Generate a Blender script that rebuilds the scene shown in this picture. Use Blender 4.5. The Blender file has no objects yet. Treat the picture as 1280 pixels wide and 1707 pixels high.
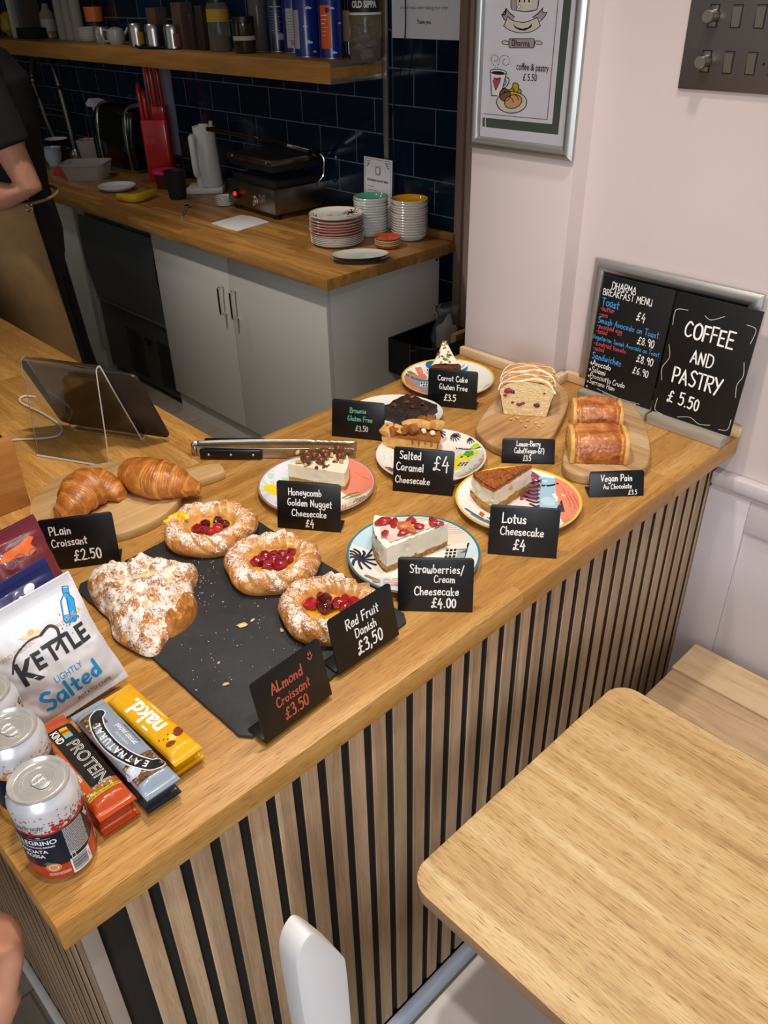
import bpy, bmesh, math, random
from mathutils import Vector as V, Matrix, noise
random.seed(7)
PI = math.pi
SC = bpy.context.scene
COL = SC.collection

# ------------------------------------------------------------------ camera
CAM = V((-0.0772, -0.5417, 0.75))
RIGHT = V((0.7153577, -0.6985481, -0.0171454))
UP = V((0.3889959, 0.3777334, 0.8402379))
FWD = V((0.5804702, 0.6077401, -0.5419468))
FPX = 1373.3
cd = bpy.data.cameras.new('camera')
cam = bpy.data.objects.new('camera', cd)
COL.objects.link(cam)
cam.matrix_world = Matrix(((RIGHT.x, UP.x, -FWD.x, CAM.x), (RIGHT.y, UP.y, -FWD.y, CAM.y), (RIGHT.z, UP.z, -FWD.z, CAM.z), (0, 0, 0, 1)))
cd.sensor_fit = 'HORIZONTAL'
cd.sensor_width = 36.0
cd.lens = FPX / 1280 * 36
cd.clip_start = 0.02
SC.camera = cam

# ------------------------------------------------------------------ world, lights, exposure
SC.view_settings.view_transform = 'Standard'
SC.view_settings.look = 'None'
SC.view_settings.exposure = 0.0
SC.view_settings.gamma = 1.0
SC.cycles.use_denoising = True
SC.cycles.max_bounces = 8
SC.cycles.sample_clamp_indirect = 6
W = bpy.data.worlds.new('room_ambient')
SC.world = W
W.use_nodes = True
W.node_tree.nodes['Background'].inputs[0].default_value = (1.0, 0.965, 0.93, 1)
W.node_tree.nodes['Background'].inputs[1].default_value = 0.30


def spot(name, loc, target, energy, size=1.7, blend=0.7, radius=0.045, col=(1.0, 0.91, 0.81)):
    l = bpy.data.lights.new(name, 'SPOT')
    l.energy = energy; l.spot_size = size; l.spot_blend = blend; l.shadow_soft_size = radius; l.color = col
    o = bpy.data.objects.new(name, l)
    COL.objects.link(o)
    o.location = loc
    o.rotation_euler = (V(target) - V(loc)).to_track_quat('-Z', 'Y').to_euler()


def area(name, loc, target, energy, sx, sy, col):
    l = bpy.data.lights.new(name, 'AREA')
    l.shape = 'RECTANGLE'; l.size = sx; l.size_y = sy; l.energy = energy; l.color = col
    o = bpy.data.objects.new(name, l)
    COL.objects.link(o)
    o.location = loc
    o.rotation_euler = (V(target) - V(loc)).to_track_quat('-Z', 'Y').to_euler()


spot('ceiling_spot', (0.50, 0.30, 1.62), (0.55, 0.25, 0), 52)
spot('ceiling_spot', (1.00, 0.02, 1.62), (0.90, 0.14, 0), 30)
spot('ceiling_spot', (0.10, -0.55, 1.62), (0.30, -0.02, -0.2), 44)
spot('ceiling_spot', (0.80, 1.95, 1.62), (1.62, 1.85, -0.55), 78, 1.0, 0.9)
spot('ceiling_spot', (1.2, 3.2, 1.62), (1.8, 3.1, -0.1), 14)
area('cool_area_light', (-2.2, -2.6, 0.9), (0.9, 0.2, -0.2), 70, 1.8, 1.6, (0.86, 0.92, 1.0))  # unseen broad area light with a cool tint, behind the camera


# ------------------------------------------------------------------ picture coordinates to places in the room
def ray(px, py):
    return (RIGHT * ((px - 640) / FPX) + UP * (-(py - 853.5) / FPX) + FWD)
def at(px, py, z=0.0):
    d = ray(px, py); return CAM + d * ((z - CAM.z) / d.z)
def atx(px, py, x):
    d = ray(px, py); return CAM + d * ((x - CAM.x) / d.x)
def aty(px, py, y):
    d = ray(px, py); return CAM + d * ((y - CAM.y) / d.y)
def atp(px, py, p, n):
    d = ray(px, py); return CAM + d * ((V(p) - CAM).dot(n) / d.dot(n))


# ------------------------------------------------------------------ materials
def lin(h):
    h = h.lstrip('#')
    c = [int(h[i:i + 2], 16) / 255 for i in (0, 2, 4)]
    return tuple((x / 12.92 if x <= 0.04045 else ((x + 0.055) / 1.055) ** 2.4) for x in c) + (1.0,)


MATS = {}


class NT:
    def __init__(s, name):
        s.m = bpy.data.materials.new(name); s.m.use_nodes = True
        s.t = s.m.node_tree; s.b = s.t.nodes['Principled BSDF']
    def n(s, typ, **kw):
        nd = s.t.nodes.new('ShaderNode' + typ)
        for k, v in kw.items():
            if k.startswith('i_'):
                key = k[2:]
                key = int(key) if key.isdigit() else key.replace('_', ' ')
                if isinstance(v, bpy.types.NodeSocket): s.t.links.new(v, nd.inputs[key])
                else: nd.inputs[key].default_value = v
            else: setattr(nd, k, v)
        return nd
    def link(s, a, b): s.t.links.new(a, b)
    def math(s, op, a, b=None, c=None):
        nd = s.n('Math', operation=op)
        for i, x in enumerate((a, b, c)):
            if x is None: continue
            if isinstance(x, bpy.types.NodeSocket): s.link(x, nd.inputs[i])
            else: nd.inputs[i].default_value = x
        return nd.outputs[0]
    def mix(s, f, a, b, mode='MIX'):
        nd = s.n('Mix', data_type='RGBA', blend_type=mode)
        for i, x in ((0, f), (6, a), (7, b)):
            if isinstance(x, bpy.types.NodeSocket): s.link(x, nd.inputs[i])
            else: nd.inputs[i].default_value = x
        return nd.outputs[2]
    def ramp(s, f, stops):
        nd = s.n('ValToRGB'); s.link(f, nd.inputs[0])
        e = nd.color_ramp.elements
        e[0].position, e[0].color = stops[0]; e[1].position, e[1].color = stops[1]
        for p, c in stops[2:]:
            x = e.new(p); x.color = c
        return nd.outputs[0]
    def coord(s, scale=(1, 1, 1), out='Object'):
        tc = s.n('TexCoord'); mp = s.n('Mapping'); s.link(tc.outputs[out], mp.inputs[0]); mp.inputs[3].default_value = scale
        return mp.outputs[0]
    def noise(s, vec, scale, detail=3, rough=0.55, dist=0.0):
        nd = s.n('TexNoise', i_Scale=scale, i_Detail=detail, i_Roughness=rough, i_Distortion=dist)
        s.link(vec, nd.inputs['Vector']); return nd.outputs['Fac']
    def bump(s, h, strength=0.3, dist=0.002):
        nd = s.n('Bump', i_Strength=strength, i_Distance=dist); s.link(h, nd.inputs['Height'])
        s.link(nd.outputs[0], s.b.inputs['Normal'])
    def set(s, **kw):
        for k, v in kw.items():
            k = k.replace('_', ' ')
            if isinstance(v, bpy.types.NodeSocket): s.link(v, s.b.inputs[k])
            else: s.b.inputs[k].default_value = v


def mat(name, hexc, rough=0.5, metal=0.0, var=0.0, vscale=40, bump=0.0, bscale=200, bdist=0.001, trans=0.0, alpha=1.0, emit=0.0, coat=0.0, spec=0.5, ior=1.45, sss=0.0, stretch=(1, 1, 1)):
    if name in MATS: return MATS[name]
    n = NT(name)
    c = lin(hexc)
    n.set(Roughness=rough, Metallic=metal, Specular_IOR_Level=spec, IOR=ior)
    if var:
        f = n.noise(n.coord(stretch), vscale, 4)
        d = tuple(max(0, x * (1 - var)) for x in c[:3]) + (1,); l = tuple(min(1, x * (1 + var)) for x in c[:3]) + (1,)
        n.set(Base_Color=n.ramp(f, [(0.3, d), (0.7, l)]))
    else: n.set(Base_Color=c)
    if bump: n.bump(n.noise(n.coord(stretch), bscale, 3), bump, bdist)
    if trans: n.set(Transmission_Weight=trans)
    if alpha < 1: n.set(Alpha=alpha)
    if emit:
        n.set(Emission_Color=c, Emission_Strength=emit)
    if coat: n.set(Coat_Weight=coat, Coat_Roughness=0.08)
    if sss: n.set(Subsurface_Weight=sss, Subsurface_Radius=(0.01, 0.005, 0.003), Subsurface_Scale=0.6)
    MATS[name] = n.m
    return n.m


def wood(name, dark, mid, light, axis='X', stave=None, pore=0.5, rough=0.42, fine=1.0, tint=0.35, poredark=None, slat=None, coat=0.0, gscale=1.0, boost=(0.25, 0.75)):
    """grain runs along `axis`; stave=(length, width) lays glued staves in the X-Y plane; slat=(pitch, axis) gives each slat its own tone"""
    n = NT(name)
    tc = n.n('TexCoord'); sp = n.n('SeparateXYZ'); n.link(tc.outputs['Object'], sp.inputs[0])
    x, y, z = sp.outputs
    along, a, b = {'X': (x, y, z), 'Y': (y, x, z), 'Z': (z, x, y)}[axis]
    rnd = None
    if stave:
        cb = n.n('CombineXYZ'); n.link(along, cb.inputs[0]); n.link(a, cb.inputs[1])
        br = n.n('TexBrick', offset=0.37, offset_frequency=2, squash=0.8, squash_frequency=3, i_Scale=1.0, i_Color1=(0, 0, 0, 1), i_Color2=(1, 1, 1, 1), i_Mortar=(0.5, 0.5, 0.5, 1))
        br.inputs['Mortar Size'].default_value = 0.0
        br.inputs['Brick Width'].default_value = stave[0]; br.inputs['Row Height'].default_value = stave[1]
        n.link(cb.outputs[0], br.inputs['Vector']); rnd = br.outputs['Color']
    if slat:
        q = n.math('FLOOR', n.math('DIVIDE', {'X': x, 'Y': y, 'Z': z}[slat[1]], slat[0]))
        wn = n.n('TexWhiteNoise', noise_dimensions='1D'); n.link(q, wn.inputs['W']); rnd = wn.outputs['Value']
    def vec(ka, kb, off=None):
        c = n.n('CombineXYZ')
        n.link(n.math('MULTIPLY', along, ka), c.inputs[0]); n.link(n.math('MULTIPLY', a, kb), c.inputs[1])
        zz = n.math('MULTIPLY', b, kb)
        if rnd is not None: zz = n.math('ADD', zz, n.math('MULTIPLY', rnd, 37.0))
        n.link(zz, c.inputs[2]); return c.outputs[0]
    g1 = n.noise(vec(2.2 * gscale, 26 * gscale), 1.0, 5, 0.6, 0.7)
    g2 = n.noise(vec(9 * fine, 420 * fine), 1.0, 3, 0.6)
    g3 = n.noise(vec(38 * fine, 900 * fine), 1.0, 2, 0.5)
    f = n.math('ADD', n.math('MULTIPLY', g1, 0.7), n.math('MULTIPLY', g2, 0.3))
    c = n.ramp(f, [(boost[0], lin(dark)), (0.5, lin(mid)), (boost[1], lin(light))])
    if rnd is not None:
        t = n.math('ADD', n.math('MULTIPLY', rnd, tint * 2), 1 - tint)
        tv = n.n('CombineXYZ', i_0=t, i_1=t, i_2=t)
        c = n.mix(1.0, c, tv.outputs[0], 'MULTIPLY')
    if pore:
        pf = n.ramp(g3, [(0.56, (0, 0, 0, 1)), (0.66, (1, 1, 1, 1))])
        c = n.mix(n.math('MULTIPLY', pf, pore), c, lin(poredark or dark))
        n.bump(n.math('SUBTRACT', g2, n.math('MULTIPLY', pf, 0.6)), 0.18, 0.0006)
    n.set(Base_Color=c, Roughness=rough, Specular_IOR_Level=0.4)
    if coat: n.set(Coat_Weight=coat, Coat_Roughness=0.2)
    MATS[name] = n.m
    return n.m


# ------------------------------------------------------------------ mesh building
class MB:
    def __init__(s): s.v = []; s.f = []; s.mi = []
    def add(s, vs, fs, mi=0, M=None):
        o = len(s.v)
        s.v += [tuple((M @ V(p)) if M else p) for p in vs]
        s.f += [tuple(i + o for i in f) for f in fs]
        s.mi += [mi] * len(fs)
        return s
    def bm(s, b, mi=0, M=None):
        b.verts.ensure_lookup_table(); b.verts.index_update()
        s.add([v.co[:] for v in b.verts], [[v.index for v in f.verts] for f in b.faces], mi, M); b.free(); return s
    def box(s, lo, hi, bev=0.0, mi=0, M=None, seg=2):
        b = bmesh.new(); bmesh.ops.create_cube(b, size=1)
        for v in b.verts:
            v.co = V([(lo[i] + hi[i]) / 2 + v.co[i] * (hi[i] - lo[i]) for i in range(3)])
        if bev: bmesh.ops.bevel(b, geom=b.edges[:], offset=min(bev, 0.49 * min(abs(hi[i] - lo[i]) for i in range(3))), segments=seg, profile=0.5, affect='EDGES')
        return s.bm(b, mi, M)
    def lathe(s, prof, n=48, mi=0, M=None, sx=1.0, sy=1.0, a0=0.0, a1=2 * PI, mis=None):
        vs = []; fs = []; ms = []
        full = abs(a1 - a0 - 2 * PI) < 1e-6
        k = n if full else n + 1
        for r, z in prof:
            for i in range(k):
                t = a0 + (a1 - a0) * i / n; vs.append((r * math.cos(t) * sx, r * math.sin(t) * sy, z))
        for j in range(len(prof) - 1):
            for i in range(n):
                a = j * k + i; b2 = j * k + (i + 1) % k
                f = [a, b2, b2 + k, a + k]
                if prof[j][0] < 1e-7: f = [a, b2 + k, a + k]
                elif prof[j + 1][0] < 1e-7: f = [a, b2, a + k]
                fs.append(f); ms.append(mis[j] if mis else mi)
        o = len(s.f); s.add(vs, fs, mi, M); s.mi[o:] = ms
        return s
    def tube(s, pts, r, n=10, mi=0, M=None, closed=False, cap=True, flat=1.0, upv=None):
        pts = [V(p) for p in pts]; m = len(pts); vs = []; fs = []
        rr = r if isinstance(r, (list, tuple)) else [r] * m
        pn = None
        for i, p in enumerate(pts):
            if closed: t = pts[(i + 1) % m] - pts[i - 1]
            else: t = pts[min(i + 1, m - 1)] - pts[max(i - 1, 0)]
            t.normalize()
            if upv is not None: u = V(upv)
            elif pn is None: u = V((0, 0, 1)) if abs(t.z) < 0.9 else V((1, 0, 0))
            else: u = pn
            u = (u - t * u.dot(t)).normalized(); pn = u; w = t.cross(u)
            for k in range(n):
                a = 2 * PI * k / n
                vs.append(p + w * (math.cos(a) * rr[i]) + u * (math.sin(a) * rr[i] * flat))
        for i in range(m if closed else m - 1):
            for k in range(n):
                a = i * n + k; b2 = i * n + (k + 1) % n; c = ((i + 1) % m) * n
                fs.append((a, b2, c + (k + 1) % n, c + k))
        if cap and not closed:
            fs.append(tuple(range(n - 1, -1, -1))); fs.append(tuple((m - 1) * n + k for k in range(n)))
        return s.add(vs, fs, mi, M)
    def prism(s, poly, z0, z1, bev=0.0, mi=0, M=None, seg=2):
        b = bmesh.new()
        f = b.faces.new([b.verts.new((p[0], p[1], z0)) for p in poly])
        r = bmesh.ops.extrude_face_region(b, geom=[f])
        for v in r['geom']:
            if isinstance(v, bmesh.types.BMVert): v.co.z = z1
        bmesh.ops.recalc_face_normals(b, faces=b.faces[:])
        if bev:
            es = [e for e in b.edges if abs(e.verts[0].co.z - e.verts[1].co.z) < 1e-7]
            bmesh.ops.bevel(b, geom=es, offset=bev, segments=seg, profile=0.5, affect='EDGES')
        return s.bm(b, mi, M)
    def surf(s, fn, nu, nv, cu=False, cv=False, mi=0, M=None):
        vs = [fn(i / (nu if cu else nu - 1), j / (nv if cv else nv - 1)) for i in range(nu) for j in range(nv)]
        fs = []
        for i in range(nu if cu else nu - 1):
            for j in range(nv if cv else nv - 1):
                a = i * nv + j; b2 = i * nv + (j + 1) % nv; c = ((i + 1) % nu) * nv
                fs.append((a, b2, c + (j + 1) % nv, c + j))
        return s.add(vs, fs, mi, M)
    def ball(s, c, r, sub=2, mi=0, M=None, amp=0.0, freq=40, seed=0.0, sc=(1, 1, 1), R=None):
        b = bmesh.new(); bmesh.ops.create_icosphere(b, subdivisions=sub, radius=1)
        for v in b.verts:
            d = v.co.normalized()
            k = r * (1 + amp * noise.noise(d * freq * r + V((seed, seed * 1.7, 3.1))))
            q = V((d.x * k * sc[0], d.y * k * sc[1], d.z * k * sc[2]))
            if R: q = R @ q
            v.co = q + V(c)
        return s.bm(b, mi, M)
    def flat(s, poly, fmap, mi=0, maxlen=None, M=None):
        b = bmesh.new()
        b.faces.new([b.verts.new((p[0], p[1], 0)) for p in poly])
        return s._fl(b, fmap, mi, maxlen, M)
    def _fl(s, b, fmap, mi, maxlen, M=None):
        bmesh.ops.triangulate(b, faces=b.faces[:])
        if maxlen:
            for _ in range(7):
                es = [e for e in b.edges if e.calc_length() > maxlen]
                if not es or len(b.verts) > 6000: break
                bmesh.ops.subdivide_edges(b, edges=es, cuts=1); bmesh.ops.triangulate(b, faces=b.faces[:])
        for v in b.verts: v.co = V(fmap(v.co.x, v.co.y))
        return s.bm(b, mi, M)
    def text(s, txt, size, fmap, mi=0, align='CENTER', off=0.0, sx=1.0, maxlen=None, shear=0.0, M=None, ang=0.0, at=(0, 0), space=1.0):
        c = bpy.data.curves.new('t', 'FONT'); c.body = txt; c.size = size; c.align_x = align; c.align_y = 'CENTER'; c.offset = off; c.shear = shear; c.resolution_u = 4; c.space_character = space
        o = bpy.data.objects.new('t', c); me = bpy.data.meshes.new_from_object(o)
        b = bmesh.new(); b.from_mesh(me)
        ca, sa = math.cos(ang), math.sin(ang)
        for v in b.verts:
            x = v.co.x * sx; y = v.co.y
            v.co = (at[0] + x * ca - y * sa, at[1] + x * sa + y * ca, 0)
        bpy.data.objects.remove(o); bpy.data.curves.remove(c); bpy.data.meshes.remove(me)
        return s._fl(b, fmap, mi, maxlen, M)
    def stroke(s, pts, w, fmap, mi=0, M=None, closed=False):
        p = [V((q[0], q[1])) for q in pts]
        if closed: p.append(p[0])
        q = [p[0]]
        for a in p[1:]:
            k = min(12, int((a - q[-1]).length / (2.2 * w)) + 1); b0 = q[-1]
            q += [b0.lerp(a, j / k) for j in range(1, k + 1)]
        p = q
        vs = []; fs = []; m = len(p)
        if m < 2: return s
        h = w / 2
        def cap(c, d, sgn):
            a0 = math.atan2(d.y, d.x); o = len(vs); vs.append((c.x, c.y))
            for k in range(7):
                a = a0 + sgn * PI / 2 + PI * k / 6 if sgn > 0 else a0 - PI / 2 + PI * k / 6
                vs.append((c.x + h * math.cos(a), c.y + h * math.sin(a)))
            for k in range(6): fs.append((o, o + 1 + k, o + 2 + k))
        L = []
        for i in range(m):
            a = (p[i] - p[i - 1]) if i else (p[1] - p[0])
            b2 = (p[i + 1] - p[i]) if i < m - 1 else (p[i] - p[i - 1])
            a = a.normalized() if a.length > 1e-9 else V((1, 0)); b2 = b2.normalized() if b2.length > 1e-9 else a
            t = a + b2
            t = t.normalized() if t.length > 1e-6 else a
            k = 1 / max(0.55, abs(t.dot(a)))
            L.append(V((-t.y, t.x)) * h * k)
        o = len(vs)
        for q, d in zip(p, L): vs.append((q.x + d.x, q.y + d.y)); vs.append((q.x - d.x, q.y - d.y))
        for i in range(m - 1):
            a = o + 2 * i; fs.append((a, a + 1, a + 3, a + 2))
        if not closed:
            cap(p[0], p[1] - p[0], 1); cap(p[-1], p[-1] - p[-2], -1)
        s.add([tuple(fmap(x, y)) for x, y in vs], fs, mi, M); return s
    def build(s, name, mats, parent=None, loc=None, rot=None, sharp=40, flip=True):
        me = bpy.data.meshes.new(name); me.from_pydata(s.v, [], s.f)
        if not isinstance(mats, (list, tuple)): mats = [mats]
        for m in mats: me.materials.append(m)
        me.polygons.foreach_set('material_index', s.mi)
        me.polygons.foreach_set('use_smooth', [True] * len(s.f))
        b = bmesh.new(); b.from_mesh(me)
        if flip: bmesh.ops.recalc_face_normals(b, faces=b.faces[:])
        b.to_mesh(me); b.free()
        me.set_sharp_from_angle(angle=math.radians(sharp))
        me.update()
        o = bpy.data.objects.new(name, me); COL.objects.link(o)
        if parent: o.parent = parent
        if loc is not None: o.location = loc
        if rot is not None: o.rotation_euler = rot
        return o


def tag(o, label, cat, group=None, kind=None):
    o['label'] = label; o['category'] = cat
    if group: o['group'] = group
    if kind: o['kind'] = kind
    return o
def thing(name, label, cat, loc=(0, 0, 0), rz=0.0, group=None, rot=None):
    o = bpy.data.objects.new(name, None); o.empty_display_size = 0.02; COL.objects.link(o)
    o.location = loc; o.rotation_euler = rot or (0, 0, rz)
    return tag(o, label, cat, group)
def struct(o):
    o['kind'] = 'structure'; return o
def kids(o): return [c for c in COL.objects if c.parent == o]
def dup(o, loc, rz, label=None, group=None):
    def cp(a, par):
        c = a.copy(); COL.objects.link(c)
        if par: c.parent = par
        for k in kids(a): cp(k, c)
        return c
    c = cp(o, None); c.location = loc; c.rotation_euler = (0, 0, rz)
    if label: c['label'] = label
    if group: c['group'] = group
    return c
def smooth(pts, n=6, closed=False):
    p = [V(q) for q in pts]; out = []; m = len(p)
    for i in range(m if closed else m - 1):
        a, b, c, d = (p[i - 1] if (i or closed) else p[0]), p[i], p[(i + 1) % m], (p[(i + 2) % m] if (i + 2 < m or closed) else p[-1])
        for k in range(n):
            t = k / n
            out.append(0.5 * ((2 * b) + (c - a) * t + (2 * a - 5 * b + 4 * c - d) * t * t + (3 * b - a - 3 * c + d) * t ** 3))
    if not closed: out.append(p[-1])
    return out
def rrect(x0, y0, x1, y1, r, n=5):
    out = []
    for cx, cy, a in ((x1 - r, y1 - r, 0), (x0 + r, y1 - r, PI / 2), (x0 + r, y0 + r, PI), (x1 - r, y0 + r, 1.5 * PI)):
        out += [(cx + r * math.cos(a + PI / 2 * k / n), cy + r * math.sin(a + PI / 2 * k / n)) for k in range(n + 1)]
    return out
def ell(cx, cy, rx, ry, n=24, a=0.0, t0=0.0, t1=2 * PI):
    full = abs(t1 - t0 - 2 * PI) < 1e-6
    ts = [t0 + (t1 - t0) * k / (n if full else n - 1) for k in range(n)]
    return [(cx + rx * math.cos(t) * math.cos(a) - ry * math.sin(t) * math.sin(a), cy + rx * math.cos(t) * math.sin(a) + ry * math.sin(t) * math.cos(a)) for t in ts]


# ------------------------------------------------------------------ hand lettering (single strokes), x advance then strokes; '~' = rounded
GL = {
 'A': (.62, '0,0 .3,1 .6,0|.12,.36 .5,.36'), 'B': (.56, '.05,0 .05,1|~.05,1 .45,.9 .4,.58 .05,.53|~.05,.53 .52,.45 .48,.05 .05,0'), 'C': (.6, '~.55,.85 .3,1 .05,.6 .1,.15 .35,0 .58,.15'),
 'D': (.62, '.05,0 .05,1|~.05,1 .5,.85 .58,.4 .4,.05 .05,0'), 'E': (.52, '.5,1 .05,1 .05,0 .5,0|.05,.52 .42,.52'), 'F': (.5, '.5,1 .05,1 .05,0|.05,.52 .42,.52'),
 'G': (.62, '~.52,.95 .25,.95 .06,.55 .12,.12 .38,.02 .55,.25 .45,.42 .3,.38'), 'H': (.6, '.05,0 .05,1|.55,0 .55,1|.05,.5 .55,.5'), 'I': (.2, '.1,0 .1,1'), 'K': (.56, '.05,0 .05,1|.5,1 .05,.45 .52,0'),
 'L': (.5, '.08,1 .05,0 .48,.05'), 'M': (.74, '.03,0 .1,1 .37,.4 .62,1 .7,0'), 'N': (.64, '.05,0 .07,1 .55,0 .57,1'), 'O': (.66, '~.33,1 .06,.75 .08,.2 .33,0 .58,.2 .6,.75 .33,1'),
 'P': (.54, '.07,0 .05,1|~.05,1 .45,.95 .5,.6 .3,.45 .05,.45'), 'R': (.56, '.05,0 .05,1|~.05,1 .48,.95 .46,.58 .05,.5|.2,.5 .52,0'), 'S': (.54, '~.5,.88 .28,1 .08,.8 .25,.55 .48,.35 .35,.02 .05,.1'),
 'T': (.58, '0,1 .58,1|.29,1 .29,0'), 'U': (.6, '~.05,1 .06,.3 .28,0 .5,.25 .55,1|.55,1 .55,0'), 'V': (.6, '0,1 .28,0 .58,1'), 'W': (.8, '0,1 .2,0 .4,.7 .6,0 .8,1'), 'Y': (.56, '0,1 .28,.5|.56,1 .15,-.1'),
 'a': (.5, '~.42,.5 .2,.58 .05,.3 .18,.02 .42,.25|.43,.56 .44,.02'), 'b': (.48, '.07,1 .07,.02|~.07,.35 .28,.52 .44,.28 .28,.02 .07,.08'), 'c': (.44, '~.42,.48 .2,.55 .05,.28 .2,.02 .42,.1'), 'd': (.5, '~.42,.42 .2,.54 .05,.28 .18,.02 .42,.2|.44,1 .44,.02'),
 'e': (.46, '~.08,.28 .4,.34 .36,.55 .15,.5 .05,.22 .2,.02 .43,.12'), 'f': (.36, '~.38,.92 .22,1 .16,.75 .16,0|.02,.5 .34,.5'), 'g': (.5, '~.42,.48 .2,.56 .05,.3 .2,.05 .42,.28|~.43,.52 .42,-.2 .25,-.36 .06,-.26'),
 'h': (.48, '.07,1 .07,0|~.07,.3 .26,.52 .4,.4 .42,0'), 'i': (.2, '.1,.52 .1,0|.1,.74 .1,.78'), 'j': (.24, '~.16,.5 .15,-.2 0,-.32'), 'k': (.46, '.07,1 .07,0|.4,.55 .07,.25 .42,0'), 'l': (.2, '.1,1 .1,.0'),
 'm': (.7, '.06,.55 .06,0|~.06,.3 .22,.52 .34,.4 .35,0|~.35,.3 .5,.52 .62,.4 .63,0'), 'n': (.48, '.06,.55 .06,0|~.06,.3 .26,.53 .4,.4 .41,0'), 'o': (.48, '~.24,.55 .05,.4 .08,.1 .25,.01 .42,.15 .42,.42 .24,.55'),
 'p': (.48, '.07,.55 .06,-.36|~.07,.35 .28,.56 .44,.3 .28,.04 .07,.1'), 'r': (.38, '.07,.55 .07,0|~.07,.3 .2,.52 .36,.5'), 's': (.4, '~.36,.5 .18,.55 .08,.4 .3,.22 .3,.02 .04,.06'), 't': (.36, '.18,.9 .17,.05 .3,.02|.02,.6 .36,.6'),
 'u': (.5, '~.06,.55 .07,.15 .22,.02 .4,.2|.42,.55 .43,0'), 'v': (.44, '.03,.55 .2,0 .42,.55'), 'w': (.64, '~.04,.55 .1,.05 .24,.05 .32,.45 .4,.05 .54,.05 .6,.55'), 'y': (.48, '~.05,.55 .12,.15 .3,.15 .41,.5|~.43,.55 .38,-.15 .22,-.36 .05,-.28'),
 '0': (.5, '~.25,1 .06,.75 .08,.2 .25,0 .42,.2 .44,.75 .25,1'), '2': (.5, '~.06,.8 .25,1 .42,.78 .3,.4 .04,.02|.04,.02 .48,.04'), '3': (.46, '~.06,.9 .28,1 .4,.78 .18,.55|~.18,.55 .44,.42 .36,.04 .05,.05'), '4': (.54, '.3,1 .04,.35 .5,.4|.4,.62 .36,-.12'),
 '5': (.5, '.46,1 .1,1 .08,.58|~.08,.58 .34,.65 .46,.35 .3,.02 .04,.08'), '6': (.5, '~.42,1 .12,.7 .06,.25 .25,0 .44,.22 .3,.5 .08,.35'), '8': (.5, '~.25,.55 .08,.75 .25,1 .42,.78 .25,.55 .05,.25 .25,0 .45,.25 .25,.55'), '9': (.48, '~.42,.8 .22,1 .06,.72 .24,.5 .42,.75|.43,.85 .4,0'),
 '\u00a3': (.62, '~.55,.85 .42,1 .28,.85 .28,.4 .2,.05 .05,.0 .08,.15 .3,.08 .56,.02|.1,.5 .46,.52'), '.': (.22, '.1,.04 .11,.07'), ',': (.22, '.12,.08 .06,-.16'), '-': (.4, '.06,.36 .34,.38'), '/': (.42, '.02,-.2 .4,1.05'), '(': (.28, '~.24,1.05 .06,.5 .22,-.15'), ')': (.28, '~.04,1.05 .22,.5 .06,-.15'),
 '>': (.5, '0,.3 .42,.3|.22,.55 .44,.3 .22,.05'), '^': (.6, '.15,.8 .15,.6|.4,.8 .4,.6|~.0,.45 .25,.15 .55,.45'), ' ': (.3, ''), '|': (.3, '~.1,1.2 .22,.7 .08,.2 .16,-.3'), '~': (1.0, '~0,.3 .3,.45 .6,.3 1,.4'), '[': (.5, '.05,.2 .05,1 .5,1'), ']': (.5, '0,1 .45,1 .4,.2'), '{': (.5, '.1,.8 .0,.1 .5,.0'), '}': (.5, '.5,.8 .45,.0 .0,.05'),
}


def hand(mb, txt, x, y, h, fmap, w=None, mi=1, align='l', jit=0.04, sx=1.0, ang=0.0):
    """hand-letters txt with cap height h, baseline start at (x, y)"""
    rs = random.Random(txt + str(round(x * 1000)))
    w = w or h * 0.14
    tot = sum(GL[c][0] + 0.12 for c in txt) * h * sx
    if align == 'c': x -= tot / 2
    elif align == 'r': x -= tot
    ca, sa = math.cos(ang), math.sin(ang); cx = 0.0
    for c in txt:
        adv, st = GL[c]
        dy = rs.uniform(-jit, jit) * h; k = 1 + rs.uniform(-jit, jit) * 1.5
        for part in st.split('|'):
            if not part: continue
            sm = part[0] == '~'
            pts = [tuple(float(q) for q in t.split(',')) for t in part.lstrip('~').split()]
            pts = [(p[0] * k, p[1] * k) for p in pts]
            if sm: pts = [(q.x, q.y) for q in smooth([(p[0], p[1]) for p in pts], 5)]
            P = []
            for px, py in pts:
                X = cx + px * h * sx; Y = py * h + dy
                P.append((x + X * ca - Y * sa, y + X * sa + Y * ca))
            mb.stroke(P, w * rs.uniform(0.88, 1.12), fmap, mi)
        cx += (adv + 0.12) * h * sx


# ================================================================== SETTING
oak = wood('oak_worktop', '#90602a', '#bb8844', '#d8ae6c', 'X', stave=(0.55, 0.055), pore=0.75, tint=0.10, rough=0.38, poredark='#7d5020')
oak_y = wood('oak_worktop_return', '#90602a', '#bb8844', '#d8ae6c', 'Y', stave=(0.55, 0.055), pore=0.75, tint=0.10, rough=0.38, poredark='#7d5020')
oak_edge = wood('oak_edge_strip', '#93693a', '#b48752', '#cda878', 'X', pore=0.3)
beech = wood('kitchen_worktop_wood', '#7a5026', '#a8773c', '#cc9e5e', 'Y', stave=(0.40, 0.040), pore=0.25, tint=0.28, rough=0.32)
slatw = wood('slat_oak', '#85694f', '#b39474', '#cfb495', 'Z', slat=(0.0408, 'X'), pore=0.35, tint=0.13, rough=0.6)
slatw_y = wood('slat_oak_side', '#7d624a', '#a88a6c', '#c6aa8b', 'Z', slat=(0.0408, 'Y'), pore=0.35, tint=0.13, rough=0.6)
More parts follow.
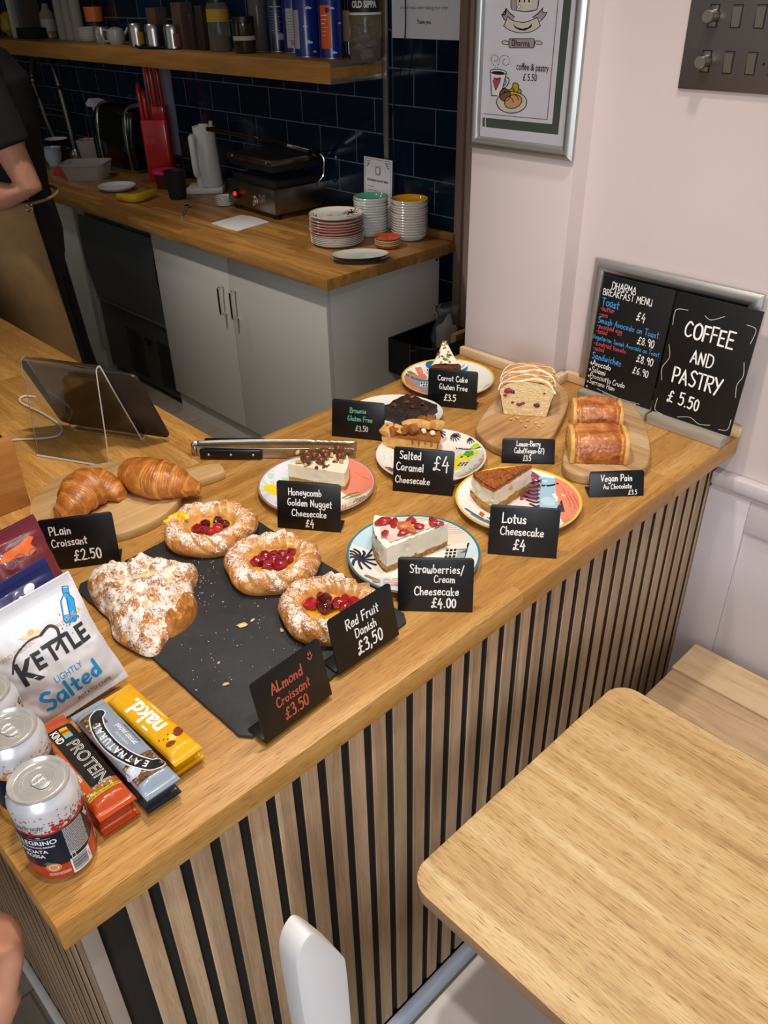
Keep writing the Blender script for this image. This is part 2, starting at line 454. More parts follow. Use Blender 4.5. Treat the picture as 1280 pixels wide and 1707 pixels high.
tabw = wood('sonoma_oak_laminate', '#a88152', '#ceab76', '#e2c798', 'Y', pore=0.8, rough=0.5, gscale=1.0, poredark='#7e5a30', boost=(0.32, 0.68), fine=1.0)
tabe = wood('sonoma_oak_edge', '#8d6c50', '#9f7d60', '#ad8b6c', 'Y', pore=0.1, rough=0.55)
pine = wood('pine_plank', '#b4936a', '#dcbf98', '#edd7b6', 'Y', pore=0.35, rough=0.6, gscale=1.4)
felt = mat('black_felt', '#231c18', 0.95)
wallp = mat('wall_paint', '#cdbfbd', 0.75, var=0.02, vscale=3, bump=0.06, bscale=350)
panelp = mat('panel_paint', '#d3cacf', 0.55, bump=0.03, bscale=300)
shadep = mat('shaded_wall_paint', '#b59a8c', 0.7)  # wall paint darkened: the passage's shade is put into this colour
white_wood = mat('white_painted_wood', '#e4e4e4', 0.5, var=0.08, vscale=25)
white_lam = mat('white_laminate', '#d0cfca', 0.45)
steel = mat('brushed_steel', '#b9b7b2', 0.32, 1.0, var=0.08, vscale=60, stretch=(1, 12, 1))
chrome = mat('chrome', '#d8d8d8', 0.12, 1.0)
alu = mat('anodised_aluminium', '#b4b4b2', 0.38, 0.9)
black_pl = mat('black_plastic', '#0d0d0e', 0.35)
black_mt = mat('black_matt', '#141415', 0.7)
black_gl = mat('black_gloss', '#060606', 0.08, coat=0.5)
white_cer = mat('white_ceramic', '#e8e6e0', 0.12, coat=0.4)
white_pap = mat('white_paper', '#e6e4e8', 0.8)
clear_pl = mat('clear_plastic', '#e8eef0', 0.08, trans=0.95, ior=1.35)
acrylic = mat('clear_acrylic', '#f4f8f8', 0.03, trans=1.0, ior=1.45)
glass = mat('clear_glass', '#eef2ee', 0.02, trans=1.0, ior=1.45)


def tiles(name, zoff, yoff):
    n = NT(name)
    tc = n.n('TexCoord'); sp = n.n('SeparateXYZ'); n.link(tc.outputs['Object'], sp.inputs[0])
    cb = n.n('CombineXYZ'); n.link(n.math('ADD', sp.outputs[1], yoff), cb.inputs[0]); n.link(n.math('ADD', sp.outputs[2], zoff), cb.inputs[1])
    br = n.n('TexBrick', offset=0.5, i_Scale=1.0, i_Color1=lin('#0a1826'), i_Color2=lin('#0e2133'), i_Mortar=lin('#5c6a78'))
    br.inputs['Mortar Size'].default_value = 0.0021; br.inputs['Mortar Smooth'].default_value = 0.1
    br.inputs['Brick Width'].default_value = 0.2165; br.inputs['Row Height'].default_value = 0.1195
    n.link(cb.outputs[0], br.inputs['Vector'])
    n.set(Base_Color=br.outputs['Color'], Roughness=n.math('ADD', n.math('MULTIPLY', br.outputs['Fac'], 0.5), 0.12), Specular_IOR_Level=0.4)
    n.bump(n.math('SUBTRACT', 1.0, br.outputs['Fac']), 0.4, 0.001)
    return n.m


def floor_mat():
    n = NT('floor_tiles'); c = n.coord()
    br = n.n('TexBrick', offset=0.5, i_Scale=1.0, i_Color1=lin('#8d8578'), i_Color2=lin('#9b9284'), i_Mortar=lin('#6a6258'))
    br.inputs['Mortar Size'].default_value = 0.003; br.inputs['Brick Width'].default_value = 0.9; br.inputs['Row Height'].default_value = 0.15
    n.link(c, br.inputs['Vector'])
    f = n.noise(n.coord((2, 30, 2)), 1.5, 5)
    n.set(Base_Color=n.mix(n.math('MULTIPLY', f, 0.5), br.outputs['Color'], lin('#776d60')), Roughness=0.5)
    return n.m


ZF = -0.95
KZ_ = -0.07
struct(MB().box((-3, -4, ZF - 0.1), (3, 6.5, ZF)).build('floor', floor_mat()))
struct(MB().box((-3, -4, 1.7), (3, 6.5, 1.8)).build('ceiling', mat('ceiling_paint', '#d8d2ca', 0.9)))
struct(MB().box((1.40, -4, ZF), (1.60, 0.41, 1.7)).build('wall_right', wallp))
struct(MB().box((1.35, 0.41, ZF), (2.30, 0.665, 1.7), 0.003).build('wall_partition', wallp))
struct(MB().box((2.30, 0.665, ZF), (2.46, 1.528, 1.7)).build('wall_passage', shadep))
struct(MB().box((2.30, 1.528, ZF), (2.46, 1.876, 1.7)).build('wall_back', tiles('navy_wall_tiles', 0.1135, 0.0924)))
struct(MB().box((2.294, 1.876, ZF), (2.46, 6.5, 1.7)).build('wall_kitchen', tiles('navy_splashback_tiles', 0.098, 0.001)))
struct(MB().box((2.282, 1.868, KZ_ + 0.001), (2.2935, 1.890, 1.7), 0.002).build('trim_1', alu))
struct(MB().box((2.284, 1.494, ZF), (2.2995, 1.527, 1.7), 0.003).build('trim_2', mat('brown_trim_paint', '#8e7263', 0.6)))
struct(MB().box((-3, 6.3, ZF), (2.29, 6.5, 1.7)).build('wall_far', mat('far_wall_paint', '#4a443e', 0.8)))
# dado rail and shaker panelling under it
m = MB()
m.box((1.376, -4, -0.110), (1.3995, 0.030, -0.082), 0.004); m.box((1.384, -4, -0.122), (1.3995, 0.030, -0.108), 0.003)
struct(m.build('trim_3', panelp))
m = MB()
m.box((1.389, -0.052, ZF), (1.3998, 0.034, -0.1225), 0.0015); m.box((1.389, -4, -0.195), (1.3998, -0.0525, -0.1225), 0.0015)
m.box((1.389, -0.80, ZF), (1.3998, -0.70, -0.1955), 0.0015)
struct(m.build('trim_4', panelp))
struct(MB().box((1.3965, -0.6995, ZF), (1.3999, -0.0525, -0.1955), 0.0).build('trim_5', panelp))

# ================================================================== SERVING COUNTER
wt = thing('serving_worktop', 'thick oiled oak worktop of the serving counter carrying the cakes', 'worktop', (0, 0, 0))
TH = 0.0385
MB().prism([(0, 0), (1.394, 0), (1.394, 0.407), (1.345, 0.407), (1.345, 0.668), (0, 0.668)], -TH, 0, 0.0025).build('front_slab', oak, wt)
MB().prism([(0, 0.6683), (0.681, 0.6683), (0.681, 3.6), (0, 3.6)], -TH, 0, 0.0025).build('return_slab', oak_y, wt)
m = MB()
m.box((1.329, 0.4, 0.0002), (1.3445, 0.662, 0.022), 0.003)
m.box((1.345, 0.388, 0.0002), (1.378, 0.4065, 0.022), 0.003)
m.box((1.378, -0.004, 0.0002), (1.394, 0.40, 0.022), 0.004)
m.build('upstand', pine, wt)
cb = thing('counter_base', 'counter front clad in pale vertical oak slats on black felt', 'counter', (0, 0, ZF))
dz = -ZF
m = MB()
x = 0.0617 - 0.0275
k = 0
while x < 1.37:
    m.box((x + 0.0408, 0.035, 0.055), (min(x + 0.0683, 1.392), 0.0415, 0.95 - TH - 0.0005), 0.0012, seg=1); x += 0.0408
sp_ = m.build('slat_panel', [slatw, mat('slat_side_dark', '#3b2f27', .8)], cb)
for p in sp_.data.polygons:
    if abs(p.normal.x) > .9: p.material_index = 1  # side faces of the slats get a darker brown than their fronts
m = MB()
y = 0.045
while y < 3.5:
    m.box((0.022, y, 0.055), (0.0232, y + 0.0275, 0.95 - TH - 0.0005), 0.0004, seg=1); y += 0.0408
m.build('slat_panel', slatw_y, cb)
m = MB()
m.prism([(0.0235, 0.042), (1.396, 0.042), (1.396, 0.405), (1.345, 0.405), (1.345, 0.60), (0.62, 0.60), (0.62, 3.5), (0.0235, 3.5)], 0.0005, 0.95 - TH - 0.0005)
m.build('carcass', felt, cb)
MB().box((0.0225, 0.0345, 0.055), (0.041, 0.0418, 0.95 - TH - 0.0005), 0.001).build('corner_post', mat('pale_corner_trim', '#9c8d80', 0.6), cb)
m = MB(); m.box((0.008, 0.018, 0.0005), (1.372, 0.0343, 0.052), 0.003); m.build('skirting', mat('chipped_blue_white_paint', '#ccd8e6', 0.5, var=0.06, vscale=30), cb)
MB().box((0.008, 0.0346, 0.0005), (0.0218, 3.5, 0.052), 0.003).build('skirting', white_wood, cb)

# ================================================================== TABLE, BENCH, CHAIR
tb = thing('cafe_table', 'pale oak laminate cafe table with rounded corners in front of the slatted counter', 'table', (0.624, -0.45, ZF))
m = MB(); m.prism(rrect(-0.25, -0.38, 0.25, 0.355, 0.036, 8), 0.730 - 0.022, 0.730, 0.0008, 0)
tt = m.build('table_top', [tabw, tabe], tb)
for p in tt.data.polygons:
    if abs(p.normal.z) < 0.5: p.material_index = 1
MB().box((-0.035, -0.035, 0.03), (0.035, 0.035, 0.70), 0.004).build('column', black_mt, tb)
MB().box((-0.20, -0.24, 0.001), (0.20, 0.24, 0.0295), 0.006).build('foot_plate', black_mt, tb)
MB().box((-0.12, -0.14, 0.7002), (0.12, 0.14, 0.7078), 0.001).build('top_bracket', black_mt, tb)

bn = thing('wall_bench', 'pale pine plank bench seat against the panelled wall behind the table', 'bench', (1.255, 0, ZF))
MB().box((0.009, -1.6, 0.422), (0.115, -0.022, 0.45), 0.004).build('seat_plank', pine, bn)
MB().box((-0.105, -1.6, 0.422), (0.005, -0.026, 0.45), 0.004).build('seat_plank', wood('pine_plank_grey', '#a38564', '#cfb08a', '#e2c8a4', 'Y', pore=0.35, rough=0.6, gscale=1.8), bn)
MB().box((-0.119, -1.6, 0.33), (-0.1055, -0.03, 0.4485), 0.003).build('front_rail', pine, bn)
MB().box((-0.10, -1.55, 0.36), (0.11, -0.06, 0.4218), 0.003).build('seat_frame', pine, bn)
for yy in (-0.12, -1.5):
    MB().box((-0.10, yy - 0.03, 0.0005), (0.11, yy + 0.03, 0.3598), 0.003).build('leg', pine, bn)

whitep = mat('white_lacquer', '#e6e4e6', 0.35)
ch = thing('cafe_chair', 'white wooden cafe chair pushed under the table beside the slatted counter', 'chair', (0.40, -0.31, ZF))
def upright(y):
    m = MB(); pr = smooth([(-0.216, 0.30), (-0.218, 0.60), (-0.220, 0.78), (-0.216, 0.822), (-0.204, 0.840), (-0.192, 0.836), (-0.172, 0.790), (-0.157, 0.750), (-0.152, 0.72), (-0.151, 0.60), (-0.150, 0.44), (-0.150, 0.30)], 4)
    pr = [(q.x, q.y) for q in pr]
    m.prism([(a, b) for a, b in pr], -0.016, 0.016, 0.0015, M=Matrix(((1, 0, 0, 0), (0, 0, -1, y), (0, 1, 0, 0), (0, 0, 0, 1))))
    return m
for y in (0.205, -0.205):
    upright(y).build('back_post', whitep, ch)
    MB().tube([(-0.183, y, 0.30), (-0.20, y, 0.0005)], [0.02, 0.014], 12).build('leg', whitep, ch)
    MB().tube([(0.165, y * 0.8, 0.438), (0.185, y * 0.86, 0.0005)], [0.02, 0.014], 12).build('leg', whitep, ch)
MB().box((-0.20, -0.19, 0.50), (-0.168, 0.19, 0.58), 0.008).build('back_rail', whitep, ch)
MB().prism(rrect(-0.149, -0.19, 0.20, 0.175, 0.05, 8), 0.44, 0.458, 0.004).build('seat', whitep, ch)
MB().box((-0.149, -0.15, 0.40), (0.14, 0.15, 0.4395), 0.004).build('seat_frame', whitep, ch)


# ================================================================== CAKES, PLATES AND PRICE CARDS
def gz(h): return mat('glaze_' + h.lstrip('#'), h, 0.14, coat=0.3)
PIC = math.atan2(RIGHT.y, RIGHT.x)          # heading of "to the right in the photograph" on the counter


def crust(name, pale, gold, brown, sugar=0.0, coat=0.25, nscale=55, sscale=420, rough=0.42, streak=None, sbig=1.5, sbs=30):
    n = NT(name)
    c = n.coord(streak or (1, 1, 1)); cc = n.coord()
    at_ = n.n('Attribute', attribute_name='ridge')
    f = n.math('ADD', n.math('MULTIPLY', n.noise(c, nscale, 5, 0.6), 0.75), n.math('MULTIPLY', at_.outputs['Fac'], 0.55))
    col = n.ramp(f, [(0.28, lin(pale)), (0.55, lin(gold)), (0.86, lin(brown))])
    fine = n.noise(cc, 260, 4, 0.65)
    hgt = n.math('ADD', fine, n.math('MULTIPLY', n.noise(c, nscale * 2.5, 4), 0.8))
    if sugar:
        geo = n.n('NewGeometry'); sp = n.n('SeparateXYZ'); n.link(geo.outputs['Normal'], sp.inputs[0])
        up = n.math('MULTIPLY', n.math('SUBTRACT', sp.outputs[2], 0.15), 1.25)
        big = n.math('ADD', n.math('MULTIPLY', n.noise(cc, sbs, 3), sbig), sugar - .3 - sbig / 2)
        pat = n.math('ADD', n.math('MULTIPLY', n.noise(cc, sscale, 4, 0.75), 4.2), -2.1)
        sugat = n.n('Attribute', attribute_name='nosugar')
        s = n.math('ADD', n.math('ADD', n.math('MULTIPLY', up, 0.6), big), pat)
        s = n.math('SUBTRACT', s, n.math('MULTIPLY', sugat.outputs['Fac'], 2.0))
        sr = n.ramp(s, [(0.40, (0, 0, 0, 1)), (0.60, (1, 1, 1, 1))])
        col = n.mix(n.math('MULTIPLY', sr, 0.93), col, lin('#f4efe9'))
        n.set(Roughness=n.math('ADD', n.math('MULTIPLY', sr, 0.5), rough))
        n.set(Coat_Weight=n.math('MULTIPLY', n.math('SUBTRACT', 1.0, sr), coat), Coat_Roughness=0.25)
    else:
        n.set(Roughness=rough, Coat_Weight=coat, Coat_Roughness=0.25)
    n.bump(hgt, 0.5, 0.0012)
    n.set(Base_Color=col, Subsurface_Weight=0.08, Subsurface_Radius=(0.01, 0.006, 0.003), Subsurface_Scale=0.3)
    MATS[name] = n.m
    return n.m


def attr(o, name, vals):
    a = o.data.attributes.new(name, 'FLOAT', 'POINT'); a.data.foreach_set('value', vals); return o


# ---- price cards: a chalk-written black panel with a foot folded back behind it
card_black = mat('card_black_acrylic', '#0c0d10', 0.38, var=0.25, vscale=60)
chalk_w = mat('chalk_white', '#f2f2f0', 0.8)
chalk_g = mat('chalk_green', '#5fb08a', 0.8)
chalk_p = mat('chalk_pale', '#b9bdb6', 0.8)
chalk_r = mat('chalk_red', '#c0563f', 0.8)
chalk_b = mat('chalk_blue', '#3f9fe0', 0.8)
chalk_k = mat('chalk_pink', '#c8485a', 0.8)


def price_card(bl, br, tl, lines, label, z=0.0, tilt=12, cm=None, foot='r'):
    A = at(*bl, z); B = at(*br, z)
    ex = (B - A); wd = ex.length; ex.normalize()
    nb = V((-ex.y, ex.x, 0))                       # points back, away from the reader
    t = math.radians(tilt)
    ey = V((nb.x * math.sin(t), nb.y * math.sin(t), math.cos(t))); en = ex.cross(ey)
    P = atp(*tl, A, en); hg = (P - A).dot(ey)
    r = thing('price_card', label, 'price card', A + ex * (wd / 2), math.atan2(ex.y, ex.x))
    T = Matrix(((1, 0, 0, 0), (0, math.sin(t), -math.cos(t), 0), (0, math.cos(t), math.sin(t), 0.0006 + 0.0022 * math.sin(t)), (0, 0, 0, 1)))   # panel x, y, outward -> thing space
    m = MB()
    top = [(wd / 2 - 0.005 + 0.005 * math.cos(a), hg - 0.005 + 0.005 * math.sin(a)) for a in [PI / 2 * k / 4 for k in range(5)]]
    top += [(-wd / 2 + 0.005 + 0.005 * math.cos(a), hg - 0.005 + 0.005 * math.sin(a)) for a in [PI / 2 + PI / 2 * k / 4 for k in range(5)]]
    m.prism([(-wd / 2, 0.0), (wd / 2, 0.0)] + top, -0.0022, 0, 0.0003, M=T)
    for ln in lines:
        txt, u, v, h = ln[:4]; al = ln[4] if len(ln) > 4 else 'c'; ci = ln[5] if len(ln) > 5 else 1; ww = ln[6] if len(ln) > 6 else 0.15
        hand_M(m, txt, (u - 0.5) * wd, v * hg, h * hg, T, h * hg * ww * .9, ci, al)
    m.build('panel', [card_black] + (cm or [chalk_w]), r)
    f = MB(); fw = wd * 0.5
    f.box((-fw, 0.0025, 0.0004), (fw, 0.034, 0.0026), 0.0006)
    f.build('foot', card_black, r)
    return r


def hand_M(m, txt, x, y, h, T, w, ci, al):
    # fit long lines into the panel by narrowing the letters
    hand(m, txt, x, y, h, lambda a, b: T @ V((a, b, 0.0003)), w, ci, al, 0.04, SXF[0])


SXF = [0.86]
PC = price_card
PC((712.7, 676), (793.6, 683.8), (717, 614), [('Carrot Cake', .5, .70, .14), ('Gluten Free', .52, .47, .14), ('\u00a33.5', .46, .18, .16)], 'black card lettered Carrot Cake, farthest back on the counter by the pillar', tilt=3)
PC((553, 727), (639.6, 736), (552.3, 665), [('Brownie', .5, .68, .13, 'c', 1), ('Gluten Free', .54, .46, .13, 'c', 1), ('\u00a33.50', .58, .2, .14, 'c', 2)], 'black card lettered Brownie in faded green chalk before the white oval plate', cm=[chalk_g, chalk_p])
PC((654.4, 818.4), (753.6, 828), (659, 745), [('Salted', .10, .74, .17, 'l'), ('Caramel', .05, .48, .17, 'l'), ('Cheesecake', .04, .2, .15, 'l'), ('\u00a34', .66, .55, .3, 'l', 1, .1)], 'black card lettered Salted Caramel Cheesecake with a big price at its right')
PC((463, 880), (567.7, 888.5), (462.4, 801.5), [('Honeycomb', .45, .72, .14), ('Golden Nugget', .52, .5, .14), ('Cheesecake', .51, .28, .14), ('\u00a34', .52, .07, .15)], 'black card lettered Honeycomb Golden Nugget Cheesecake in front of the pink and mint plate')
PC((812.5, 923.8), (927, 932), (818.6, 842), [('Lotus', .36, .66, .19), ('Cheesecake', .48, .42, .16), ('\u00a34', .46, .12, .2)], 'black card lettered Lotus Cheesecake at the front of the yellow rimmed plate')
PC((663, 1019), (787.5, 1021.5), (664.3, 930), [('Strawberries/', .52, .72, .15), ('Cream', .62, .55, .13), ('Cheesecake', .52, .31, .15), ('\u00a34.00', .62, .08, .17)], 'black card lettered Strawberries/Cream Cheesecake nearest the counter front edge')
SXF[0] = 0.72
PC((836, 772.5), (924, 774.7), (838.8, 731), [('Lemon-Berry', .5, .68, .2), ('Cake(Vegan-GF)', .52, .40, .2), ('\u00a33.5', .48, .1, .2)], 'small black card lettered Lemon-Berry Cake below the loaf cake board', tilt=30)
SXF[0] = 0.86
PC((981.9, 830), (1072.5, 827), (982, 787.5), [('Vegan Pain', .5, .6, .25), ('Au Chocolate', .52, .3, .19), ('\u00a33.5', .8, .06, .18)], 'small black card lettered Vegan Pain Au Chocolate near the menu boards', tilt=22)
PC((79.8, 953.4), (202, 937), (63, 869), [('PLain', .13, .68, .16, 'l'), ('Croissant', .13, .45, .15, 'l'), ('\u00a32.50', .58, .14, .2)], 'black card lettered Plain Croissant between the crisp bags and the croissant board')
PC((565.5, 1127), (665.6, 1058.7), (546.7, 1036), [('Red Fruit', .5, .65, .17), ('Danish', .52, .43, .16), ('\u00a33,50', .55, .13, .23)], 'black card lettered Red Fruit Danish at the right end of the slate', z=0.007)
PC((444.4, 1241.7), (554, 1158), (414.4, 1145), [('ALmond', .46, .64, .17), ('Croissant', .5, .4, .15), ('\u00a33.50', .5, .13, .18), ('^', .83, .74, .17)], 'black card lettered Almond Croissant in red chalk at the slate front corner', z=0.007, cm=[chalk_r])


# ---- patterned plates
def plate_z(r, R):
    t = max(0.0, min(1.0, (r / R - 0.60) / 0.40)); return 0.0062 + 0.0125 * t ** 1.7


def plate(L, Rp, label, rim, deco, group=None, name='cake_plate', sx=1.0, sy=1.0, rz=PIC, base='#efece4', R=None, loc=None):
    if loc is None:
        a, b = at(*L, 0.016), at(*Rp, 0.016); loc = (a + b) / 2; R = R or (a - b).length / 2
    o = thing(name, label, 'plate', (loc[0], loc[1], 0), rz)
    m = MB()
    prof = [(0.0, 0.0022), (0.50 * R, 0.0022), (0.53 * R, 0.0006), (0.58 * R, 0.0006), (0.62 * R, 0.003)]
    for k in range(1, 7): prof.append((R * (0.62 + 0.38 * k / 6), plate_z(R * (0.62 + 0.38 * k / 6), R) - 0.0042 + 0.0012 * k / 6))
    prof += [(R * 1.006, plate_z(R, R) - 0.001), (R, plate_z(R, R))]
    for k in range(1, 9): prof.append((R * (1 - 0.05 * k), plate_z(R * (1 - 0.05 * k), R)))
    prof += [(0.3 * R, 0.0062), (0, 0.0062)]
    m.lathe(prof, 72, 0, sx=sx, sy=sy)
    mats = [gz(base)]
    def fm(lay):
        def f(x, y):
            r = math.hypot(x, y)
            if r > 0.965: x, y, r = x * 0.965 / r, y * 0.965 / r, 0.965
            return (x * R * sx, y * R * sy, plate_z(r * R, R) + 0.00012 * lay)
        return f
    for i, d in enumerate(deco):
        mt = gz(d[1])
        if mt not in mats: mats.append(mt)
        mi = mats.index(mt); f = fm(1.2 + i * 0.22)
        if d[0] == 'p': m.flat(d[2], f, mi, 0.16)
        elif d[0] == 'l': m.stroke([(q.x, q.y) for q in smooth(d[3], 5)] if len(d[3]) > 2 else [tuple(V(d[3][0]).lerp(V(d[3][1]), k / 6)) for k in range(7)], d[2], f, mi)
    o_ = m.build('dish', mats, o, sharp=50)
    if rim:
        q = MB(); q.lathe([(R * 0.972, plate_z(R * .972, R) + 0.0002), (R * 0.99, plate_z(R * .99, R) + 0.0003), (R * 1.001, plate_z(R, R) + 0.0001), (R * 1.0075, plate_z(R, R) - 0.0006)] , 72, sx=sx, sy=sy)
        q.build('rim', gz(rim), o)
    return o


def palm(cx, cy, s, col='#23263c', n=11):
    out = []
    for k in range(n):
        a = 2 * PI * k / n
        out.append(('l', col, 0.035 * s / 0.2, [(cx, cy), (cx + s * .55 * math.cos(a), cy + s * .55 * math.sin(a) + 0.03), (cx + s * math.cos(a + 0.25), cy + s * math.sin(a + 0.25) - 0.02)]))
    return out


def grid(x0, y0, x1, y1, nx, ny, bg, fg, sk=0.0):
    out = [('p', bg, [(x0, y0), (x1, y0), (x1 + sk, y1), (x0 + sk, y1)])]
    for i in range(nx):
        for j in range(ny):
            u0, u1 = (i + .15) / nx, (i + .85) / nx; v0, v1 = (j + .15) / ny, (j + .85) / ny
            p = [(u0, v0), (u1, v0), (u1, v1), (u0, v1)]
            out.append(('p', fg, [(x0 + (x1 - x0) * u + sk * v, y0 + (y1 - y0) * v) for u, v in p]))
    return out


straw_d = [('p', '#f1d6c4', [(-.5, .35), (.95, .25), (.8, .7), (.4, 1), (-.3, 1), (-.42, .75)]), ('p', '#bcdcea', [(-.98, .25), (-.6, .2), (-.42, .75), (-.7, .8)]), ('p', '#cfe3ec', [(.45, -.15), (.98, -.1), (.95, .3), (.55, .35)]),
           ('p', '#bcdcea', [(-.55, .15), (-.1, .1), (-.1, .38), (-.45, .42)]), ('p', '#c9e4ea', [(-.75, -.6), (-.35, -.45), (-.3, -.75), (-.6, -.85)]), ('p', '#bfe0e4', [(.25, -.3), (.6, -.35), (.55, -.5), (.2, -.45)])]
for k in range(9): straw_d.append(('l', '#b9b0a4', .012, [(-.25 + .02 * k, .55 + .045 * k), (.3, .62 + .04 * k), (.85 - .05 * k, .5 + .05 * k)]))
for k in range(5): straw_d.append(('l', '#c0705a', .018, [(-.45, -.55 - .05 * k), (-.15, -.5 - .05 * k)]))
straw_d += [('l', '#20232f', .03, [(-.42, .85), (-.62, .25), (-.72, .0)]), ('l', '#20232f', .03, [(.85, .25), (.72, -.2), (.62, -.55)])] + palm(-.80, -.08, .24)
straw_d += [('p', '#e9e5da', [(-.33, .55), (.35, .35), (.33, .47), (-.30, .68)]), ('p', '#d58a6c', [(-.33, .53), (.35, .33), (.35, .36), (-.33, .56)]), ('p', '#e9e5da', [(.5, .22), (.82, .14), (.82, .27), (.5, .35)]), ('p', '#d58a6c', [(.5, .2), (.82, .12), (.82, .15), (.5, .23)])]
straw_d += [('p', '#23242c', [(-.2 + .13 * k, .52 - .035 * k), (-.1 + .13 * k, .5 - .035 * k), (-.15 + .13 * k, .58 - .035 * k)]) for k in range(4)]
straw_d += grid(.44, -.12, .62, .2, 3, 4, '#e8e4dc', '#1c1d24', .06) + [('p', '#b3745a', [(.40, -.17), (.72, -.2), (.72, -.15), (.40, -.12)]), ('p', '#a7acad', [(.63, -.1), (.76, -.1), (.8, .1), (.68, .12)]), ('p', '#2c6f79', [(-.42, .4), (-.28, .38), (-.3, .45), (-.4, .48)]), ('p', '#2c6f79', [(.7, .06), (.82, .05), (.8, .1), (.73, .11)]), ('p', '#b3745a', [(-.7, -.5), (-.5, -.6), (-.52, -.65), (-.74, -.55)]), ('p', '#d98a66', [(-.62, -.62), (-.5, -.62), (-.5, -.7), (-.6, -.72)])]
plate((579, 920), (800, 922), 'round plate with a thin teal rim and a seaside balcony print under the strawberry slice', '#2f7f95', straw_d)
honey_d = [('p', '#e7e6f2', [(-1, -.9), (0, -.9), (0, .9), (-1, .9)])]
for k in range(7):
    a = 0.45 + k * 0.62
    honey_d.append(('p', '#bfe0d0', [(-.72, -.08), (-.72 + 1.6 * math.cos(a), -.08 + 1.6 * math.sin(a)), (-.72 + 1.6 * math.cos(a + .3), -.08 + 1.6 * math.sin(a + .3))]))
honey_d += [('p', '#e98b74', [(.05, .5), (.3, 1), (1, .9), (1, -.5), (.55, -.28), (.3, .0)]), ('p', '#d86a62', [(-.1, .65), (.15, .55), (.3, .95), (-.05, 1)]), ('p', '#f4d52c', ell(-.72, -.08, .19, .17)), ('p', '#e9e4da', [(.3, -.2), (.6, -.35), (.95, -.25), (.9, -.9), (.3, -.9)])]
honey_d += [('l', '#b95a50', .012, [(.6 + .07 * k, .5 - .09 * k), (.68 + .07 * k, .4 - .09 * k)]) for k in range(4)]
honey_d += grid(.52, -.62, .80, -.42, 6, 3, '#ddd6cc', '#3a3634', .05) + [('l', '#4f8a3a', .03, [(.45, -.35), (.58, -.22), (.7, -.2)]), ('l', '#4f8a3a', .03, [(.5, -.38), (.6, -.33), (.74, -.3)]), ('l', '#f0c850', .03, [(.5, -.37), (.7, -.36), (.9, -.22)]), ('p', '#eee', [(.88, -.3), (.96, -.2), (.95, -.4), (.88, -.5)])] + [('p', '#d97a68', [(.42 + .04 * k, -.62), (.44 + .04 * k, -.62), (.44 + .04 * k, -.8), (.42 + .04 * k, -.8)]) for k in range(3)]
honey_d[-4] = ('p', '#eeeae4', honey_d[-4][2])
plate((431.2, 805.6), (625.6, 805.6), 'round pink and mint plate with a yellow sun under the chocolate topped slice', '#a9786a', honey_d)
salt_d = [('p', '#f6e9e0', ell(0, 0, .97, .97, 40)), ('p', '#bcd8ea', ell(-.78, .0, .13, .12)), ('p', '#bcd8ea', ell(-.66, .05, .1, .08)), ('p', '#f0d428', ell(-.3, .42, .12, .13)), ('p', '#bcd8ea', ell(-.12, .45, .1, .05)),
          ('p', '#cfd6d2', [(.3, .1), (.55, .45), (.98, .12), (.98, -.1), (.6, -.6), (.4, -.75)]), ('p', '#e2cf2c', [(.42, -.5), (.9, .1), (.72, .28), (.48, .1), (.40, -.2)]), ('p', '#e48b70', [(.42, -.75), (.98, .0), (.98, -.15), (.6, -.7), (.5, -.85)]), ('p', '#8d9094', [(.44, -.82), (.98, -.15), (.98, -.32), (.6, -.8)]), ('l', '#e8e8e4', .02, [(.6, -.66), (.72, -.5)]), ('l', '#e8e8e4', .02, [(.78, -.42), (.9, -.25)])]
salt_d += grid(.52, .02, .70, .22, 3, 2, '#cfc72c', '#26301f', .1) + [('p', '#4fa83a', [(.6, .12), (.78, .05), (.8, .2), (.66, .26)])] + grid(.44, -.28, .62, -.14, 3, 2, '#d8d2c8', '#1e1f2a', .08) + grid(.42, .34, .52, .48, 2, 2, '#eee6e0', '#22232e', .04) + [('l', '#22232e', .03, [(.45, .42), (.7, .3), (.98, .22)]), ('p', '#b9cf3a', ell(.85, .32, .1, .07))] + palm(.5, .72, .1) + palm(.2, .86, .12) + palm(-.72, -.52, .14) + palm(.78, .52, .08)
plate((627, 757.8), (809.8, 757.8), 'round cream plate with a street print and yellow house beside the caramel slice', '#e9e3da', salt_d)
lotus_d = [('p', '#f6f0ea', ell(0, 0, .97, .97, 40)), ('p', '#8d4a5c', [(.12, .55), (.32, .95), (.5, .7), (.35, .1), (.1, -.1), (.05, .1)]), ('p', '#d98f98', [(.1, .18), (.3, .1), (.32, -.2), (.2, -.25)]), ('p', '#f1dcd8', ell(.12, -.1, .2, .2)), ('p', '#9cc4d8', [(.45, .75), (.75, .6), (.62, -.4), (.25, -.3), (.35, .1)]), ('p', '#b9d8e6', ell(.5, .05, .12, .14)), ('p', '#e58a6a', [(.7, .65), (1, .3), (1, -.4), (.6, -.85), (.6, -.3)]), ('p', '#efc928', ell(.05, -.2, .07, .08)),
           ('l', '#22222c', .04, [(.32, .6), (.55, .5), (.75, .5)]), ('p', '#1f2228', [(.6, -.15), (.72, .08), (.7, -.3), (.62, -.3)])]
for k in range(7): lotus_d.append(('l', '#231d33', .05, [(.12 + .03 * k % .1, .7 - .12 * k), (.28, .62 - .12 * k), (.44 - .02 * k, .64 - .12 * k)]))
for k in range(3): lotus_d.append(('l', '#c06a50', .012, [(.78 + .06 * k, .35 - .1 * k), (.82 + .05 * k, .0 - .1 * k), (.8 + .05 * k, -.2 - .1 * k)]))
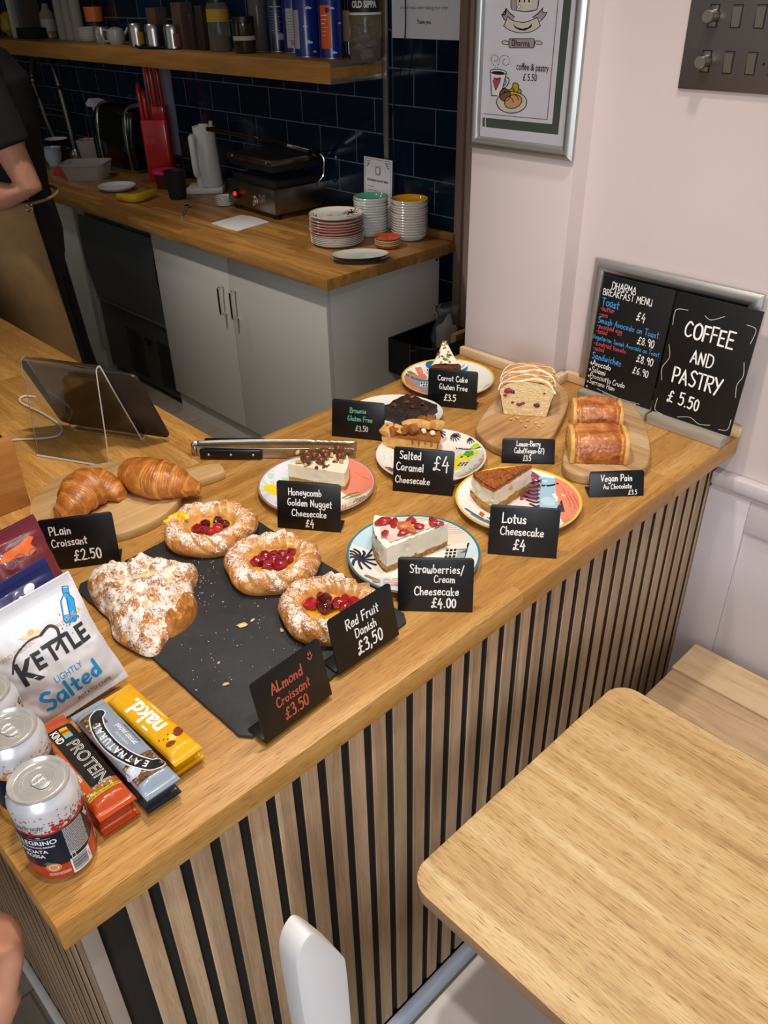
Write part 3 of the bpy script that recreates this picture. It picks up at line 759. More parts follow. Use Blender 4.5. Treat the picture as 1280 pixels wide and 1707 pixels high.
lotus_d += [('l', '#2a6a86', .06, [(-.85, -.25), (-.5, -.58), (-.2, -.72)]), ('l', '#3d89a6', .04, [(-.78, -.4), (-.5, -.66), (-.2, -.82)]), ('p', '#b5643a', [(-.62, -.22), (-.56, -.3), (-.6, -.42), (-.66, -.34)])] + grid(-.6, -.5, -.35, -.38, 5, 1, '#e4e0da', '#20242c', .05) + palm(-.08, .84, .16)
plate((760.3, 821), (969.8, 842), 'yellow rimmed plate with blue road and coral print under the crumb topped slice', '#e8c02c', lotus_d)
car_d = [('p', '#dd8468', [(-.95, .1), (-.8, .45), (-.6, .3), (-.3, -.5), (-.5, -.95), (-.9, -.5)]), ('p', '#e9efef', [(-.6, .55), (-.2, .6), (.0, .3), (-.5, .2)]), ('p', '#2f7fa0', [(-.9, .28), (-.5, .12), (.0, .16), (.0, .06), (-.5, .0), (-.92, .18)]), ('p', '#dd8468', [(-.7, .6), (-.55, .68), (-.42, .2), (-.55, .1)]), ('p', '#79a9c4', [(-.85, .1), (-.4, -.05), (-.1, -.5), (-.3, -.7), (-.6, -.4)]), ('p', '#bcd6e2', [(-.4, -.1), (-.1, -.1), (-.1, -.8), (-.3, -.7)]), ('p', '#5e9c3c', ell(-.78, .36, .1, .05)), ('p', '#dd8468', [(-.42, -.0), (-.3, -.02), (-.05, -.45), (-.2, -.4)]),
         ('p', '#2c6f95', ell(-.3, .78, .15, .14)), ('p', '#2f7fa0', [(.2, .5), (.5, .7), (.48, .58), (.25, .38)]), ('p', '#79b9cf', [(.25, .62), (.45, .8), (.4, .7)])] + grid(-.52, .42, -.34, .66, 3, 2, '#ece8e2', '#22252c', .02) + grid(-.62, -.25, -.45, -.02, 3, 2, '#ece8e2', '#22252c', .03) + [('l', '#3a3a3a', .02, [(.72, -.52), (.82, -.42), (.86, -.38)])]
plate((669.5, 628.5), (823.5, 630), 'yellow rimmed plate with a coral street print under the carrot cake at the back', '#e0bd2e', car_d)
pl = plate(None, None, 'plain white oval plate under the dark brownie', None, [], loc=tuple(at(662, 689, .012)), R=0.09, sx=1.03, sy=0.84, rz=PIC - 0.18)

# ---- cake slices
crumb_base = mat('biscuit_base', '#b98a4a', 0.85, var=0.35, vscale=260, bump=0.8, bscale=300, bdist=0.002)
cream = mat('cream_cheese_filling', '#f1e7cf', 0.5, var=0.05, vscale=60, bump=0.35, bscale=180, bdist=0.0015, sss=0.2)
cream_w = mat('white_cheesecake', '#f6efdf', 0.5, var=0.04, vscale=60, bump=0.4, bscale=160, bdist=0.0015, sss=0.2)
caramel = mat('caramel_filling', '#d8a95a', 0.4, var=0.2, vscale=90, coat=0.3)
toffee = mat('toffee_topping', '#9a5c26', 0.35, var=0.4, vscale=120, bump=0.5, bscale=150, coat=0.4)
crumbs_top = mat('spiced_crumb_topping', '#9c5520', 0.85, var=0.5, vscale=240, bump=1.0, bscale=260, bdist=0.003)
spread = mat('biscuit_spread', '#a9672c', 0.4, var=0.1, coat=0.3)
choc = mat('milk_chocolate', '#6a3a1c', 0.3, var=0.15, vscale=60, coat=0.35)
nougat = mat('honeycomb_pieces', '#d9a866', 0.6, var=0.2, vscale=120, bump=0.4)
brownie_m = mat('brownie_crumb', '#2e1a12', 0.6, var=0.35, vscale=110, bump=1.0, bscale=160, bdist=0.004, coat=0.15)
berry = mat('strawberry_pieces', '#a92b2c', 0.25, var=0.4, vscale=80, coat=0.5, sss=0.15)
berry_o = mat('rhubarb_pieces', '#c8743f', 0.3, var=0.2, vscale=80, coat=0.4)
pinkc = mat('strawberry_swirl', '#f3c9c2', 0.5, var=0.15, vscale=50)


def wedge(tip, end, half, layers, label, name, cat='cake', wob=0.0, seed=1.0):
    """layers: (part name, material, z0, z1, inset); tip and end in world xy"""
    tip = V((tip[0], tip[1])); end = V((end[0], end[1])); L = (end - tip).length; a = math.atan2((end - tip).y, (end - tip).x)
    o = thing(name, label, cat, (tip.x, tip.y, 0.0066), a)
    for nm, mt, z0, z1, ins in layers:
        nr, na, nz = 22, 26, 7
        b = bmesh.new(); cols = {}
        pts = [(0.002, 0)] + [(L * (1 - ins) * math.cos(t), L * (1 - ins) * math.sin(t)) for t in [half * (-1 + 2 * k / 14) for k in range(15)]]
        # dense outline so the sides can be roughened
        out = []
        for i in range(len(pts)):
            p, q = V(pts[i]), V(pts[(i + 1) % len(pts)]); n = max(1, int((q - p).length / 0.004))
            out += [p.lerp(q, k / n) for k in range(n)]
        vs = []; fs = []; n = len(out)
        for j in range(nz):
            z = z0 + (z1 - z0) * j / (nz - 1)
            for p in out:
                w = noise.noise(V((p.x * 110, p.y * 110, z * 160 + seed))) * 0.0019 * (1 + wob)
                d = (V((p.x - L * .6, p.y))).normalized(); vs.append((p.x + d.x * w, p.y + d.y * w, z))
        for j in range(nz - 1):
            for i in range(n): fs.append((j * n + i, j * n + (i + 1) % n, (j + 1) * n + (i + 1) % n, (j + 1) * n + i))
        m = MB(); m.add(vs, fs)
        top = (nz - 1) * n
        bb = bmesh.new(); bb.faces.new([bb.verts.new((p.x, p.y, 0)) for p in out])
        m._fl(bb, lambda x, y: (x, y, z1 + 0.0016 * wob * noise.noise(V((x * 150, y * 150, seed)))), 0, 0.006)
        m.add([(p.x, p.y, z0) for p in out], [tuple(range(n - 1, -1, -1))])
        m.build(nm, mt, o, sharp=50)
    return o, L, half


def scatter(o, name, mt, n, fn, seed, sub=1, amp=0.5):
    rs = random.Random(seed)
    for k in range(n):
        c, r, sc = fn(rs, k)
        MB().ball((0, 0, 0), r, sub, amp=amp, freq=2.2 / r, seed=rs.random() * 50, sc=sc).build(name, mt, o, loc=c, rot=(rs.uniform(-.5, .5), rs.uniform(-.5, .5), rs.uniform(0, 6)))


# strawberry slice
o, L, hf = wedge((0.722, 0.150), (0.622, 0.214), 0.40, [('biscuit_base', crumb_base, 0.0, 0.0095, 0.0), ('filling', cream_w, 0.0097, 0.043, 0.012)], 'strawberry and cream cheesecake slice on the teal rimmed plate', 'cheesecake_slice', wob=1.4)
MB().flat([(0.03, 0.008), (0.10, 0.033), (0.108, 0.0), (0.10, -0.035), (0.04, -0.012)], lambda x, y: (x, y, 0.0447 + 0.0012 * noise.noise(V((x * 90, y * 90, 4)))), 0, 0.008).build('swirl', pinkc, o)
for k, (x, y, r, mm) in enumerate([(.098, -.02, .0125, 0), (.085, -.012, .009, 0), (.07, .0, .012, 1), (.058, -.012, .009, 0), (.05, .004, .009, 0), (.078, .016, .008, 0), (.026, .0, .009, 0), (.018, .004, .0065, 0), (.104, .012, .007, 0), (.064, .014, .007, 1)]):
    MB().ball((0, 0, 0), r, 2, amp=0.6, freq=170, seed=k * 3.1, sc=(1.15, 0.8, 0.5)).build('strawberry_piece', [berry, berry_o][mm], o, loc=(x, y, 0.0475), rot=(0.2, 0.1, k * 1.3))
# honeycomb slice
o, L, hf = wedge((0.672, 0.488), (0.752, 0.412), 0.36, [('biscuit_base', crumb_base, 0.0, 0.0085, 0.0), ('filling', cream, 0.0087, 0.034, 0.012)], 'cheesecake slice heaped with chocolate balls and honeycomb', 'cheesecake_slice', seed=5)
def hc(rs, k):
    t = rs.uniform(0.12, 1.0); return ((L * t * 0.93, L * t * 0.36 * rs.uniform(-0.15, 1.0), 0.036 + 0.007 * rs.random() + 0.003), rs.uniform(.0055, .009), (1, 1, .92))
scatter(o, 'chocolate_ball', choc, 17, hc, 3, 2, 0.1)
scatter(o, 'honeycomb_piece', nougat, 12, lambda rs, k: ((L * rs.uniform(.1, .98), L * rs.uniform(-.1, .34), .0375), rs.uniform(.003, .0055), (1, 1, .8)), 8, 1, 0.9)
scatter(o, 'chocolate_crumb', choc, 12, lambda rs, k: ((lambda t: (L * t, -L * t * rs.uniform(-.05, .34), .0352))(rs.uniform(.3, .97)), rs.uniform(.0015, .0035), (1.2, 1, .7)), 11, 1, 0.6)
# salted caramel slice
o, L, hf = wedge((0.868, 0.452), (0.955, 0.382), 0.38, [('biscuit_base', crumb_base, 0.0, 0.008, 0.0), ('filling', caramel, 0.0082, 0.027, 0.012), ('caramel_top', toffee, 0.0272, 0.030, 0.0)], 'salted caramel cheesecake slice topped with fudge lumps', 'cheesecake_slice', seed=9)
rs = random.Random(2)
for k in range(11):
    t = 0.12 + 0.085 * k; s = rs.uniform(.0075, .0115)
    MB().box((-s, -s, -s * .8), (s, s, s * .8), 0.0025).build('fudge_lump', [nougat, toffee][k % 2], o, loc=(L * t, L * t * rs.uniform(-.1, .36), 0.037 + rs.uniform(0, .004)), rot=(rs.uniform(-.5, .5), rs.uniform(-.5, .5), rs.uniform(0, 3)))
scatter(o, 'cream_dab', cream_w, 6, lambda r_, k: ((L * (.2 + .13 * k), L * (.2 + .13 * k) * r_.uniform(-.2, .3), .035), .006, (1, .8, .8)), 4, 2, 0.5)
for k in range(5):
    MB().tube([(L * (.9 - .1 * k), -L * (.9 - .1 * k) * .385, .031), (L * (.9 - .1 * k) + .001, -L * (.9 - .1 * k) * .40, .024), (L * (.9 - .1 * k), -L * (.9 - .1 * k) * .40, .015 + .003 * (k % 3))], [.002, .002, .0012], 8).build('caramel_drip', toffee, o)
# lotus slice
o, L, hf = wedge((0.948, 0.162), (0.842, 0.190), 0.29, [('biscuit_base', crumb_base, 0.0, 0.014, 0.0), ('filling', cream, 0.0142, 0.042, 0.02), ('biscuit_spread', spread, 0.0422, 0.046, 0.012), ('crumb_topping', crumbs_top, 0.0462, 0.049, 0.02)], 'cheesecake slice with brown biscuit crumb top on the yellow rimmed plate', 'cheesecake_slice', wob=1.2, seed=14)
scatter(o, 'topping_crumb', crumbs_top, 34, lambda rs, k: ((lambda t: (L * t, L * t * rs.uniform(-.27, .27), .0496))(rs.uniform(.12, .96)), rs.uniform(.0012, .003), (1.2, 1, .8)), 21, 1, 0.9)
MB().ball((0, 0, 0), .005, 1, amp=.8, freq=300, sc=(1, .5, 1)).build('biscuit_chunk', nougat, o, loc=(L * .55, L * .55 * .298, .03))
# brownie
o = thing('brownie', 'dark fudgy brownie square on the white oval plate', 'cake', (at(683, 693, .01).x, at(683, 693, .01).y, 0.0066), 0.12)
b = bmesh.new(); bmesh.ops.create_cube(b, size=1); bmesh.ops.subdivide_edges(b, edges=b.edges[:], cuts=13, use_grid_fill=True)
for v in b.verts:
    p = V((v.co.x * .078, v.co.y * .078, (v.co.z + .5) * .031)); e = max(abs(v.co.x), abs(v.co.y)) * 2
    p.z -= .004 * max(0, e - .75) / .25 * (1 if v.co.z > .3 else 0)
    p += V((v.co.x, v.co.y, 0)) * 0.006 * noise.noise(p * 75) ; p.z += (.004 * noise.noise(p * 55 + V((3, 1, 2)))) if v.co.z > -.45 else 0
    v.co = p
MB().bm(b).build('body', brownie_m, o, sharp=60)
for k in range(5):
    MB().ball((0, 0, 0), .006, 1, amp=.8, freq=200, seed=k * 2.0, sc=(1.2, .9, .4)).build('chocolate_chunk', choc, o, loc=(-.025 + .013 * k, (.02, -.015, .008, -.022, .015)[k], .0325))
# carrot cake
o = thing('carrot_cake_slice', 'small carrot cake slice with white frosting and chopped pistachio', 'cake', (1.226, 0.612, 0.0066), PIC)
sponge = mat('carrot_sponge', '#6e3a20', 0.85, var=0.4, vscale=160, bump=0.8, bscale=220, bdist=0.002)
frost = mat('white_frosting', '#f3ecd8', 0.5, var=0.05, bump=0.5, bscale=120, bdist=0.002, sss=0.15)
MB().prism([(-.034, -.004), (.034, -.004), (.005, .062), (-.005, .062)], 0.0, 0.015, .001).build('sponge', sponge, o)
m = MB()
def fr(u, v):
    y = -.003 + .063 * v; w = .034 * (1 - v * .80); x = (2 * u - 1) * w
    e = 1 - abs(2 * u - 1) ** 6.0
    z = .0152 + (.008 + .024 * min(1, v * 1.15)) * e * (0.35 + 0.65 * min(1, v * 4 + .25)) + .002 * noise.noise(V((x * 120, y * 120, 2)))
    return (x, y, max(.0152, z))
m.surf(fr, 25, 25); m.build('frosting', frost, o, sharp=60)
pist = [mat('pistachio', '#8f8a34', 0.6, var=0.4, vscale=200), mat('walnut_crumb', '#7c4a22', 0.6, var=0.3, vscale=200)]
rs = random.Random(6)
for k in range(26):
    u, v = rs.uniform(.15, .85), rs.uniform(.04, .97); p = fr(u, v)
    MB().ball((0, 0, 0), rs.uniform(.0018, .0034), 1, amp=.8, freq=500, seed=k).build('nut_piece', pist[k % 3 == 0], o, loc=(p[0], p[1], p[2] + .0006), rot=(k, k * 2, k))

# ---- lemon-berry loaf on its olive-wood board
olive = wood('olive_wood', '#7a5230', '#b98d5c', '#dcbf94', 'X', pore=0.0, rough=0.5, gscale=1.1, boost=(0.3, 0.72))
def board_px(name, label, pts, z, mt, extra=None, bev=0.004):
    w = [at(px, py, z) for px, py in pts]; c = sum(w, V((0, 0, 0))) / len(w)
    q = smooth([(p.x - c.x, p.y - c.y) for p in w], 6, True)
    ar = sum(q[i].x * q[(i + 1) % len(q)].y - q[(i + 1) % len(q)].x * q[i].y for i in range(len(q)))
    if ar < 0: q = q[::-1]
    o = MB().prism([(p.x, p.y) for p in q], 0.0003, z, bev, seg=3).build(name, mt, loc=(c.x, c.y, 0))
    return tag(o, label, 'board')
board_px('serving_board', 'oval olive wood board under the iced loaf cake', [(793, 715), (803, 693), (822, 668), (845, 645), (880, 632), (925, 636), (948, 656), (944, 682), (928, 715), (912, 735), (880, 748), (850, 752), (815, 738)], 0.018, olive)
board_px('serving_board', 'rounded pale olive wood board under the chocolate pastries', [(938, 772), (943, 742), (953, 708), (970, 680), (1000, 662), (1045, 668), (1074, 700), (1084, 745), (1078, 775), (1050, 787), (1000, 793), (955, 788)], 0.020, wood('olive_wood_pale', '#8c6844', '#b8946a', '#d6bb94', 'Y', pore=0.0, rough=0.5, gscale=1.3, boost=(0.3, 0.72)))
F0, F1 = V((1.120, 0.372)), V((1.178, 0.290))
ex = (F1 - F0).normalized()
lo = thing('lemon_berry_loaf', 'half loaf cake studded with berries and drizzled with white icing on an olive board', 'cake', ((F0.x + F1.x) / 2, (F0.y + F1.y) / 2, 0.0182), math.atan2(ex.y, ex.x))
def lprof(t):
    """cross section of the tin loaf, half width and height"""
    return [(-.043, 0), (-.047, .02), (-.051, .040), (-.0535, .046), (-.052, .056), (-.040, .066), (-.02, .0715), (0, .073), (.02, .0715), (.040, .066), (.052, .056), (.0535, .046), (.051, .040), (.047, .02), (.043, 0)]
lp = [(q.x, q.y) for q in smooth(lprof(0), 4)]
D_ = 0.098
m = MB()
def lf(u, v):
    i = min(len(lp) - 1, int(round(v * (len(lp) - 1)))); x, z = lp[i]; y = u * D_
    w = noise.noise(V((x * 60, y * 60, z * 60))) * .0022
    return (x * (1 + w * 10 * .5), y, z + (w if z > .04 else 0))
m.surf(lf, 24, len(lp))
m.add([lf(1, i / (len(lp) - 1)) for i in range(len(lp))], [tuple(range(len(lp)))])
m.add([(x, y, 0) for x, y in ((-.043, 0), (.043, 0), (.043, D_), (-.043, D_))], [(0, 1, 2, 3)])
loaf_crust = crust('loaf_crust', '#d9a55c', '#bd7c36', '#8a4d1c', coat=0.1, nscale=70)
m.build('crust', loaf_crust, lo)
m = MB()
bb = bmesh.new(); bb.faces.new([bb.verts.new((x * .975, z * .985 + .0005, 0)) for x, z in lp])
m._fl(bb, lambda x, z: (x, -.0004 + .0012 * noise.noise(V((x * 160, z * 160, 7))), z), 0, 0.007)
m.build('crumb', mat('loaf_crumb', '#ecd09a', 0.85, var=0.12, vscale=140, bump=1.0, bscale=260, bdist=0.003), lo, sharp=70)
bm_ = [mat('baked_blueberry', '#5a2f58', 0.5, var=0.4, vscale=150), mat('baked_raspberry', '#8e2a44', 0.5, var=0.4, vscale=150)]
for k, (x, z, r) in enumerate([(-.036, .052, .0075), (-.028, .050, .005), (-.013, .024, .005), (-.026, .028, .003), (-.006, .027, .0042), (.021, .025, .0058), (-.041, .042, .0035), (.034, .050, .002)]):
    MB().ball((0, 0, 0), r, 2, amp=.5, freq=180, seed=k, sc=(1.1, .22, .8)).build('baked_berry', bm_[(k + 1) % 2], lo, loc=(x, -.0012, z))
ic = mat('white_icing', '#f4eade', 0.25, coat=0.4, sss=0.1)
rs = random.Random(12)
for k in range(6):
    y0 = .007 + .0155 * k; pts = []
    for i in range(17):
        v = .22 + .56 * i / 16; p = lf((y0 + .008 * math.sin(i * .75 + k * 2.1)) / D_, v); pts.append((p[0], p[1], p[2] + .0012))
    MB().tube(pts, [.0019 * (0.6 + .7 * rs.random()) for _ in pts], 8, flat=.6).build('icing_stripe', ic, lo)
oats = mat('toasted_oat', '#d9b27a', 0.7, var=0.25, vscale=150)
for k in range(16):
    p = lf(rs.uniform(.05, .95), rs.uniform(.25, .75)); MB().ball((0, 0, 0), .0038, 1, sc=(1.2, .8, .4)).build('oat_flake', oats, lo, loc=(p[0], p[1], p[2] + .002), rot=(rs.uniform(-.4, .4), rs.uniform(-.4, .4), k))
for k, (px, py) in enumerate([(868, 703), (880, 702), (893, 706), (898, 711), (851, 700), (862, 698), (876, 712), (904, 705)]):
    p = at(px, py, 0.0185)
    tag(MB().ball((0, 0, .0018), .0035, 1, amp=.7, freq=400, seed=k * 2.2, sc=(1.2, .9, .6)).build('cake_crumb', oats, loc=(p.x, p.y, .0183)), 'small pale crumb on the olive board before the cut loaf', 'crumb', 'crumbs before the cut loaf')


# ---- viennoiserie
cro = crust('croissant_crust', '#dfa255', '#bd7129', '#86421a', coat=0.3, nscale=60, rough=0.38)
pain_c = crust('pain_crust', '#d6924a', '#ad5f22', '#71330f', coat=0.45, nscale=75, rough=0.3, streak=(.7, 1.6, 1.6))
lam = crust('pastry_layers', '#e6b96c', '#c98a3c', '#94541e', coat=0.15, nscale=60)


def croissant(name, spine, rad, label, z0, seed, ridges=9, flat=0.84, lean=0.5):
    sp = smooth([(p.x, p.y) for p in spine], 10); n = len(sp)
    rr = [q.x for q in smooth([(r, 0) for r in rad], 10)]
    c = sum(sp, V((0, 0))) / n
    o = thing(name, label, 'croissant', (c.x, c.y, z0))
    arc = [0]
    for i in range(1, n): arc.append(arc[-1] + (sp[i] - sp[i - 1]).length)
    nu, nv = 330, 48; vs = []; ridge = []
    for i in range(nu):
        t = i / (nu - 1); k = min(n - 2, int(t * (n - 1))); f = t * (n - 1) - k
        p = sp[k].lerp(sp[k + 1], f); d = (sp[min(n - 1, k + 2)] - sp[max(0, k - 1)]).normalized(); r = rr[k] * (1 - f) + rr[k + 1] * f
        w = V((-d.y, d.x))
        for j in range(nv):
            a = 2 * PI * j / nv
            ph = (t - 0.5) * ridges + lean * abs(math.sin(a)) * (0.5 - t) * 2.2 + 0.12 * noise.noise(V((t * 6, math.cos(a) * 2, seed)))
            if t > 0.5: ph = -ph
            s = ph - math.floor(ph)                       # rolled layer: steep step then slow fall towards the tips
            step = (1 - s) ** 0.7 if s > 0.10 else s / 0.10
            s2 = (ph * 5 + .3 * noise.noise(V((t * 30, a, seed)))) % 1.0
            bump = 0.085 * step + 0.022 * (1 - s2) + 0.010 * math.sin(a * 9 + t * 20)
            q = r * (0.90 + bump) + .0022 * noise.noise(V((p.x * 50 + math.cos(a), p.y * 50 + math.sin(a), seed + t * 9)))
            x, z = math.cos(a) * q, math.sin(a) * q * flat
            z = z + r * flat * 0.80
            if z < 0.0004: z = 0.0004
            vs.append((p.x - c.x + w.x * x, p.y - c.y + w.y * x, z)); ridge.append(0.22 + 0.50 * step * (0.5 + 0.5 * math.sin(a)) - 0.45 * (s < 0.12) - .28 * (s2 > .8))
    fs = [(i * nv + j, i * nv + (j + 1) % nv, (i + 1) * nv + (j + 1) % nv, (i + 1) * nv + j) for i in range(nu - 1) for j in range(nv)]
    fs.append(tuple(range(nv))); fs.append(tuple((nu - 1) * nv + j for j in range(nv)))
    m = MB(); m.add(vs, fs); attr(m.build('pastry', cro, o, sharp=75), 'ridge', ridge)
    return o


bd = board_c = V((0.413, 0.657))
hd = V((0.607 - 0.413, 0.601 - 0.657)).normalized(); hn = V((-hd.y, hd.x))
out = [bd + V((math.cos(t), math.sin(t))) * 0.126 for t in [math.atan2(hd.y, hd.x) + 0.24 + (2 * PI - 0.48) * k / 40 for k in range(41)]]
out += [bd + hd * 0.195 - hn * 0.021, bd + hd * 0.205 - hn * 0.017, bd + hd * 0.207, bd + hd * 0.205 + hn * 0.017, bd + hd * 0.195 + hn * 0.021]
tag(MB().prism([(p.x - bd.x, p.y - bd.y) for p in out], 0.0003, 0.016, 0.002).build('serving_board', wood('round_board_wood', '#9a7448', '#c29c6a', '#dcbc8c', 'X', pore=0.2, rough=0.55, gscale=1.2), loc=(bd.x, bd.y, 0)), 'round wooden paddle board with a short handle under the two plain croissants', 'board')
croissant('croissant', [at(97, 858, .03), at(118, 838, .04), at(142, 815, .045), at(170, 808, .04), at(203, 822, .03)], [.017, .031, .041, .034, .013], 'plain golden croissant at the left of the paddle board, tip towards the card', 0.0163, 3.0, 8)
croissant('croissant', [at(200, 793, .03), at(220, 790, .035), at(255, 796, .045), at(295, 806, .035), at(334, 818, .02)], [.020, .032, .041, .033, .011], 'plain golden croissant at the right of the paddle board, tip towards the handle', 0.0163, 8.0, 9)


def pain(loc, rz, label, w=.085, d=.075, h=.05, seed=0.0):
    o = thing('pain_au_chocolat', label, 'pastry', (loc[0], loc[1], loc[2]), rz)
    m = MB(); nu, nv = 100, 110; ridge = []
    def f(u, v):
        x = (u - .5) * 2; a = PI * v; e = abs(x)
        sq = lambda c: math.copysign(abs(c) ** 0.55, c)
        k = 1 - 0.10 * e ** 4 - 0.22 * max(0, e - .86) / .14
        y = sq(math.cos(a)) * d / 2 * k; z = abs(math.sin(a)) ** .6 * h * k
        # two rolled humps with a soft valley between them
        z *= 1 - 0.10 * math.exp(-(y / .012) ** 2) - .05 * math.exp(-((e - .72) / .035) ** 2)
        w_ = .0014 * noise.noise(V((x * 3, y * 60, z * 60 + seed))) + .0012 * noise.noise(V((x * 9, y * 150, z * 150 + seed)))
        return (x * w / 2 + w_, y + w_, max(0.0003, z + w_))
    m.surf(f, nu, nv)
    ob = m.build('crust', pain_c, o, sharp=70)
    attr(ob, 'ridge', [0.30 + .32 * noise.noise(v.co * 38) + .25 * noise.noise(v.co * 110) - .35 * (abs(abs(v.co.x) / w - .36) < .018) for v in ob.data.vertices])
    for s in (-1, 1):                                             # open rolled ends, a spiral of pale layers
        for k in range(4):
            q = MB(); kk = .92 - .2 * k
            pts = [(s * (w / 2 * (.905 + .018 * k)), math.copysign(abs(math.cos(t)) ** .6, math.cos(t)) * d / 2 * kk, .001 + abs(math.sin(t)) ** .65 * h * kk * .93 + .003 * k) for t in [PI * i / 18 for i in range(19)]]
            q.tube(pts, .0048, 8); attr(q.build('layer', lam, o), 'ridge', [.12 * k] * len(q.v))
        MB().ball((s * w / 2 * .9, 0, h * .42), h * .36, 2, sc=(.35, 1.5, .9)).build('crumb_end', lam, o)
    return o
pz = .0203
pd = V((0.85, 0.53)).normalized(); ph_ = math.atan2(-.79, .61)
pain((1.112, .142, pz), ph_ + .05, 'glossy brown pain au chocolat lying nearest the card', .104, .085, .05, 1.0)
pain((1.188, .196, pz), ph_ + .02, 'glossy brown pain au chocolat behind the first, nearer the menu boards', .092, .08, .062, 5.0)

# slate tray and the pastries on it
slate = mat('slate', '#2b2c2e', 0.62, var=0.22, vscale=30, bump=0.35, bscale=120, bdist=0.0015)
sc_ = [(.262, .056), (.557, .072), (.557, .492), (.258, .476)]
pts = []
for i in range(4):
    p, q = V(sc_[i]), V(sc_[(i + 1) % 4])
    for k in range(1, 30):
        w = p.lerp(q, k / 30); nn = V((-(q - p).y, (q - p).x)).normalized(); pts.append((w.x + nn.x * .0012 * noise.noise(V((w.x * 90, w.y * 90, 1))), w.y + nn.y * .0012 * noise.noise(V((w.x * 90, w.y * 90, 1)))))
cx_, cy_ = .41, .275
tag(MB().prism([(x - cx_, y - cy_) for x, y in pts], .0003, .006, .0012).build('slate_tray', slate, loc=(cx_, cy_, 0)), 'rectangular black slate serving tray with scattered crumbs', 'slate tray')

dan = crust('danish_crust', '#e6b264', '#c07a2e', '#844010', sugar=0.22, sbig=2.2, sbs=45, coat=0.35, nscale=50)
custard = mat('set_custard', '#e0a032', 0.25, var=0.2, vscale=60, coat=0.5, sss=0.2)
redc = mat('red_berry_compote', '#8e1420', 0.18, var=0.45, vscale=120, coat=0.7, bump=0.4, bscale=220, sss=0.15)
reds = [redc, mat('glazed_red_berry', '#b01f28', 0.15, var=0.35, vscale=150, coat=0.8, sss=0.15), mat('dark_cherry', '#560a14', 0.12, var=0.3, vscale=120, coat=0.8)]


def danish(pc, Rx, Ry, rz, label, seed, fill, yel=0):
    p = at(*pc, .018)
    o = thing('fruit_danish', label, 'pastry', (p.x, p.y, .0063), rz)
    nu, nv = 300, 56; vs = []; ridge = []; nos = []
    prof = smooth([(.93, .0), (1.0, .008), (1.01, .017), (.93, .029), (.78, .0345), (.62, .030), (.50, .021), (.40, .0135), (.2, .0125)], 6)
    for i in range(nu):
        a = 2 * PI * i / nu
        wob = 1 + .07 * noise.noise(V((math.cos(a) * 1.3, math.sin(a) * 1.3, seed))) + .03 * math.sin(a * 5 + seed)
        lump = .5 + .5 * math.sin(a * 6 + seed)
        for j in range(nv):
            t = j / (nv - 1) * (len(prof) - 1); k = min(len(prof) - 2, int(t)); q = prof[k].lerp(prof[k + 1], t - k)
            v = j / (nv - 1)
            env = max(0, math.sin(PI * min(1, max(0, (v - .05) / .72))))
            ph = a * 17 / (2 * PI) + v * 3.2 + .35 * noise.noise(V((math.cos(a) * 2, math.sin(a) * 2, seed + v)))
            s = ph - math.floor(ph); st = (1 - s) if s > .16 else s / .16
            r = q.x * wob; z = q.y * (1 + .20 * (lump - .5) * env) + (.0062 * (st - .5)) * env
            r += .03 * (st - .5) * env * (1 if v < .45 else .5)
            z += .001 * noise.noise(V((a * 9, v * 20, seed)))
            vs.append((r * Rx * math.cos(a), r * Ry * math.sin(a), max(.0003, z))); ridge.append(.18 + .45 * st * env - .2 * (v > .62) - .3 * (s < .2) * env); nos.append(min(1, max(0, (v - .63) * 5)))
    fs = [(i * nv + j, i * nv + j + 1, ((i + 1) % nu) * nv + j + 1, ((i + 1) % nu) * nv + j) for i in range(nu) for j in range(nv - 1)]
    fs.append(tuple(i * nv for i in range(nu - 1, -1, -1))); fs.append(tuple(i * nv + nv - 1 for i in range(nu)))
    m = MB(); m.add(vs, fs); ob = m.build('pastry', dan, o, sharp=75); attr(ob, 'ridge', ridge); attr(ob, 'nosugar', nos)
    q = MB(); q.surf(lambda u, v: (Rx * .48 * v * math.cos(2 * PI * u), Ry * .48 * v * math.sin(2 * PI * u), .0152 + .003 * noise.noise(V((math.cos(6.28 * u) * v * 3, math.sin(6.28 * u) * v * 3, seed))) + .002 * v), 40, 10, cu=True)
    q.build('custard', custard, o)
    rs = random.Random(seed)
    for k, (x, y, r, mi) in enumerate(fill):
        MB().ball((0, 0, 0), r, 2, amp=.35, freq=260, seed=seed + k, sc=(1, 1, .85)).build('berry', reds[mi], o, loc=(x, y, .0185 + r * .25), rot=(0, 0, rs.uniform(0, 6)))
    for k in range(yel):
        MB().ball((0, 0, 0), .009, 2, amp=.5, freq=160, seed=k * 3.0, sc=(1.3, .6, .6)).build('custard_edge', mat('yellow_custard', '#ecc21e', 0.3, coat=0.4, sss=0.2), o, loc=(-Rx * (.84 - .10 * k), Ry * (.22 + .12 * (k % 2)), .031 + .002 * (k % 2)), rot=(0, 0, k * .7))
    return o
rz0 = PIC
danish((352, 884), .073, .064, rz0 + .25, 'fruit danish farthest back on the slate with yellow custard showing at its left', 2.0, [(-.008, .006, .0095, 2), (.014, .010, .009, 2), (-.02, -.006, .010, 0), (-.009, -.012, .009, 0), (.010, -.010, .0095, 1), (.0, -.016, .008, 1), (.022, .0, .008, 2)], yel=4)
danish((456, 941), .072, .065, rz0 + .0, 'middle fruit danish on the slate, spread with raspberry compote', 6.0, [(-.024, -.004, .010, 0), (-.012, .004, .012, 0), (.002, -.002, .013, 0), (.014, .010, .011, 0), (.026, .018, .009, 0), (.012, -.014, .011, 0), (-.006, -.014, .010, 0), (.022, .0, .009, 0), (.0, .012, .009, 0)])
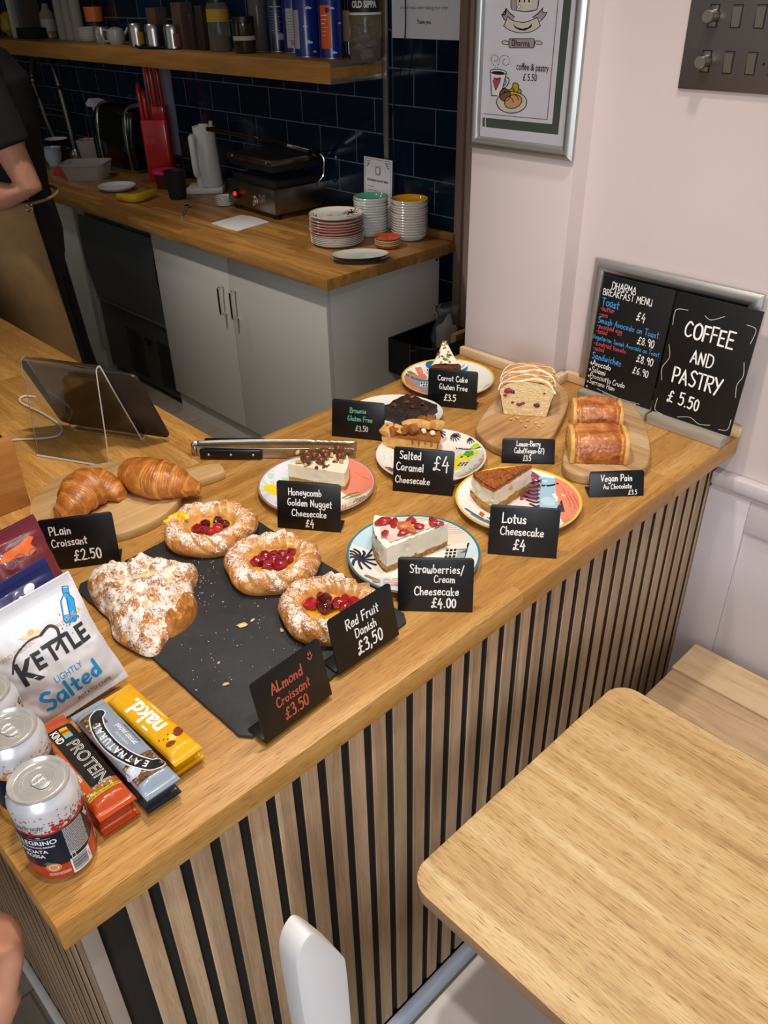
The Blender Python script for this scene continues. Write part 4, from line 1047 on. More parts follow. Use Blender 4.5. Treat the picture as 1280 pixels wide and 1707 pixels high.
danish((549, 1018), .069, .066, rz0 - .15, 'fruit danish with whole raspberries beside the Red Fruit Danish card', 11.0, [(-.026, .0, .0115, 1), (-.008, .012, .0115, 2), (-.004, -.004, .0115, 2), (.012, .006, .0105, 0), (.022, .014, .0105, 1), (.036, .010, .011, 1), (-.014, .018, .008, 0), (.022, .0, .009, 0)])
alm = crust('almond_croissant_crust', '#dba75c', '#b8742e', '#7a4014', sugar=0.50, sbig=3.2, sbs=55, coat=0.2, nscale=60)


def lump(o, name, outline, h, mt, z0, seed, rough=.004, power=2.4, freq=45, nos=None, base=.0):
    c = sum((V(p) for p in outline), V((0, 0))) / len(outline); q = smooth(outline, 8, True); n = len(q); nv = 46
    vs = []; ridge = []; ns = []
    for i in range(n):
        for j in range(nv):
            t = j / (nv - 1); s = 1 - t
            p = c + (q[i] - c) * (s ** .75 if s > 0 else 0)
            e = 1 - (s ** .75) ** power
            z = h * max(0, e) ** .62
            nz = noise.noise(V((p.x * freq, p.y * freq, seed))) + .5 * noise.noise(V((p.x * freq * 2.3, p.y * freq * 2.3, seed + 5)))
            z = z * (1 + .30 * nz) + rough * nz * (e > .05)
            n3 = noise.noise(V((p.x * freq * 6, p.y * freq * 6, seed + 2))); z += rough * .35 * n3 * (e > .08)
            vs.append((p.x, p.y, max(base, base + z))); ridge.append(.3 + .4 * nz); ns.append(nos(p) if nos else 0)
    fs = [(i * nv + j, i * nv + j + 1, ((i + 1) % n) * nv + j + 1, ((i + 1) % n) * nv + j) for i in range(n) for j in range(nv - 1)]
    fs.append(tuple(i * nv for i in range(n - 1, -1, -1)))
    m = MB(); m.add(vs, fs); ob = m.build(name, mt, o, sharp=75); attr(ob, 'ridge', ridge); attr(ob, 'nosugar', ns); return ob
ow = [at(px, py, .02) for px, py in [(142, 968), (152, 946), (172, 936), (215, 932), (255, 925), (292, 932), (322, 934), (328, 950), (320, 975), (326, 1000), (310, 1030), (282, 1048), (262, 1076), (243, 1082), (215, 1070), (186, 1050), (178, 1020), (158, 1000)]]
oc = sum(ow, V((0, 0, 0))) / len(ow)
ac = thing('almond_croissant', 'large flat almond croissant thick with icing sugar at the left of the slate', 'croissant', (oc.x, oc.y, .0063))
oo = [(p.x - oc.x, p.y - oc.y) for p in ow]
lump(ac, 'pastry', oo, .040, alm, 0, 3.0, .005)
rl = [at(px, py, .018) for px, py in [(318, 985), (328, 1002), (318, 1028), (285, 1052), (270, 1045), (295, 1015)]]
lump(ac, 'filling_edge', [(p.x - oc.x, p.y - oc.y) for p in rl], .030, crust('almond_filling', '#d79a4c', '#b5742e', '#86491a', coat=.3, nscale=90), 0, 9.0, .006, freq=90)
af = mat('almond_flake', '#e6c48c', 0.5, var=0.12, vscale=120)
dg = bpy.context.evaluated_depsgraph_get()
pm = [c for c in kids(ac) if c.name.startswith('pastry')][0].data
rs = random.Random(4)
pv = [v.co.copy() for v in pm.vertices if v.co.z > .026]
for k in range(20):
    p = rs.choice(pv); s = rs.uniform(.005, .0085)
    MB().prism(ell(0, 0, s, s * .55, 14), 0, .0009, .0003).build('almond_flake', af, ac, loc=(p.x, p.y, p.z + .0012), rot=(rs.uniform(-.35, .35), rs.uniform(-.35, .35), rs.uniform(0, 6)))
for k, (px, py, s) in enumerate([(404, 1043, .006), (421, 1034, .003), (470, 1051, .0042), (376, 1141, .004), (364, 1105, .0026), (327, 1150, .0016), (372, 1003, .0014), (430, 1010, .0013), (347, 1069, .0012), (365, 925, .005)]):
    p = at(px, py, .007); mt_ = af if k in (0, 1) else oats
    tag(MB().ball((0, 0, s * .35), s, 1, amp=.6, freq=1.5 / s, seed=k * 1.7, sc=(1.25, .7, .35)).build('pastry_crumb', mt_, loc=(p.x, p.y, .0063), rot=(0, 0, k * 1.1 + PIC)), ('flaked almond fallen on the slate' if k in (0, 1) else 'pastry crumb fallen on the slate'), 'crumb', 'almond flakes on the slate' if k in (0, 1) else 'crumbs on the slate')
dust = MB(); rs = random.Random(31)
for k in range(160):
    px, py = (rs.gauss(330, 18), rs.gauss(960, 28)) if k < 90 else (rs.uniform(300, 520), rs.uniform(980, 1150))
    p = at(px, py, .0061)
    if .27 < p.x < .55 and .08 < p.y < .47: dust.ball((p.x, p.y, .0063), rs.uniform(.0003, .0007), 1)
tag(dust.build('icing_sugar_dust', mat('icing_sugar', '#f0ece6', 0.9)), 'icing sugar specks dusted over the black slate', 'sugar', kind='stuff')


# ================================================================== MENU BOARDS, FRAMES, SWITCHES
board_blk = mat('board_black', '#0b0b0c', 0.5, var=0.2, vscale=20)
greyw = wood('grey_stained_wood', '#7d7468', '#a0978a', '#b8b0a3', 'Y', pore=0.2, rough=0.6)


def menu_board(y0, y1, label, lines, deco, footw):
    r = thing('menu_board', label, 'menu board', (1.3385, (y0 + y1) / 2, 0.0003))
    wd = y0 - y1 - 0.002; hg = 0.236; t = math.radians(6)
    MB().box((-.021, -footw / 2, 0), (.018, footw / 2, .019), .0012).build('foot', greyw, r)
    # panel x runs to the reader's right (-y), panel y up the leaning face, outward = -x
    T = Matrix(((0, math.sin(t), -math.cos(t), 0.0), (-1, 0, 0, 0), (0, math.cos(t), math.sin(t), 0.0194), (0, 0, 0, 1)))
    m = MB(); m.box((-wd / 2, 0, -.003), (wd / 2, hg, 0), .0004, M=T)
    f = lambda a, b: T @ V((a, b, .0003))
    for txt, u, v, h, ci in lines: hand(m, txt, (u - .5) * wd, v * hg, h * hg, f, h * hg * (.105 if h < .09 else .12), ci, 'l', .05, SXF[0])
    for pts, ci in deco: m.stroke([(q.x, q.y) for q in smooth([((u - .5) * wd, v * hg) for u, v in pts], 5)], .0012, f, ci)
    m.build('panel', [board_blk, chalk_w, chalk_b, chalk_k, chalk_p], r)


SXF[0] = .86
ML = [('DHARMA', .14, .90, .058, 1), ('BREAKFAST MENU', .03, .838, .054, 1), ('Toast', .04, .75, .065, 2), ('-butter', .03, .705, .042, 3), ('-jam', .03, .655, .042, 3), ('\u00a34', .56, .70, .07, 1),
      ('Smash Avocado on Toast', .03, .60, .05, 2), ('-poached egg', .03, .555, .04, 3), ('-salad', .03, .51, .04, 3), ('\u00a38.90', .64, .515, .06, 1), ('Vegetarian Smash Avocado on Toast', .0, .455, .0375, 2), ('-sundried tomato', .03, .405, .04, 3), ('-salad', .03, .36, .04, 3), ('\u00a38.90', .68, .365, .06, 1),
      ('Sandwiches', .04, .285, .056, 2), ('\u00a36.90', .66, .26, .058, 1), ('>Avocado', .03, .225, .048, 1), ('>Salami', .03, .165, .048, 1), ('>Prosciutto Crudo', .03, .11, .044, 1), ('>Serrano Ham', .03, .058, .044, 1), ('>', .03, .01, .04, 1)]
SXF[0] = .90
menu_board(.3225, .1655, 'black breakfast menu board with blue and pink chalk lines, standing in a grey wood foot', ML, [([(.2, .03), (.55, .01), (.85, .018)], 4), ([(.3, .012), (.6, .0), (.8, .004)], 4)], .158)
SXF[0] = .86
MR = [('COFFEE', .19, .68, .12, 1), ('AND', .34, .49, .1, 1), ('PASTRY', .17, .30, .12, 1), ('\u00a3 5.50', .17, .12, .1, 1)]
menu_board(.1640, -.0020, 'black board lettered COFFEE AND PASTRY beside the breakfast menu board', MR, [([(.03, .74), (.03, .86), (.17, .88)], 4), ([(.86, .88), (.97, .86), (.95, .75)], 4), ([(.05, .12), (.05, .02), (.15, .0)], 4), ([(.97, .14), (.96, .05), (.86, .03)], 4), ([(.38, .87), (.46, .85), (.6, .9)], 4), ([(.04, .58), (.08, .48), (.02, .38), (.05, .28)], 4), ([(.94, .6), (.97, .5), (.93, .42), (.95, .32)], 4), ([(.35, .02), (.5, .05), (.62, .02), (.75, .04)], 4)], .156)


def snap_rails(r, w, h, wd, t, T):
    """four rounded aluminium rails of a snap frame: outer size w x h, rail width wd, depth t, in panel space"""
    prof = [(0, 0), (0, t * .55)] + [(wd * (k / 8), t * (.55 + .45 * math.sin(PI * (k / 8) * .92))) for k in range(1, 8)] + [(wd, t * .55), (wd, 0)]
    for a, b in (((0, 0), (w, 0)), ((w, 0), (w, h)), ((w, h), (0, h)), ((0, h), (0, 0))):
        d = V((b[0] - a[0], b[1] - a[1])); L = d.length; d.normalize(); nn = V((-d.y, d.x)); m = MB(); vs = []
        for e, q in ((0, a), (1, b)):
            for s, z in prof:
                x = s if e == 0 else L - s; p = V(a) + d * x + nn * s; vs.append((p.x, p.y, z))
        n = len(prof); fs = [(i, i + 1, n + i + 1, n + i) for i in range(n - 1)] + [tuple(range(n - 1, -1, -1)), tuple(n + i for i in range(n)), (n - 1, 0, n, 2 * n - 1)]
        m.add(vs, fs, 0, T); m.build('rail', alu, r, sharp=50)


# frame leaning on the wall behind the boards
fr_ = thing('snap_frame', 'silver aluminium snap frame leaning on the wall behind the menu boards', 'frame', (1.3835, .361, .0224))
t_ = math.radians(2.4)
TF = Matrix(((0, math.sin(t_), -math.cos(t_), 0), (-1, 0, 0, 0), (0, math.cos(t_), math.sin(t_), 0), (0, 0, 0, 1)))
snap_rails(fr_, .347, .252, .024, .011, TF)
MB().box((.022, .022, .001), (.325, .23, .003), 0, M=TF).build('backing_sheet', mat('dark_insert', '#1c1d20', .5), fr_)
# poster frame on the pillar
pf = thing('poster_frame', 'silver snap frame on the pillar holding the coffee and pastry poster', 'frame', (1.3495, .664, .456))
TP = Matrix(((0, 0, -1, 0), (-1, 0, 0, 0), (0, 1, 0, 0), (0, 0, 0, 1)))
snap_rails(pf, .254, .345, .0225, .0145, TP)
k1, k2, k3, k4 = [mat('ink_black', '#191718', .6), mat('print_grey_green', '#4c544c', .6), mat('print_rose', '#d24a5c', .6), mat('print_biscuit', '#d9a468', .6)]
pmats = [mat('poster_paper', '#e9e4ea', .45), k1, k2, k3, k4, mat('print_brown', '#8a5a3c', .6), mat('print_yellow', '#cfae1c', .6), mat('print_cream', '#e2d8c6', .6), mat('print_mauve', '#b9a3a6', .6), mat('print_white', '#f4f1f2', .6)]
m = MB()
m.box((.0215, .0215, .0008), (.2325, .3235, .0022), 0, 0, TP)
off = V((1.3495, .664, .456))
def pz_(lay):
    def f(X, Y):
        return atx(790 + X / 6.567, Y / 6.567, 1.3495 - .0024 - .00012 * lay) - off
    return f
def pp(pts, mi, lay=1): m.flat(pts, pz_(lay), mi)
def ps(pts, w=9, mi=1, lay=6, sm=True, closed=False):
    q = [(a.x, a.y) for a in smooth(pts, 5, closed)] if sm and len(pts) > 2 else pts
    m.stroke(q, w, pz_(lay), mi, closed=closed)
def pt(txt, x, y, size, sx=.6, ang=-.09, mi=1, off_=.012):
    g = pz_(7); m.text(txt, size, lambda a, b: g(a, -b), mi, 'CENTER', off_ * size, sx, ang=ang, at=(x, -y))
pp([(985, -60), (1075, -60), (920, 1475), (855, 1360)], 2); pp([(130, 1290), (858, 1360), (920, 1475), (132, 1392)], 2); pp([(95, 1286), (122, 1288), (118, 1386), (92, 1384)], 2)
pp([(1130, -60), (1160, -60), (1018, 1486), (988, 1482)], 2)
ps([(924, -40), (800, 1310)], 6, sm=False); ps([(100, 1245), (802, 1310)], 6, sm=False)
pp([(410, -40), (715, -40), (692, 95), (640, 122), (560, 128), (460, 112), (408, 92)], 8); pp([(465, -40), (705, -40), (690, 92), (560, 122), (462, 105)], 7, 2)
ps([(408, -40), (408, 92), (470, 115), (560, 128), (640, 120), (694, 92), (712, -40)], 8); ps([(460, -40), (464, 104)], 6)
for x in (498, 552, 602): pp(ell(x, 10, 9, 18, 14), 1, 3)
pp(ell(492, 72, 14, 22, 16), 9, 3); ps(ell(492, 72, 14, 22, 14), 5, closed=True)
pp([(350, 95), (445, 180), (430, 225), (335, 215), (300, 160), (345, 165)], 8); pp([(755, 85), (750, 128), (800, 135), (745, 215), (650, 205), (640, 185)], 8)
pp([(370, 180), (430, 225), (540, 245), (650, 210), (690, 195), (725, 280), (640, 340), (520, 358), (400, 330), (325, 280)], 7, 2)
for q in ([(350, 90), (400, 150), (445, 185)], [(350, 95), (345, 160), (302, 160)], [(302, 160), (330, 215), (345, 222)], [(755, 82), (700, 150), (640, 190)], [(752, 85), (752, 130), (800, 136)], [(800, 136), (760, 200), (715, 240)], [(370, 180), (420, 222), (540, 245), (640, 215), (690, 192)], [(370, 180), (345, 240), (325, 285)], [(690, 192), (712, 240), (728, 282)], [(325, 285), (400, 335), (520, 360), (640, 342), (728, 282)]): ps(q, 8)
pp([(425, 262), (470, 300), (530, 315), (590, 302), (642, 250), (625, 300), (560, 335), (500, 332), (450, 305)], 1, 4)
pp([(390, 425), (660, 432), (656, 522), (382, 520)], 8, 2); ps(rrect(382, 424, 660, 524, 20), 9, closed=True, sm=False)
for x, s in ((345, 1), (705, 1)):
    pp(ell(x, 468, 40, 20, 20, .15), 7, 2); ps(ell(x, 468, 40, 20, 18, .15), 8, closed=True)
ps([(440, 430), (442, 518)], 6)
pt('Dharma', 510, 476, 100, .62, -.05)
pt('coffee & pastry', 640, 742, 112, .52, -.07); pt('\u00a3 5.50', 612, 852, 112, .55, -.05)
# steaming mug and plate of pastries
for pts in ([(235, 735), (200, 690), (188, 640), (215, 600), (255, 615), (262, 655), (235, 672), (225, 655)], [(255, 738), (275, 680), (290, 630), (340, 605), (384, 640), (378, 700), (340, 715), (315, 690), (325, 655), (345, 650)]):
    q = smooth(pts, 6)
    for i in range(0, len(q) - 2, 3): m.stroke([(q[i].x, q[i].y), (q[i + 1].x, q[i + 1].y), (q[i + 2].x, q[i + 2].y)][:2], 8, pz_(6), 1)
pp([(180, 778), (352, 800), (308, 1040), (190, 1048)], 9, 2); pp(ell(266, 788, 86, 26, 24, .1), 9, 3); pp(ell(266, 795, 70, 16, 24, .08), 1, 4)
ps(ell(266, 788, 88, 28, 22, .1), 9, closed=True); ps([(178, 780), (192, 1048), (250, 1050)], 9, sm=False); ps([(354, 802), (308, 985)], 9, sm=False)
ps([(345, 842), (380, 860), (378, 910), (340, 960), (312, 968)], 9); ps([(338, 870), (350, 885), (345, 920), (322, 940)], 8)
pp([(238, 990), (210, 890), (222, 852), (245, 856), (250, 880), (268, 852), (290, 852), (285, 890)], 3, 4); ps([(238, 990), (210, 890), (222, 852), (245, 856), (250, 880), (268, 852), (290, 852), (285, 890)], 7, closed=True, sm=False)
pp(ell(412, 1120, 165, 118, 32), 7, 2); ps(ell(412, 1120, 165, 118, 30), 9, closed=True)
pp([(385, 985), (420, 960), (430, 915), (460, 908), (485, 930), (490, 965), (515, 985), (510, 1025), (450, 1040), (400, 1040)], 6, 4); ps([(385, 985), (415, 962), (428, 915), (460, 908), (486, 930), (490, 968), (516, 990), (510, 1030)], 9); ps([(420, 968), (440, 1000), (435, 960)], 7); ps([(488, 965), (478, 1000)], 7)
pp(ell(338, 1038, 60, 68, 24), 5, 4); ps(ell(338, 1038, 60, 68, 24), 9, closed=True); ps([(328, 995), (348, 1012)], 7, sm=False); ps([(346, 994), (330, 1014)], 7, sm=False)
pp(ell(428, 1112, 98, 72, 28, -.35), 4, 5); ps(ell(428, 1112, 98, 72, 26, -.35), 9, closed=True, lay=8); ps([(388, 1058), (420, 1085), (430, 1120)], 8, lay=8); ps([(440, 1035), (475, 1060), (485, 1095)], 8, lay=8)
m.build('poster', pmats, pf)
MB().box((.0215, .0215, .0042), (.2325, .3235, .0050), 0, 0, TP).build('cover_sheet', mat('clear_cover_sheet', '#f7f7f7', .05, trans=1.0, ior=1.01), pf)

# metal switch plate
sw = thing('switch_plate', 'dark brushed metal light switch plate with dimmer knobs high on the right wall', 'switch', (1.3997, .245, .585))
gun = mat('gunmetal_plate', '#76706f', .38, .85, var=.06, vscale=80, stretch=(1, 1, 12))
MB().box((-.005, -.235, 0), (0, 0, .172), .0015).build('plate', gun, sw)
o_ = V((1.3997, .245, .585))
rock = mat('switch_rocker_metal', '#a8a298', .25, 1.0)
cols = [(atx(1177, 100, 1.395) - o_).y, (atx(1214, 104, 1.395) - o_).y, (atx(1252, 107, 1.395) - o_).y]
dy_ = cols[2] - cols[1]
for rz_ in ((atx(1214, 104, 1.395) - o_).z, (atx(1233, 27, 1.395) - o_).z):
    for k, y in enumerate(cols + [cols[2] + dy_]):
        MB().box((-.0052, y - .0085, rz_ - .0165), (-.0049, y + .0085, rz_ + .0165), 0).build('rocker_slot', black_pl, sw)
        if k == 0:
            MB().box((-.0066, y - .0066, rz_ - .015), (-.0053, y + .0066, rz_ + .015), .0006).build('dimmer_cover', rock, sw)
            q = MB().lathe([(0, .021), (.0085, .021), (.0098, .0195), (.0102, .010), (.0102, 0), (0, 0)], 28, M=Matrix(((0, 0, -1, -.0067), (0, 1, 0, y), (1, 0, 0, rz_), (0, 0, 0, 1))))
            q.build('dimmer_knob', rock, sw)
        else:
            b2 = MB(); b2.add([(-.0053, y - .007, rz_ - .0155), (-.0053, y + .007, rz_ - .0155), (-.0053, y + .007, rz_ + .0155), (-.0053, y - .007, rz_ + .0155), (-.0062, y - .0065, rz_ - .015), (-.0062, y + .0065, rz_ - .015), (-.0095, y + .0065, rz_ + .013), (-.0095, y - .0065, rz_ + .013)], [(0, 1, 2, 3), (4, 5, 6, 7), (0, 1, 5, 4), (1, 2, 6, 5), (2, 3, 7, 6), (3, 0, 4, 7)])
            b2.build('rocker', rock, sw, sharp=20)
p = atx(1273, 107, 1.3945) - o_
MB().lathe([(0, .0006), (.0022, .0004), (.0022, 0), (0, 0)], 16, M=Matrix(((0, 0, -1, -.0051), (0, 1, 0, p.y), (1, 0, 0, p.z), (0, 0, 0, 1)))).build('screw', black_pl, sw)

# ================================================================== DRINK CANS, CRISP BAGS, SNACK BARS
def can(c, label, low, body, speck, txts, front=True):
    R, H = .033, .121
    d0 = math.atan2(CAM.y - c[1], CAM.x - c[0])
    o = thing('drink_can', label, 'can', (c[0], c[1], .0003), d0, 'sparkling drink cans')
    whitec = mat('can_white', '#dfe1e8', .3, .35); navy = mat('can_' + body.strip('#'), body, .28, .4); lowm = mat('can_' + low.strip('#'), low, .28, .35)
    mats = [whitec, navy, lowm, chrome, mat('can_speck_' + speck.strip('#'), speck, .35), mat('can_print_white', '#eeeef0', .4), k1, mat('can_leaf_green', '#3d6b3a', .4), mat('can_fruit', '#d98a5a', .4), mat('can_print_gold', '#c9b48a', .35, .5)]
    m = MB()
    m.lathe([(0, .004), (.020, .004), (.0235, .0), (.0255, .0012), (.0305, .0085), (R, .013), (R, .031), (R, .0315), (R, .0795), (R, .080), (R, .1035), (.0318, .1085), (.0275, .1165), (.0268, .1175)], 96, mis=[3, 3, 3, 3, 2, 2, 2, 1, 1, 0, 0, 0, 3])
    def f(lay): return lambda x, z: ((R + .00008 * lay) * math.cos(x / R), (R + .00008 * lay) * math.sin(x / R), z)
    def poly(p, mi, lay=2): m.flat(p, f(lay), mi, .004)
    rs = random.Random(label)
    # lower colour sweeps up to the right
    poly([(.010, .031), (.03, .031), (.07, .031), (.07, .055), (.05, .047), (.028, .036)], 2); m.stroke([(.004, .0315), (.02, .0335), (.034, .0395), (.05, .0475), (.07, .0555)], .0007, f(3), 9)
    m.stroke([(-.055 + .005 * k, .0805 + .0012 * math.sin(k * .5)) for k in range(24)], .0022, f(3), 4)
    for k in range(260):
        x = rs.uniform(-.06, .07); z = .0815 + abs(rs.gauss(0, .009)); r = rs.uniform(.0004, .0016) * (1.25 if z < .09 else .75)
        if z < .107 and not (front and -.045 < x < -.006 and .0835 < z < .0925): poly(ell(x, z, r, r * .85, 10), 4, 2)
    for k in range(16): m.stroke(ell(rs.uniform(-.05, .06), rs.uniform(.083, .105), .0011, .001, 10), .0003, f(3), 6, closed=True)
    if front:
        poly(rrect(-.042, .0855, -.009, .0905, .001), 0, 3); m.stroke([(-.042, .0906), (-.009, .0906)], .0003, f(4), 6); m.stroke([(-.042, .0854), (-.009, .0854)], .0003, f(4), 6)
        m.text('NATURALLY LIGHT', .0046, f(4), 6, 'RIGHT', .0001, .95, .003, at=(-.0105, .088))
        for k, s in enumerate('f oc'):
            if s != ' ': poly(ell(.0035 + .006 * k * .9, .0835 + .0012 * k, .0021, .0021, 14), 6, 4); m.stroke(ell(.0035 + .006 * k * .9, .0835 + .0012 * k, .001, .001, 8), .0004, f(5), 5, closed=True)
    for t, x, z, s, al, mi in txts: m.text(t, s, f(3), mi, al, s * .02, 1.0, .003, at=(x, z))
    if front:
        poly([(-.030, .0765), (-.022, .0765), (-.026, .0793)], 4, 3); m.stroke([(-.03, .0735), (-.008, .0735)], .0003, f(3), 5)
        for k in range(21):
            z = .0775 - .0019 * k; x = .004
            while x < .026:
                w = rs.uniform(.001, .0035); m.stroke([(x, z), (min(x + w, .0265), z)], .0007, f(3), 5); x += w + .0008
        m.stroke(rrect(.005, .034, .0085, .042, .0005), .0005, f(3), 5, closed=True)
        poly([(.002, .0125), (.0235, .0125), (.0235, .034), (.002, .034)], 5, 4)
        z = .0145
        for k in range(22):
            w = rs.choice((.0003, .0003, .0006, .0009)); poly([(.0035, z), (.0195, z), (.0195, z + w), (.0035, z + w)], 6, 5); z += w + rs.choice((.0003, .0005))
            if z > .0325: break
        m.text('0 80006 51', .0022, f(5), 6, 'CENTER', 0, 1, .003, ang=PI / 2, at=(.0216, .0235))
        poly(ell(-.014, .030, .0075, .0062, 20), 8, 3); m.stroke(ell(-.014, .030, .0045, .0035, 14), .0006, f(4), 5, closed=True); poly([(-.022, .036), (-.018, .040), (-.013, .037), (-.018, .0345)], 7, 4)
        m.stroke(rrect(-.020, .0185, .0, .0215, .0006), .0004, f(4), 5, closed=True); m.text('BLOOD ORANGES', .0022, f(4), 5, 'CENTER', 0, 1, .003, at=(-.010, .020))
        m.text('San', .008, f(4), 5, 'CENTER', .0002, 1, .003, ang=-1.2, at=(.034, .071)); m.text('33cl', .007, f(4), 5, 'CENTER', .0001, 1, .003, ang=1.4, at=(.041, .028))
    m.build('body', mats, o, sharp=60)
    q = MB()
    q.lathe([(.0266, .1168), (.0282, .1178), (.0287, .1192), (.0282, .1206), (.0270, .1206), (.0262, .1192), (.0250, .1165), (.0236, .1158), (.0226, .1172), (.018, .1174), (.0175, .1168), (.010, .1168), (.0, .1168)], 72)
    q.build('lid', steel_lid, o)
    q = MB(); q.prism(rrect(-.007, -.013, .007, .007, .0065, 6), .1178, .1188, .0003)
    q.tube([(.0052 * math.cos(a), -.007 + .0045 * math.sin(a), .119) for a in [2 * PI * k / 18 for k in range(18)]], .0008, 8, closed=True); q.lathe([(0, .1196), (.002, .1194), (.0024, .1188)], 16)
    q.tube([(.0065 * math.cos(a), .0035 * math.sin(a) + .0012, .119) for a in [2 * PI * k / 18 for k in range(18)]], .0007, 8, closed=True)
    q.build('tab', steel_lid, o, rot=(0, 0, PI * .5 + .5)); q = MB()
    q.tube([(.017 * math.cos(a), .015 * math.sin(a), .1170) for a in [.3 + 5.6 * k / 26 for k in range(27)]], .0006, 6); q.build('pour_score', steel_lid, o)


steel_lid = mat('can_lid_metal', '#dcdad6', .27, .62, var=.05, vscale=90)
can((.043, .066), 'blood orange drink can nearest the counter corner, navy label over a red base', '#c8431f', '#1a2138', '#b8281c', [('1932', -.019, .0757, .0025, 'CENTER', 5), ('S.PELLEGRINO', -.003, .0675, .0085, 'RIGHT', 5), ('ITALIAN SPARKLING DRINKS', -.006, .0612, .0032, 'RIGHT', 5), ('ARANCIATA', -.014, .0545, .0068, 'RIGHT', 5), ('ROSSA', -.018, .0475, .0068, 'RIGHT', 5)])
can((.0495, .150), 'yellow based drink can standing behind the front can', '#d99a1c', '#1d2740', '#c07a3a', [('LIMONATA', -.01, .052, .007, 'CENTER', 5)], False)
can((.052, .221), 'drink can farthest back, its top beside the white crisp bag', '#d99a1c', '#1d2740', '#c98a2a', [('G', .038, .098, .011, 'CENTER', 6)], False)


def crisp_bag(pos, w, h, T_, lean, rz, label, col, paint, seed, foil=.15):
    o = thing('crisp_bag', label, 'crisp bag', (pos[0], pos[1], pos[2] + w / 2 * math.sin(.13)), rot=(PI / 2 - lean, -.13, rz))
    bm_ = mat('bag_' + col.strip('#'), col, .38, .0, coat=.3, var=.03, vscale=20)
    def th(x, y):
        u = min(1, abs(x) / (w / 2)); v = min(1, max(0, y / h))
        e = max(0, 1 - u ** 2.6) ** .75 * max(0, math.sin(PI * min(1, max(0, (v - .05) / .83)))) ** .62
        cr = .0022 * noise.noise(V((x * 45, y * 30, seed))) + .0016 * noise.noise(V((x * 90, y * 70, seed + 3)))
        cr += .0025 * max(0, noise.noise(V((x * 26 + y * 30, y * 14, seed + 8)))) * (1 if v < .45 else .4)
        z = T_ / 2 * e + cr * min(1, e * 3)
        if v > .93: z = .0008 + .0005 * math.sin(y * 2 * PI / .0032)
        if v < .04: z = .0008 + .0006 * math.sin(x * 2 * PI / .004)
        return max(.0005, z)
    def ed(v): return 1 - .06 * math.sin(PI * v) ** 2 + .012 * noise.noise(V((v * 9, seed, 1)))
    m = MB()
    for s in (1, -1): m.surf(lambda a, b: ((a - .5) * w * ed(b), b * h, s * th((a - .5) * w, b * h)), 56, 90)
    mats = [bm_]
    def f(lay): return lambda x, y: (x, y, th(x / ed(max(0, min(1, y / h))), y) + .00022 + .00008 * lay)
    paint(m, f, mats, w, h)
    m.build('bag', mats, o, sharp=70)
    return o


def mi_(mats, h, **k):
    x = mat('print_' + h.strip('#'), h, .45, **k)
    if x not in mats: mats.append(x)
    return mats.index(x)


